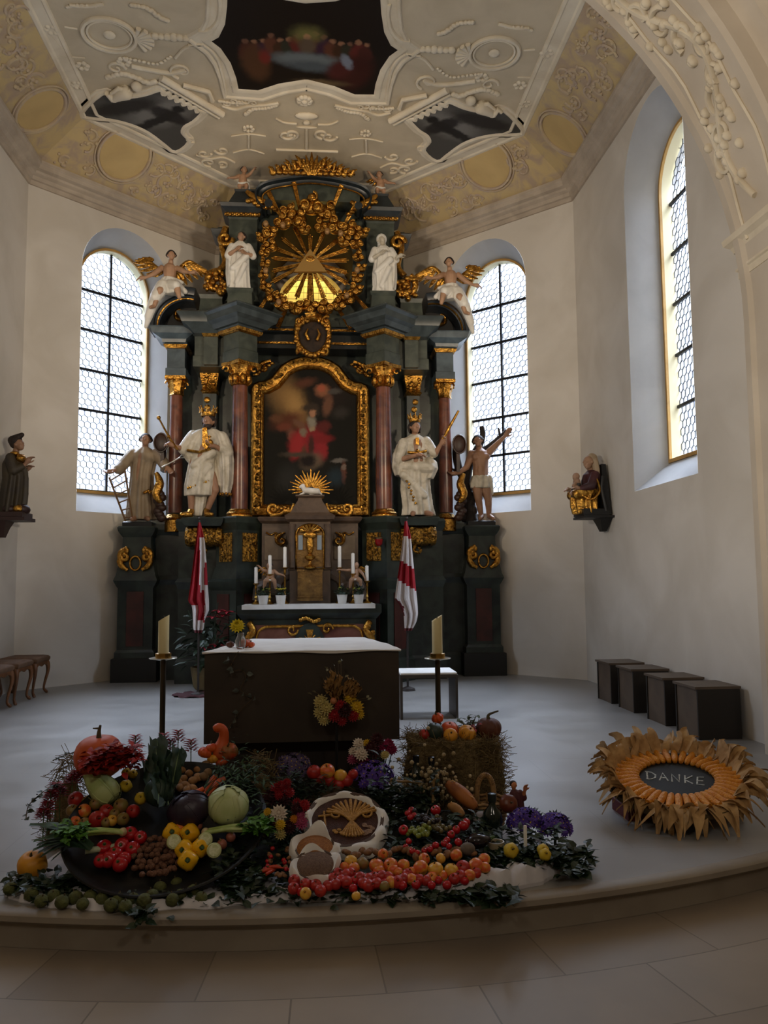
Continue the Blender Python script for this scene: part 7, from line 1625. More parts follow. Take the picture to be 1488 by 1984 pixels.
bouquet('dahlia_bouquet', 'bouquet of white, magenta and dark red dahlias by the altar corner', [(695,1442,'white',.04,0),(700,1461,'white',.045,-.04),(684,1456,'white',.03,0),(711,1440,'yellow',.026,-.02),(731,1432,'dark',.045,0),(724,1455,'dark',.05,0),(752,1444,'magenta',.045,0),(760,1452,'magenta',.035,0),(746,1463,'cream',.03,-.03),(706,1478,'magenta',.038,-.02),(684,1470,'pink',.038,0),(740,1446,'magenta',.03,.0),(718,1446,'dark',.04,-.03)], 4.66, (.33,4.66,.12))
bouquet('dahlia_posy', 'posy of mixed small dahlias between celery leaves and the seed picture', [(518,1573,'yellow',.022,0),(540,1576,'white',.046,0),(530,1590,'magenta',.03,0),(543,1598,'yellow',.03,-.03),(543,1616,'cream',.032,-.02),(570,1587,'orange',.024,0),(560,1602,'dark',.04,0),(584,1594,'pink',.038,0),(582,1580,'pink',.03,.01),(576,1568,'dark',.04,.02),(590,1561,'red',.034,.02)], 4.02, (-.17,4.08,.06))
bouquet('red_chrysanthemum', 'bunch of red and dark red blossoms behind the dahlia posy', [(545,1524,'red',.036,0),(556,1518,'red',.03,0),(535,1528,'red',.036,0),(525,1545,'dark',.05,0),(548,1548,'dark',.05,0),(560,1536,'red',.034,0),(540,1540,'red',.03,-.02),(575,1556,'red',.03,0)], 4.32, (-.2,4.36,.1))

# seed picture in its cloth-lined sieve, two bowls of grain
SQ = Vector((.13, 4.18, .19)); ST_ = radians(25); SN = Vector((0, -sin(ST_), cos(ST_)))
c = atp(668, 1588, SQ, SN); t = thing('seed_picture', 'round seed picture of a cross and a straw tree in a cloth-lined dish', 'seed picture', c, 0, None, (ST_,0,0))
b = MB(); b.lathe([(.0,-.05),(.15,-.05),(.19,-.01),(.2,.012),(.185,.012),(.17,-.012),(.0,-.014)], 40, caps=False); b.build('dish', mat('dish_brown', '#4a3526', .6), t, 60)
b = MB(); n = 60; rows = []
for f, z in ((.168,-.006),(.178,.010),(.188,.015),(.200,.006),(.210,-.025),(.216,-.055)):
    rows.append([((f+(.012*sin(5*a+.8)+.008*sin(11*a)+.045*max(0, cos(a+1.0))**3)*(f-.16)*14)*cos(a), (f+(.012*sin(5*a+.8)+.008*sin(11*a)+.045*max(0, cos(a+1.0))**3)*(f-.16)*14)*sin(a), z+(f-.165)*.3*sin(9*a)) for a in [2*pi*i/n for i in range(n)]])
b.grid(rows, closed=True); b.build('cloth_lining', white_cloth, t, 70)
b = MB(); b.add([(.17*cos(2*pi*i/48), .17*sin(2*pi*i/48), -.005) for i in range(48)], [tuple(range(48))]); b.build('seed_ground', mat('brown_seed', '#5a2f1c', .7, col2='#47230f', scale=60, bump=1.0, bscale=220), t, 0)
gold_s = mat('straw_gold', '#c08f42', .6, col2='#a2742f', scale=40, bump=.6, bscale=120); b = MB()
b.tube([(-.105,.065,.0),(-.10,-.015,.0)], .006, 6); b.tube([(-.135,.03,.0),(-.07,.037,.0)], .006, 6); b.tube([(-.1,.0,.0),(-.098,-.04,.0)], .005, 6)
b.build('cross_motif', gold_s, t, 60)
b = MB()
for k in range(-6, 7):
    a = k*.24; b.tube(catmull([(.035,-.02,.001),(.035+.05*sin(a),.03+.02*cos(a),.006),(.035+.13*sin(a)*(.9 if abs(k) < 5 else 1.0),.07+.075*cos(a)-.02*abs(sin(a)),.002)],5), [.006]*6+[.008]*5, 6)
    if abs(k) < 5: b.tube(catmull([(.035,-.01,.001),(.035+.03*sin(a),-.05,.004),(.035+.07*sin(a),-.05-.07*cos(a*.7),.001)],5), .006, 6)
for k in (-1, 1): b.tube(spiral((.035+k*.075,.035,.002), .035, 1.2, 1.1, 16, -k, 'xy'), .006, 6)
b.build('tree_motif', gold_s, t, 60)
b = MB(); pts = [(-.055,-.075),(-.03,-.07),(-.045,-.088),(-.02,-.09)]
for x, y in pts: b.ell((x,y,.0), (.012,.01,.004), 8, 5)
b.build('small_motif', gold_s, t, 60)
b = MB()
for k in range(14): a = rg.uniform(-1.2,.9); r = rg.uniform(.1,.155); b.ell((r*cos(a), r*sin(a), -.002), (rg.uniform(.01,.02), rg.uniform(.01,.018), .004), 8, 5)
b.build('pale_seed', mat('pale_seed', '#9a7a5c', .7, col2='#7a5a40', scale=80, bump=.6, bscale=200), t, 60)
def grain_bowl(name, label, px, py, R, m, peak):
    c = onheap(px, py, .035); t = thing(name, label, 'bowl', c, 0, None, (MA+.12,0,0)); b = MB(); b.lathe([(.0,-.03),(R*.6,-.03),(R*.95,.0),(R,.014),(R*.94,.014),(R*.85,.0)], 30, caps=False); b.build('bowl', MATS['dish_brown'], t, 60)
    b = MB(); n = 48; rows = []
    for f, z in ((.84,.004),(.95,.02),(1.04,.026),(1.12,.012),(1.16,-.02)):
        rows.append([(R*(f+.15*sin(4*a+peak)*max(0, f-.85)*3)*cos(a), R*(f+.15*sin(4*a+peak)*max(0, f-.85)*3)*sin(a), z+max(0, f-.8)*.07*sin(4*a+1+peak)+(.05*max(0, f-.85)/.3*max(0, cos(a-1.6))**3 if peak > 1 else 0)) for a in [2*pi*i/n for i in range(n)]])
    b.grid(rows, closed=True); b.build('cloth_lining', white_cloth, t, 70)
    b = MB(); b.lathe([(R*.9,.01),(R*.6,.028),(R*.3,.04),(.0,.044)], 28, caps=False); b.build('grain', m, t, 80)
grain_bowl('grain_bowl', 'cloth-lined bowl of orange maize grain under the seed picture', 610, 1645, .095, mat('orange_grain', '#c9833a', .7, col2='#a9662a', scale=90, bump=1, bscale=260), 2)
grain_bowl('grain_bowl', 'cloth-lined bowl of brown grain, nearest to the red apples', 611, 1678, .096, mat('brown_grain', '#96745a', .7, col2='#7a5a44', scale=110, bump=1, bscale=300), 0)

# apples and small red fruit along the front
def hput(key, name, cat, px, py, r, s, label, group=None, up=0.0): return place(key, name, cat, onheap(px, py, r*s+up), (MA+rg.uniform(-.2,.8), rg.uniform(-.5,.5), rg.uniform(0,6)), s, label, group)
for px, py, key, s in ((680,1669,'apple_yellow',.9),(704,1673,'russet',.9),(729,1677,'apple_blush',1),(757,1677,'apple_blush',1),(686,1682,'apple_blush',.8),(734,1687,'apple_blush',.8),(761,1685,'apple_blush',.8),(771,1690,'apple_blush',.7),(782,1676,'apple_blush',.85),(815,1682,'apple_blush',1.05),(844,1685,'apple_yellow',1.05),(875,1687,'apple_yellow',1.0),(897,1682,'apple_red',1.05),(921,1677,'apple_blush',1.05),(938,1665,'apple_blush',.85),(939,1681,'apple_blush',.8),(798,1690,'apple_blush',.7),(858,1697,'apple_blush',.7),(668,1680,'apple_blush',.7),(822,1664,'apple_blush',.8),(854,1663,'apple_yellow',.7),(884,1657,'apple_blush',.85),(742,1655,'apple_blush',.75)):
    lb = {'apple_blush': 'orange-red blushed apple in the back row before the heap', 'apple_yellow': 'yellow apple with a red cheek in the back row before the heap', 'russet': 'green-brown apple at the grain bowl end of the row', 'apple_red': 'plain red apple in the back row before the heap'}[key]
    hput(key, 'apple', 'apple', px, py, .036, s*.92, lb, {'apple_blush':'blushed apples in the row','apple_yellow':'yellow apples in the row'}.get(key))
for px, py, s in ((570,1706,1),(591,1714,1),(569,1721,1),(612,1715,1),(621,1726,1),(623,1699,.9),(644,1703,1),(655,1693,1),(650,1713,1),(669,1695,1.05),(671,1709,1.05),(687,1706,.9),(684,1721,.85),(697,1700,1),(714,1716,1.05),(714,1703,1),(730,1712,1),(739,1698,1.05),(752,1700,1),(758,1709,1),(770,1709,1.05),(606,1706,.9),(636,1716,.95),(660,1706,1),(680,1692,.95),(704,1711,1),(724,1700,1),(745,1712,.9),(782,1703,1),(790,1694,1),(798,1704,1),(812,1704,1),(826,1706,.95),(837,1701,1),(849,1706,.9),(866,1715,.9),(836,1715,.85),(880,1703,1),(892,1698,1.1),(909,1697,1.1),(900,1706,.9),(922,1692,1),(806,1714,.9),(780,1716,.9),(584,1728,.9)):
    hput('cherry_tomato' if s < .93 else ('apple_blush' if (px*7+py) % 5 == 0 else 'apple_red'), 'crab_apple', 'apple', px, py, .022 if s < .93 else .034, s*(1.05 if s < .93 else .74), 'small bright red crab apple in the front row above the white cloth', 'small red apples in the front row')
hput('apple_yellow', 'apple', 'apple', 592, 1731, .034, .7, 'single pale apple at the front edge under the red ones'); hput('russet', 'apple', 'apple', 745, 1717, .034, .7, 'single greenish small apple in the front red row'); hput('apple_yellow', 'apple', 'apple', 690, 1736, .034, .55, 'tiny yellowish apple on the white cloth edge')
fruit_kind('dried', mat('dried_fruit', '#8a6038', .7, col2='#5f3d22', scale=26), .02, .026, .25, 'flesh', False, 6, .08)
for i in range(30):
    px = 668+i*8.6+rg.uniform(-3,3); py = 1652+4*sin(i*.9)+rg.uniform(-6,6); hput('dried', 'chestnut', 'nut', px, py, .012, rg.uniform(.9,1.25), 'brown chestnut in the band between apples and the seed picture', 'chestnuts in the band', .004)
for i in range(26):
    px = 505+rg.uniform(0,62); py = 1640+rg.uniform(0,58); hput('cherry_tomato' if i % 3 == 0 else 'dried', 'rose_hip' if i % 3 == 0 else 'hazelnut', 'berry' if i % 3 == 0 else 'nut', px, py, .012, .5 if i % 3 == 0 else .6, 'small orange-red rose hip scattered left of the grain bowls' if i % 3 == 0 else 'small hazelnut scattered left of the grain bowls', 'rose hips by the grain bowls' if i % 3 == 0 else 'hazelnuts by the grain bowls', .01)
def chili(t): b = MB(); b.tube([(0,0,0),(.03,0,.003),(.065,0,-.002)], [.007,.009,.002], 7); b.build('pod', mat('chili_red', '#b53a1c', .35), t, 60); b = MB(); b.tube([(0,0,0),(-.014,0,.004)], .0025, 5); b.build('stalk', stemg, t, 40)
proto('chili', chili)
for px, py, a in ((508,1688,.3),(522,1680,-.2),(515,1694,.9)): place('chili', 'chili', 'chili', onheap(px, py, .02), (0,0,a), 1, 'orange-red chili pod left of the brown grain bowl', 'chilies by the grain bowl')
for px, py, s, lb in ((608,1496,1.1,'red pumpkin-like apple at the altar foot next to the dark asters'),(634,1494,1.15,'orange-red apple at the altar foot, middle of the back group'),(660,1503,1.0,'yellow and red apple at the back near the dahlia bouquet'),(638,1512,.95,'deep red apple in front of the back group'),(656,1519,1.0,'striped red apple just above the seed picture'),(672,1512,1.0,'red apple at the bouquet end of the back group'),(622,1508,.9,'small dark red apple between the back apples'),(684,1500,.8,'small red apple under the purple asters')):
    key = 'apple_yellow' if 'yellow and' in lb else ('apple_blush' if 'orange' in lb else 'apple_red'); p = aty(px, py, 4.5); place(key, 'apple', 'apple', p, rr(), s, lb)
b = MB(); pp = [aty(px, py, 4.58) for px, py in ((600,1530),(690,1535))]; b.ell((.12,4.60,.0), (.26,.18,.26), 16, 9); b.v = [(x,y,max(.003,z)) for x,y,z in b.v]; hay_strands(b, (.12,4.60,.0), (.25,.17,.25), 260, .1, rg)
o = W2(b, 'straw_mound', hay_d, Vector((.12,4.6,0)), 40); tag(o, 'straw mound under the apples at the foot of the block altar', 'straw', None, 'stuff')
for px, py, s, d in ((782,1608,1.15,0),(792,1630,.7,0),(790,1576,.75,0),(797,1570,.8,0),(802,1580,.75,0),(795,1584,.7,0),(799,1649,.7,0),(833,1645,.7,0),(844,1638,.8,0),(861,1634,.8,0),(866,1628,.75,0),(874,1617,.9,0),(884,1608,.95,0),(898,1600,1.2,0),(903,1594,1.0,0),(888,1632,.9,0),(844,1570,1.2,0),(822,1648,.6,0),(808,1652,.6,0),(870,1640,.7,0),(786,1640,.6,0)):
    hput('cherry_tomato', 'cherry_tomato', 'tomato', px, py, .02, s, 'small shiny red tomato in the loose ring round the green grapes', 'small tomatoes round the grapes', .02)
def grapes(name, label, px, py, m, n, R, seed):
    r_ = random.Random(seed); c = onheap(px, py, .03); t = thing(name, label, 'grapes', c)
    for i in range(n): b = MB(); p = Vector((r_.gauss(0,R*.5), r_.gauss(0,R*.6), abs(r_.gauss(0,.014)))); b.ell(p, .0125, 9, 7); b.build('berry', m, t, 80)
    b = MB(); b.tube([(0,0,.02),(.02,.06,.04)], .003, 5); b.build('stalk', stemb, t, 40)
grapes('grape_bunch', 'bunch of green grapes ringed by small red tomatoes', 818, 1615, mat('green_grape', '#7f8a34', .3, col2='#68742a', scale=30), 34, .05, 1)
grapes('grape_bunch', 'bunch of dusty brownish grapes beside the green ones', 850, 1604, mat('dusty_grape', '#5a5030', .4, col2='#6c6238', scale=30), 26, .045, 2)
grapes('grape_bunch', 'bunch of dark grapes below the loaf of bread', 826, 1590, mat('dark_grape', '#231a20', .35), 26, .05, 3)

# hay bale with pumpkins on top
HB = (.825, 4.94); HW, HD, HH = .54, .40, .455
b = MB(); r_ = random.Random(31); n = 16
def bale_face(f): return f
for (ox, oy, oz, ux, uy, uz, vx, vy, vz) in ((-1,-1,0, 2,0,0, 0,0,1),(1,-1,0, 0,2,0, 0,0,1),(1,1,0, -2,0,0, 0,0,1),(-1,1,0, 0,-2,0, 0,0,1),(-1,-1,1, 2,0,0, 0,2,0)):
    rows = []
    for i in range(n+1):
        row = []
        for j in range(n+1):
            u, v = i/n, j/n; x, y, z = ox+ux*u+vx*v, oy+uy*u+vy*v, oz+uz*u+vz*v
            k = 1-.06*(abs(x)**6)*(abs(y)**6); q = .016*mnoise.noise(Vector((x*5+3,y*5,z*9)))+.02*mnoise.noise(Vector((x*2,y*2,z*3)))
            taper = 1.05-.07*z
            row.append((HB[0]+x*HW/2*k*taper+q*x, HB[1]+y*HD/2*k+q*y, max(0.002, z*HH-.012*(abs(x)**5+abs(y)**5)*z+q*z)))
        rows.append(row)
    b.grid(rows)
bt = thing('hay_bale', 'square hay bale with pumpkins on top beside the block altar', 'hay bale', (*HB, 0)); W(b, 'bale', mat('bale_hay', '#85734f', .95, col2='#5c4d31', scale=26, bump=1.0, bscale=60), bt, 70)
b = MB()
for i in range(2200):
    f = r_.random(); x, y, z = r_.uniform(-1,1), r_.uniform(-1,1), r_.random()
    if f < .5: y = -1
    elif f < .75: x = r_.choice((-1,1))
    else: z = 1
    p = Vector((HB[0]+x*HW/2*(1.04-.06*z), HB[1]+y*HD/2, z*HH)); a = Vector((r_.gauss(0,1), r_.gauss(0,.5), r_.gauss(0,.6))).normalized()*r_.uniform(.02,.09)
    if (p-a).z < .004 or (p+a).z < .004: continue
    b.tube([p-a, p+Vector((x,y,z))*.006, p+a], .0016, 3)
o = W(b, 'loose_stalks', hay_t, bt, 0); o['kind'] = 'stuff'
b = MB(); 
for k in (-.3, .3): b.tube([(HB[0]+k*HW*.6, HB[1]-HD/2-.012, .03), (HB[0]+k*HW*.6, HB[1]-HD/2-.014, HH*.5), (HB[0]+k*HW*.58, HB[1]-HD/2-.0, HH+.006), (HB[0]+k*HW*.58, HB[1]+HD/2, HH+.006)], .003, 5)
W(b, 'twine', mat('twine', '#8d7c50', .8), bt, 40)
def onbale(px, py, y, r): p = aty(px, py, y); return Vector((p.x, y, HH+r))
for px, y, R, m, sq, lb, lob, amp, rot in ((842,4.86,.052,pumG,1.0,'dark green round pumpkin on the hay bale edge',9,.03,(.2,.1,0)),(871,4.92,.056,gouR,.85,'glossy orange-red pumpkin on the hay bale behind the yellow ones',8,.02,(.3,0,0)),(873,4.80,.043,pumY,.85,'smooth yellow pumpkin at the front edge of the hay bale',8,.02,(.9,0,0)),(905,4.81,.050,pumY,.9,'knobbly ribbed yellow gourd at the front edge of the hay bale',7,.12,(.5,.5,0)),(947,4.88,.076,pumB,.82,'large russet brown pumpkin with a hooked stem on the hay bale',10,.05,(.1,0,0))):
    pumpkin('pumpkin', lb, onbale(px, 1420, y, R*sq*.85), R, m, sq, lob, amp, (.009,.06,.05) if R > .07 else (.005,.012,.003), rot, (.06,0,.105) if R > .07 else None)
p = onbale(848,1400,5.0,.05); pumpkin('gourd', 'small red gourd at the back of the hay bale top', p+Vector((0,0,.05)), .036, gouR, .8, 8, .08, (.005,.03,.01), (.3,-.4,0), cat='gourd')
place('apple_red', 'apple', 'apple', onbale(822,1412,4.84,.033), rr(), .9, 'dark red apple at the altar end of the hay bale top')
def spray(name, label, spots, m, n, L, seed, z0, cat='leaf spray'):
    r_ = random.Random(seed); t = thing(name, label, cat, (spots[0].x, spots[0].y, z0)); b = MB()
    for i in range(n): p = r_.choice(spots); b.leaf(p+Vector((r_.gauss(0,.02), r_.gauss(0,.015), r_.gauss(0,.012))), L*r_.uniform(.6,1.1), L*.45, rot3(r_.uniform(0,6.28), r_.uniform(-.3,.8), r_.uniform(-.5,.5)))
    W(b, 'leaves', m, t, 0); b = MB()
    for q in spots: b.tube([(spots[0].x, spots[0].y, z0), q], .003, 5)
    W(b, 'twig', stemb, t, 40)
spray('leaf_sprig', 'green leafy sprig on the hay bale beside the russet pumpkin', [aty(x, y, 4.95) for x, y in ((905,1405),(912,1396),(922,1388),(895,1396),(900,1410),(918,1402))], grey, 40, .05, 4, HH)
spray('leaf_sprig', 'dark red leaves on the hay bale between yellow gourd and russet pumpkin', [aty(x, y, 4.86) for x, y in ((920,1415),(930,1418),(926,1408),(915,1412))], MATS['red_leaf'], 40, .04, 5, HH)
# bread, basket, jar, bottles and the small figures on the heap
def loaf(name, label, a, c, r, m):
    a, c = Vector(a), Vector(c); t = thing(name, label, 'bread', a); d = c-a; b = MB(); k = 13; b.tube([a+d*i/(k-1)+Vector((0,0,.008*sin(pi*i/(k-1)))) for i in range(k)], [r*max(.25, sin(pi*(.06+.88*i/(k-1)))**.45) for i in range(k)], 14); W(b, 'crust', m, t, 80)
    b = MB()
    for i in range(5): p = a+d*(.18+.16*i)+Vector((0,-.3*r,r*.93)); b.tube([p-Vector((r*.3,.0,.004)), p+Vector((0,0,.003)), p+Vector((r*.4,-r*.2,-.006))], [.002,.005,.002], 6)
    W(b, 'score', mat('bread_crumb', '#c49a62', .8), t, 60)
crust = mat('bread_crust', '#a8662c', .6, col2='#7c431c', scale=9)
loaf('bread_loaf', 'long golden loaf of bread leaning into the basket', aty(866,1518,4.46), aty(922,1566,4.36), .042, crust); loaf('bread_loaf', 'shorter pale loaf below the long golden loaf', aty(869,1560,4.34), aty(898,1580,4.28), .026, mat('pale_crust', '#b58750', .7, col2='#94683a', scale=9))
k0 = aty(941,1575,4.50); t = thing('wicker_basket', 'wicker basket with a tall arched handle behind the jam jar', 'basket', (k0.x, 4.50, k0.z-.09)); wk = mat('wicker', '#a3804f', .7, col2='#6b4f30', scale=40)
b = MB()
for i in range(9): z = -.09+.02*i; r = .085+.012*i/2; b.tube([(r*cos(2*pi*j/28)+.0, r*.8*sin(2*pi*j/28), z+.003*(-1)**j) for j in range(28)], .009, 6, closed=True)
for j in range(14): a = 2*pi*j/14; b.tube([(.083*cos(a),.066*sin(a),-.09),(.128*cos(a),.10*sin(a),.085)], .004, 5)
b.v = [(x, y, z+.09) for x, y, z in b.v]; b.build('basket_body', wk, t, 60)
b = MB(); ar = [(.048*cos(pi*i/16)*1.0, 0, .17+.125*sin(pi*i/16)**.8) for i in range(17)]; ar = [(.048,0,.12)]+ar+[(-.048,0,.12)]; cv = catmull(ar, 3)
b.tube(cv, [.0145+.002*(i % 2) for i in range(len(cv))], 8); b.build('handle', wk, t, 40)
j0 = aty(934,1606,4.24); t = thing('jam_jar', 'glass jar of red jam with a pale cloth cap on the heap', 'jar', j0)
b = MB(); b.lathe([(.03,0),(.034,.005),(.035,.05),(.03,.062)], 18); b.build('jam', mat('red_jam', '#571214', .15), t, 60)
b = MB(); b.lathe([(.0,.085),(.025,.083),(.031,.075),(.032,.064),(.046,.052),(.048,.05)], 20, lob=9, amp=.06, caps=False); b.build('cloth_cap', mat('dusty_cloth', '#8d8688', .8), t, 60)
def bottle(name, label, c, H, R, m, capm, labm=None):
    t = thing(name, label, 'bottle', c); b = MB(); b.lathe([(R*.9,0),(R,.01),(R,H*.55),(R*.85,H*.66),(R*.36,H*.78),(R*.33,H*.95),(R*.4,H*.96),(R*.4,H)], 20); b.build('glass', m, t, 60)
    b = MB(); b.lathe([(R*.42,H*.86),(R*.44,H*.9),(R*.44,H*1.01),(R*.3,H*1.02)], 16); b.build('cap', capm, t, 50)
    if labm: b = MB(); b.lathe([(R*1.012,H*.18),(R*1.012,H*.5)], 20, caps=False); b.build('blank_label', labm, t, 60)
bg_ = mat('bottle_green', '#121d18', .12, col2='#18261f', scale=3); capm = mat('foil_dark', '#27302f', .3, .4)
p = aty(960,1652,4.14); bottle('wine_bottle', 'dark green bottle standing beside the purple asters', (p.x+.0, 4.2, p.z+.02), .255, .052, bg_, capm)
for (px, py), lb in zip(((806,1475),(836,1478)), ('dark bottle at the altar side in the dried flowers before the hay bale','dark bottle with a pale label in front of the middle of the hay bale')):
    z = aty(px, py-12, 4.60).z; x = aty(px, py, 4.60).x; bottle('dark_bottle', lb, (x, 4.60, z-.25), .245, .042, bg_, mat('cap_black', '#10141a', .25, .3), mat('label_pale', '#8d8274', .6))  # pale label band round each bottle
p = aty(961,1662,3.94); t = thing('cream_pot', 'small cream pot half buried in leaves below the dark green bottle', 'pot', p); b = MB(); b.lathe([(.026,0),(.036,.005),(.04,.07),(.042,.078),(.036,.078),(.034,.06)], 20); b.build('pot', mat('cream_glaze', '#a3977c', .4), t, 60); b = MB(); b.lathe([(.035,.065),(.0,.07)], 16, caps=False); b.build('soil', straw_d, t, 60)
pumpkin('gourd', 'round red-brown gourd with a pale rim behind the dark green bottle', aty(985,1557,4.34), .05, mat('gourd_maroon','#5a2418',.35,col2='#7d4022',scale=6), .8, 8, .02, (.005,.014,.003), (1.1,.5,0), cat='gourd')
f0 = aty(1000,1572,4.40); t = thing('figurine', 'small carved figurine in a dark red robe behind the dark green bottle', 'figurine', (f0.x, 4.40, f0.z)); q = MB(); head(q, (-.01,0,.138), .022, (-.4,-1,0)); cap(q, (-.008,0,.108), .012, (-.01,0,.122), .011); cap(q, (.04,-.005,.085), .013, (.044,-.02,.108), .009); hand(q, (.044,-.02,.108), (.1,-.3,1), -1, .34, .5); skin_obj('body', q, .004, mat('figurine_skin', '#b5744a', .6), t, 1)
q = MB(); robe(q, [(-.0,0,0,.045,.035),(.04,0,0,.042,.034),(.08,0,0,.038,.03),(.105,-.004,0,.026,.022),(.118,-.008,0,.013,.013)], 6, .08); cap(q, (.025,0,.1), .016, (.045,-.005,.07), .016); cap(q, (.045,-.005,.07), .016, (.042,-.006,.09), .014); skin_obj('robe', q, .005, mat('figurine_robe', '#4a1519', .6), t, 1)
q = MB(); q.ell((-.012,.006,.146), (.021,.02,.018), 10, 7); skin_obj('hair', q, .004, hair_s, t, 1)
for (px, py), lb in zip(((990,1648),(1052,1647),(1056,1656)), ('yellow quince in ivy below the purple asters, nearer the bottle','upper of two yellow quinces in ivy at the outer end','lower of two yellow quinces in ivy at the outer end')): place('quince', 'quince', 'quince', onheap(px, py, .03), (MA+.8, rg.uniform(-.2,.2), 0), 1.05 if px < 1000 else .85, lb)
p = onheap(906,1645,.03); b = MB(); b.ell((0,0,0), (.038,.032,.03), 14, 9); b.v = [tuple(Vector(v)*(1+.06*mnoise.noise(Vector(v)*40))) for v in b.v]; o = b.build('beet', mat('grey_root', '#6e6358', .8, col2='#574d44', scale=18), None, 70, p); tag(o, 'grey-brown round root beside the cream pot', 'root vegetable')
t = thing('aubergine', 'dark aubergine lying between the grey root and the bottle', 'aubergine', onheap(926,1632,.03)); b = MB(); b.tube([(-.05,0,0),(-.02,0,.004),(.02,0,.006),(.06,.01,.012)], [.02,.036,.032,.014], 14); b.ell((-.05,0,0), .02, 10, 6); b.build('flesh', mat('aubergine_skin', '#170f16', .2), t, 80); b = MB(); b.tube([(.058,.01,.012),(.085,.014,.02)], [.012,.005], 7); b.build('stalk', stemg, t, 50)
p = onheap(1013,1632,.0); t = thing('taper_candle', 'thin white candle stub standing in the purple asters', 'candle', p+Vector((0,-.05,0))); b = MB(); b.lathe([(.0085,0),(.0085,.092),(.006,.096)], 12); b.build('wax', MATS['white_wax'], t, 50); b = MB(); b.tube([(0,0,.095),(0,0,.106)], .0015, 4); b.build('wick', black_m, t, 40)
t = thing('wooden_frame', 'little pale wooden ladder-like frame among the dried flowers', 'frame', aty(757,1545,4.45)); wd_ = mat('pale_wood', '#a58452', .6)
b = MB(); b.tube([aty(757,1548,4.45), aty(760,1508,4.45)], .008, 8); W(b, 'post', wd_, t, 50)
b = MB(); b.tube([aty(757,1514,4.45), aty(817,1515,4.47)], .007, 8); W(b, 'crossbar', wd_, t, 50)
b = MB(); b.tube([aty(838,1555,4.45), aty(841,1510,4.47)], .007, 8); W(b, 'post', wd_, t, 50)
r_ = random.Random(77); t = thing('dried_flowers', 'cloud of dried pale seed heads in front of the hay bale', 'dried flowers', (.62,4.55,.1)); b = MB(); b2 = MB()
for i in range(150):
    px, py = r_.gauss(825,36), r_.gauss(1518,26); p = aty(px, py, 4.50+r_.uniform(-.06,.08)); b.ell(p, r_.uniform(.007,.013), 6, 4); f = Vector((p.x*.6+.25, 4.58, .12)); b2.tube([p, p.lerp(f,.5)+Vector((0,0,.01)), f], .0012, 3)
o = W(b, 'seed_heads', mat('seed_head', '#b5a582', .8, col2='#86744e', scale=20), t, 60); o['kind'] = 'stuff'; W(b2, 'stalks', stemb, t, 0)
leafbed('heap_foliage', 'dark leaves below the hay bale behind the small red tomatoes', lambda r: (r.gauss(785,36), r.gauss(1560,20)), leafd, 320, .06, .03, lambda x, y: aty(x, y, 4.42), 31)
leafbed('heap_foliage', 'dark leaves between the seed picture and the asters', lambda r: (r.gauss(745,16), r.gauss(1570,40)), leafd, 200, .06, .03, lambda x, y: aty(x, y, 4.36), 32)
leafbed('heap_foliage', 'dark leaves behind the jam jar and around the bottle', lambda r: (r.gauss(930,30), r.gauss(1618,14)), leafd, 150, .055, .03, lambda x, y: aty(x, y, 4.36), 33)
leafbed('heap_foliage', 'dark fir greens behind the dahlia posy', lambda r: (r.gauss(590,30), r.gauss(1535,18)), leafd, 260, .07, .014, lambda x, y: aty(x, y, 4.42), 34)

# on and before the block altar
p = atz(466, 1257, .99); t = thing('glass_vase', 'small glass vase with one yellow chrysanthemum on the altar cloth corner', 'vase', (p.x, p.y, .99)); h = aty(460,1213,p.y).z-.99
b = MB(); b.lathe([(.02,0),(.03,.01),(.036,.05),(.02,.085),(.022,.1),(.019,.1),(.017,.086),(.032,.05),(.026,.013),(.0,.01)], 20, caps=False)
gm_ = mat('clear_glass', '#e6ecec', .05, trans=.9); b.build('glass', gm_, t, 60)
b = MB(); x = aty(460,1213,p.y).x-p.x; bloom(b, (x,-.01,h), .052, (0,-.75,.6), 5, cup=.4); b.build('blossom', mat('chrysanthemum_yellow', '#e0cf2a', .6, col2='#cdb81f', scale=14), t, 0); b = MB(); b.tube([(0,0,.02),(0,0,.08),(x,0,h)], .003, 5); b.build('stalk', stemg, t, 40)
for px, R, m, lb in ((473,.036,pumO,'little orange pumpkin at the foot of the glass vase'),(486,.024,gouR,'tiny orange gourd on the altar cloth right of the little pumpkin'),(446,.026,pumB,'tiny brown pumpkin left of the glass vase'),(479,.028,mat('gourd_peach','#b5785a',.5),'peach-coloured small gourd behind the little orange pumpkin')):
    q = atz(px, 1254 if 'behind' not in lb else 1250, .99); pumpkin('small_pumpkin', lb, (q.x, q.y-.0, .992+R*.62), R, m, .72, 8, .06, (.004,.012,.003))
yv = 4.935
pts = [aty(x, y, yv) for x, y in ((462,1262),(452,1280),(446,1300),(468,1298),(476,1312),(466,1335),(478,1345),(490,1352),(470,1372),(455,1392),(446,1405),(436,1420))]
r_ = random.Random(6); cv = catmull(pts, 4); b = MB(); b.tube(cv, .0022, 5); t = thing('ivy_tendril', 'greyish ivy tendril trailing down the front of the dark block altar', 'ivy', pts[0]); W(b, 'twig', stemb, t, 40); b = MB()
for x, y in ((440,1276),(446,1300),(452,1296),(470,1298),(478,1306),(480,1318),(463,1338),(470,1344),(488,1348),(492,1352),(458,1390),(452,1396),(448,1406),(462,1380),(444,1282)): b.leaf(aty(x, y, yv-.012), .04, .034, rot3(r_.uniform(0,6.28), 0) @ Matrix.Rotation(1.2, 4, 'X'))
W(b, 'leaves', mat('grey_ivy', '#5a625c', .6, col2='#454c46', scale=20), t, 0)
ya = 4.84; A_ = lambda x, y, d=0.0: aty(x, y, ya+d)
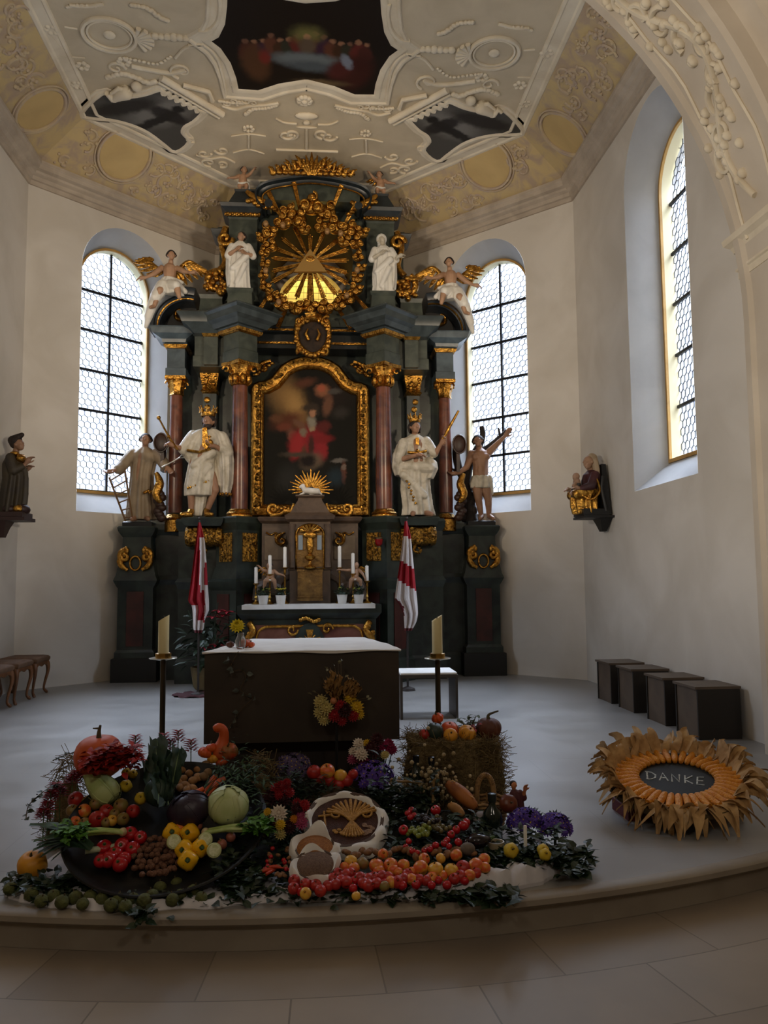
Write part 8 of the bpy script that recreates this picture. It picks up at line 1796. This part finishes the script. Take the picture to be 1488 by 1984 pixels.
g = A_(652,1420); t = thing('flower_stand', 'dark floor stand with corn husks, yellow and red dahlias before the altar', 'flower arrangement', (g.x, ya, 0))
b = MB(); b.tube([(g.x,ya,0.0),(g.x,ya,A_(655,1372).z)], .008, 8); b.lathe([(.09,0),(.085,.012),(.01,.02)], 20, (g.x, ya, 0)); W(b, 'pole', black_m, t, 40)
for px, py, c, R, d in ((622,1360,'cream',.05,0),(632,1372,'cream',.05,-.02),(620,1380,'cream',.045,0),(640,1384,'cream',.045,0),(628,1394,'cream',.04,0),(660,1368,'red',.042,-.03),(648,1386,'red',.045,-.03),(684,1386,'red',.042,-.02),(662,1396,'red',.036,-.02),(668,1375,'dark',.05,-.04),(690,1370,'yellow',.05,0),(678,1352,'yellow',.045,0),(696,1384,'yellow',.035,0)):
    b = MB(); bloom(b, A_(px, py, d), R, (rg.uniform(-.3,.3), -.9, .35)); o = W(b, 'blossom', fm[c], t, 0); o['label'] = c+' dahlia blossom' if c != 'dark' else 'dark red dahlia blossom'
hk = mat('corn_husk', '#b08a55', .7, col2='#94703e', scale=20)
for x0, y0, x1, y1, w in ((650,1360,632,1318,.03),(652,1362,640,1325,.03),(655,1360,655,1308,.022),(650,1360,628,1330,.02),(670,1352,690,1322,.03),(672,1350,680,1318,.03),(668,1352,665,1330,.03),(676,1354,700,1334,.022),(650,1356,640,1300,.018)):
    b = MB(); a, c = A_(x0, y0), A_(x1, y1); bigleaf(b, a, c, w, (0,-.03,0)); W(b, 'husk', [hk, hk], t, 70)
b = MB(); b2 = MB()
for x, y in ((648,1290),(655,1284),(662,1280),(660,1286),(668,1312),(675,1318),(632,1300),(636,1296),(694,1322),(694,1334),(692,1346),(710,1352),(712,1356),(604,1346),(612,1342)):
    p = A_(x, y); b.tube([A_(660,1360), p.lerp(A_(660,1360),.4)+Vector((0,-.02,0)), p], .0016, 4); b2.leaf(p, .028, .018, rot3(rg.uniform(0,6.28), .6) @ Matrix.Rotation(.9, 4, 'X'))
W(b, 'twig', stemb, t, 0); W(b2, 'twig_leaf', mat('pale_twig_leaf', '#7d7a5e', .7), t, 0)
b = MB(); b.ell(A_(646,1358,-.04), .02, 10, 7); W(b, 'small_fruit', mat('peach_fruit', '#b5724a', .5), t, 70)

# corn wreath with the chalked word
WT = radians(13); wc = aty(1311, 1514, 4.72); t = thing('corn_wreath', 'sunflower-like wreath of corn cobs and husks around a black disc', 'wreath', wc, 0, None, (WT,0,-.40))
b = MB(); b.lathe([(.0,-.012),(.222,-.012),(.226,.0),(.222,.012),(.0,.012)], 48, caps=False); bd = b.build('board', mat('chalkboard', '#101312', .7), t, 40)
strokes = {'D': [[(0,0),(0,1)],[(-.12,1.0),(.35,.92),(.62,.62),(.55,.25),(.2,.0),(-.12,.02)]], 'A': [[(0,0),(.32,1),(.66,0)],[(.12,.36),(.56,.4)]], 'N': [[(0,0),(.02,1),(.55,.05),(.6,1.0)]], 'K': [[(0,0),(0,1)],[(.55,1.0),(.04,.45),(.58,0)]], 'E': [[(.5,1.0),(.02,.95),(0,.02),(.52,.0)],[(.02,.5),(.42,.52)]]}
b = MB()
for i, (ch, x0) in enumerate(zip('DANKE', (-.165,-.10,-.03,.045,.115))):
    for s in strokes[ch]:
        b.tube([(x0+u*.075+.004*sin(v*5+i), -.055+v*.10-.012*(i-2)*.6+.02, .0135) for u, v in s], .0052, 5, flat=((0,0,1),.35))
b.build('chalk_word', mat('chalk', '#d5d8d4', .9, col2='#8f948f', scale=90), bd, 60)
NC = 40; r_ = random.Random(40); kern = mat('corn_kernel', '#e29a28', .42, col2='#d07f1c', scale=60, bump=.6, bscale=110)
dry = mat('dry_husk', '#c4a06c', .75, col2='#9c784a', scale=14)
for i in range(NC):
    a = 2*pi*i/NC; d = Vector((cos(a), sin(a), 0)); L = r_.uniform(.145,.165); b = MB(); k = 8
    b.tube([d*(.212+L*q/(k-1))+Vector((0,0,.022+.004*sin(q))) for q in range(k)], [.0145*(1 if q else .8)+.0075*sin(pi*q/(k-1)) for q in range(k)], 10); b.v = [tuple(Vector(v)+Vector((0,0,.0012*sin(90*(v[0]*d.x+v[1]*d.y))))) for v in b.v]
    co_ = b.build('corn_cob', kern, t, 80); b = MB()
    for q in range(r_.choice((4,5,6))):
        aa = a+r_.gauss(0,.16); dd = Vector((cos(aa), sin(aa), 0)); e = dd*r_.uniform(.40,.54)+Vector((0,0,r_.uniform(-.05,.10)*(1.0 if sin(aa) < .3 else 1.4)-.11*max(0, -sin(aa)))); s = Vector((-sin(aa), cos(aa), 0)); st_ = d*(.345)+Vector((0,0,.012)); w = r_.uniform(.02,.04); rows = []
        tw = r_.uniform(-2.2,2.2)
        for j in range(7):
            v = j/6; p = st_.lerp(e, v)+Vector((0,0,.045*sin(pi*v)))+s*.03*sin(2.5*v+tw)*v; ww = w*(.35+.9*sin(pi*min(1,.1+.8*v)))*(1-.7*v*v); rows.append([p+(s*cos(tw*v)+Vector((0,0,sin(tw*v))))*ww*u+Vector((0,0,.008*abs(u))) for u in (-1,-.5,0,.5,1)])
        b.grid(rows)
    b.build('dry_husk', dry, co_, 70)
b = MB(); b.lathe([(.0,-.05),(.36,-.05),(.40,-.03),(.40,-.004),(.0,-.004)], 40, caps=False); b.build('backing', hay_d, t, 40)
b = MB(); cc2 = atz(1311, 1560, 0); b.box((wc.x+.02, wc.y+.06, .035), (.70,.26,.07)); b.box((wc.x, wc.y+.07, .08), (.5,.24,.02)); b.box((wc.x, wc.y+.16, .125), (.44,.05,.09))
o = W2(b, 'red_box', mat('red_box', '#5a1014', .7), Vector((wc.x, wc.y, 0)), 0); tag(o, 'low dark red box carrying the corn wreath, its corners peeping out', 'box')
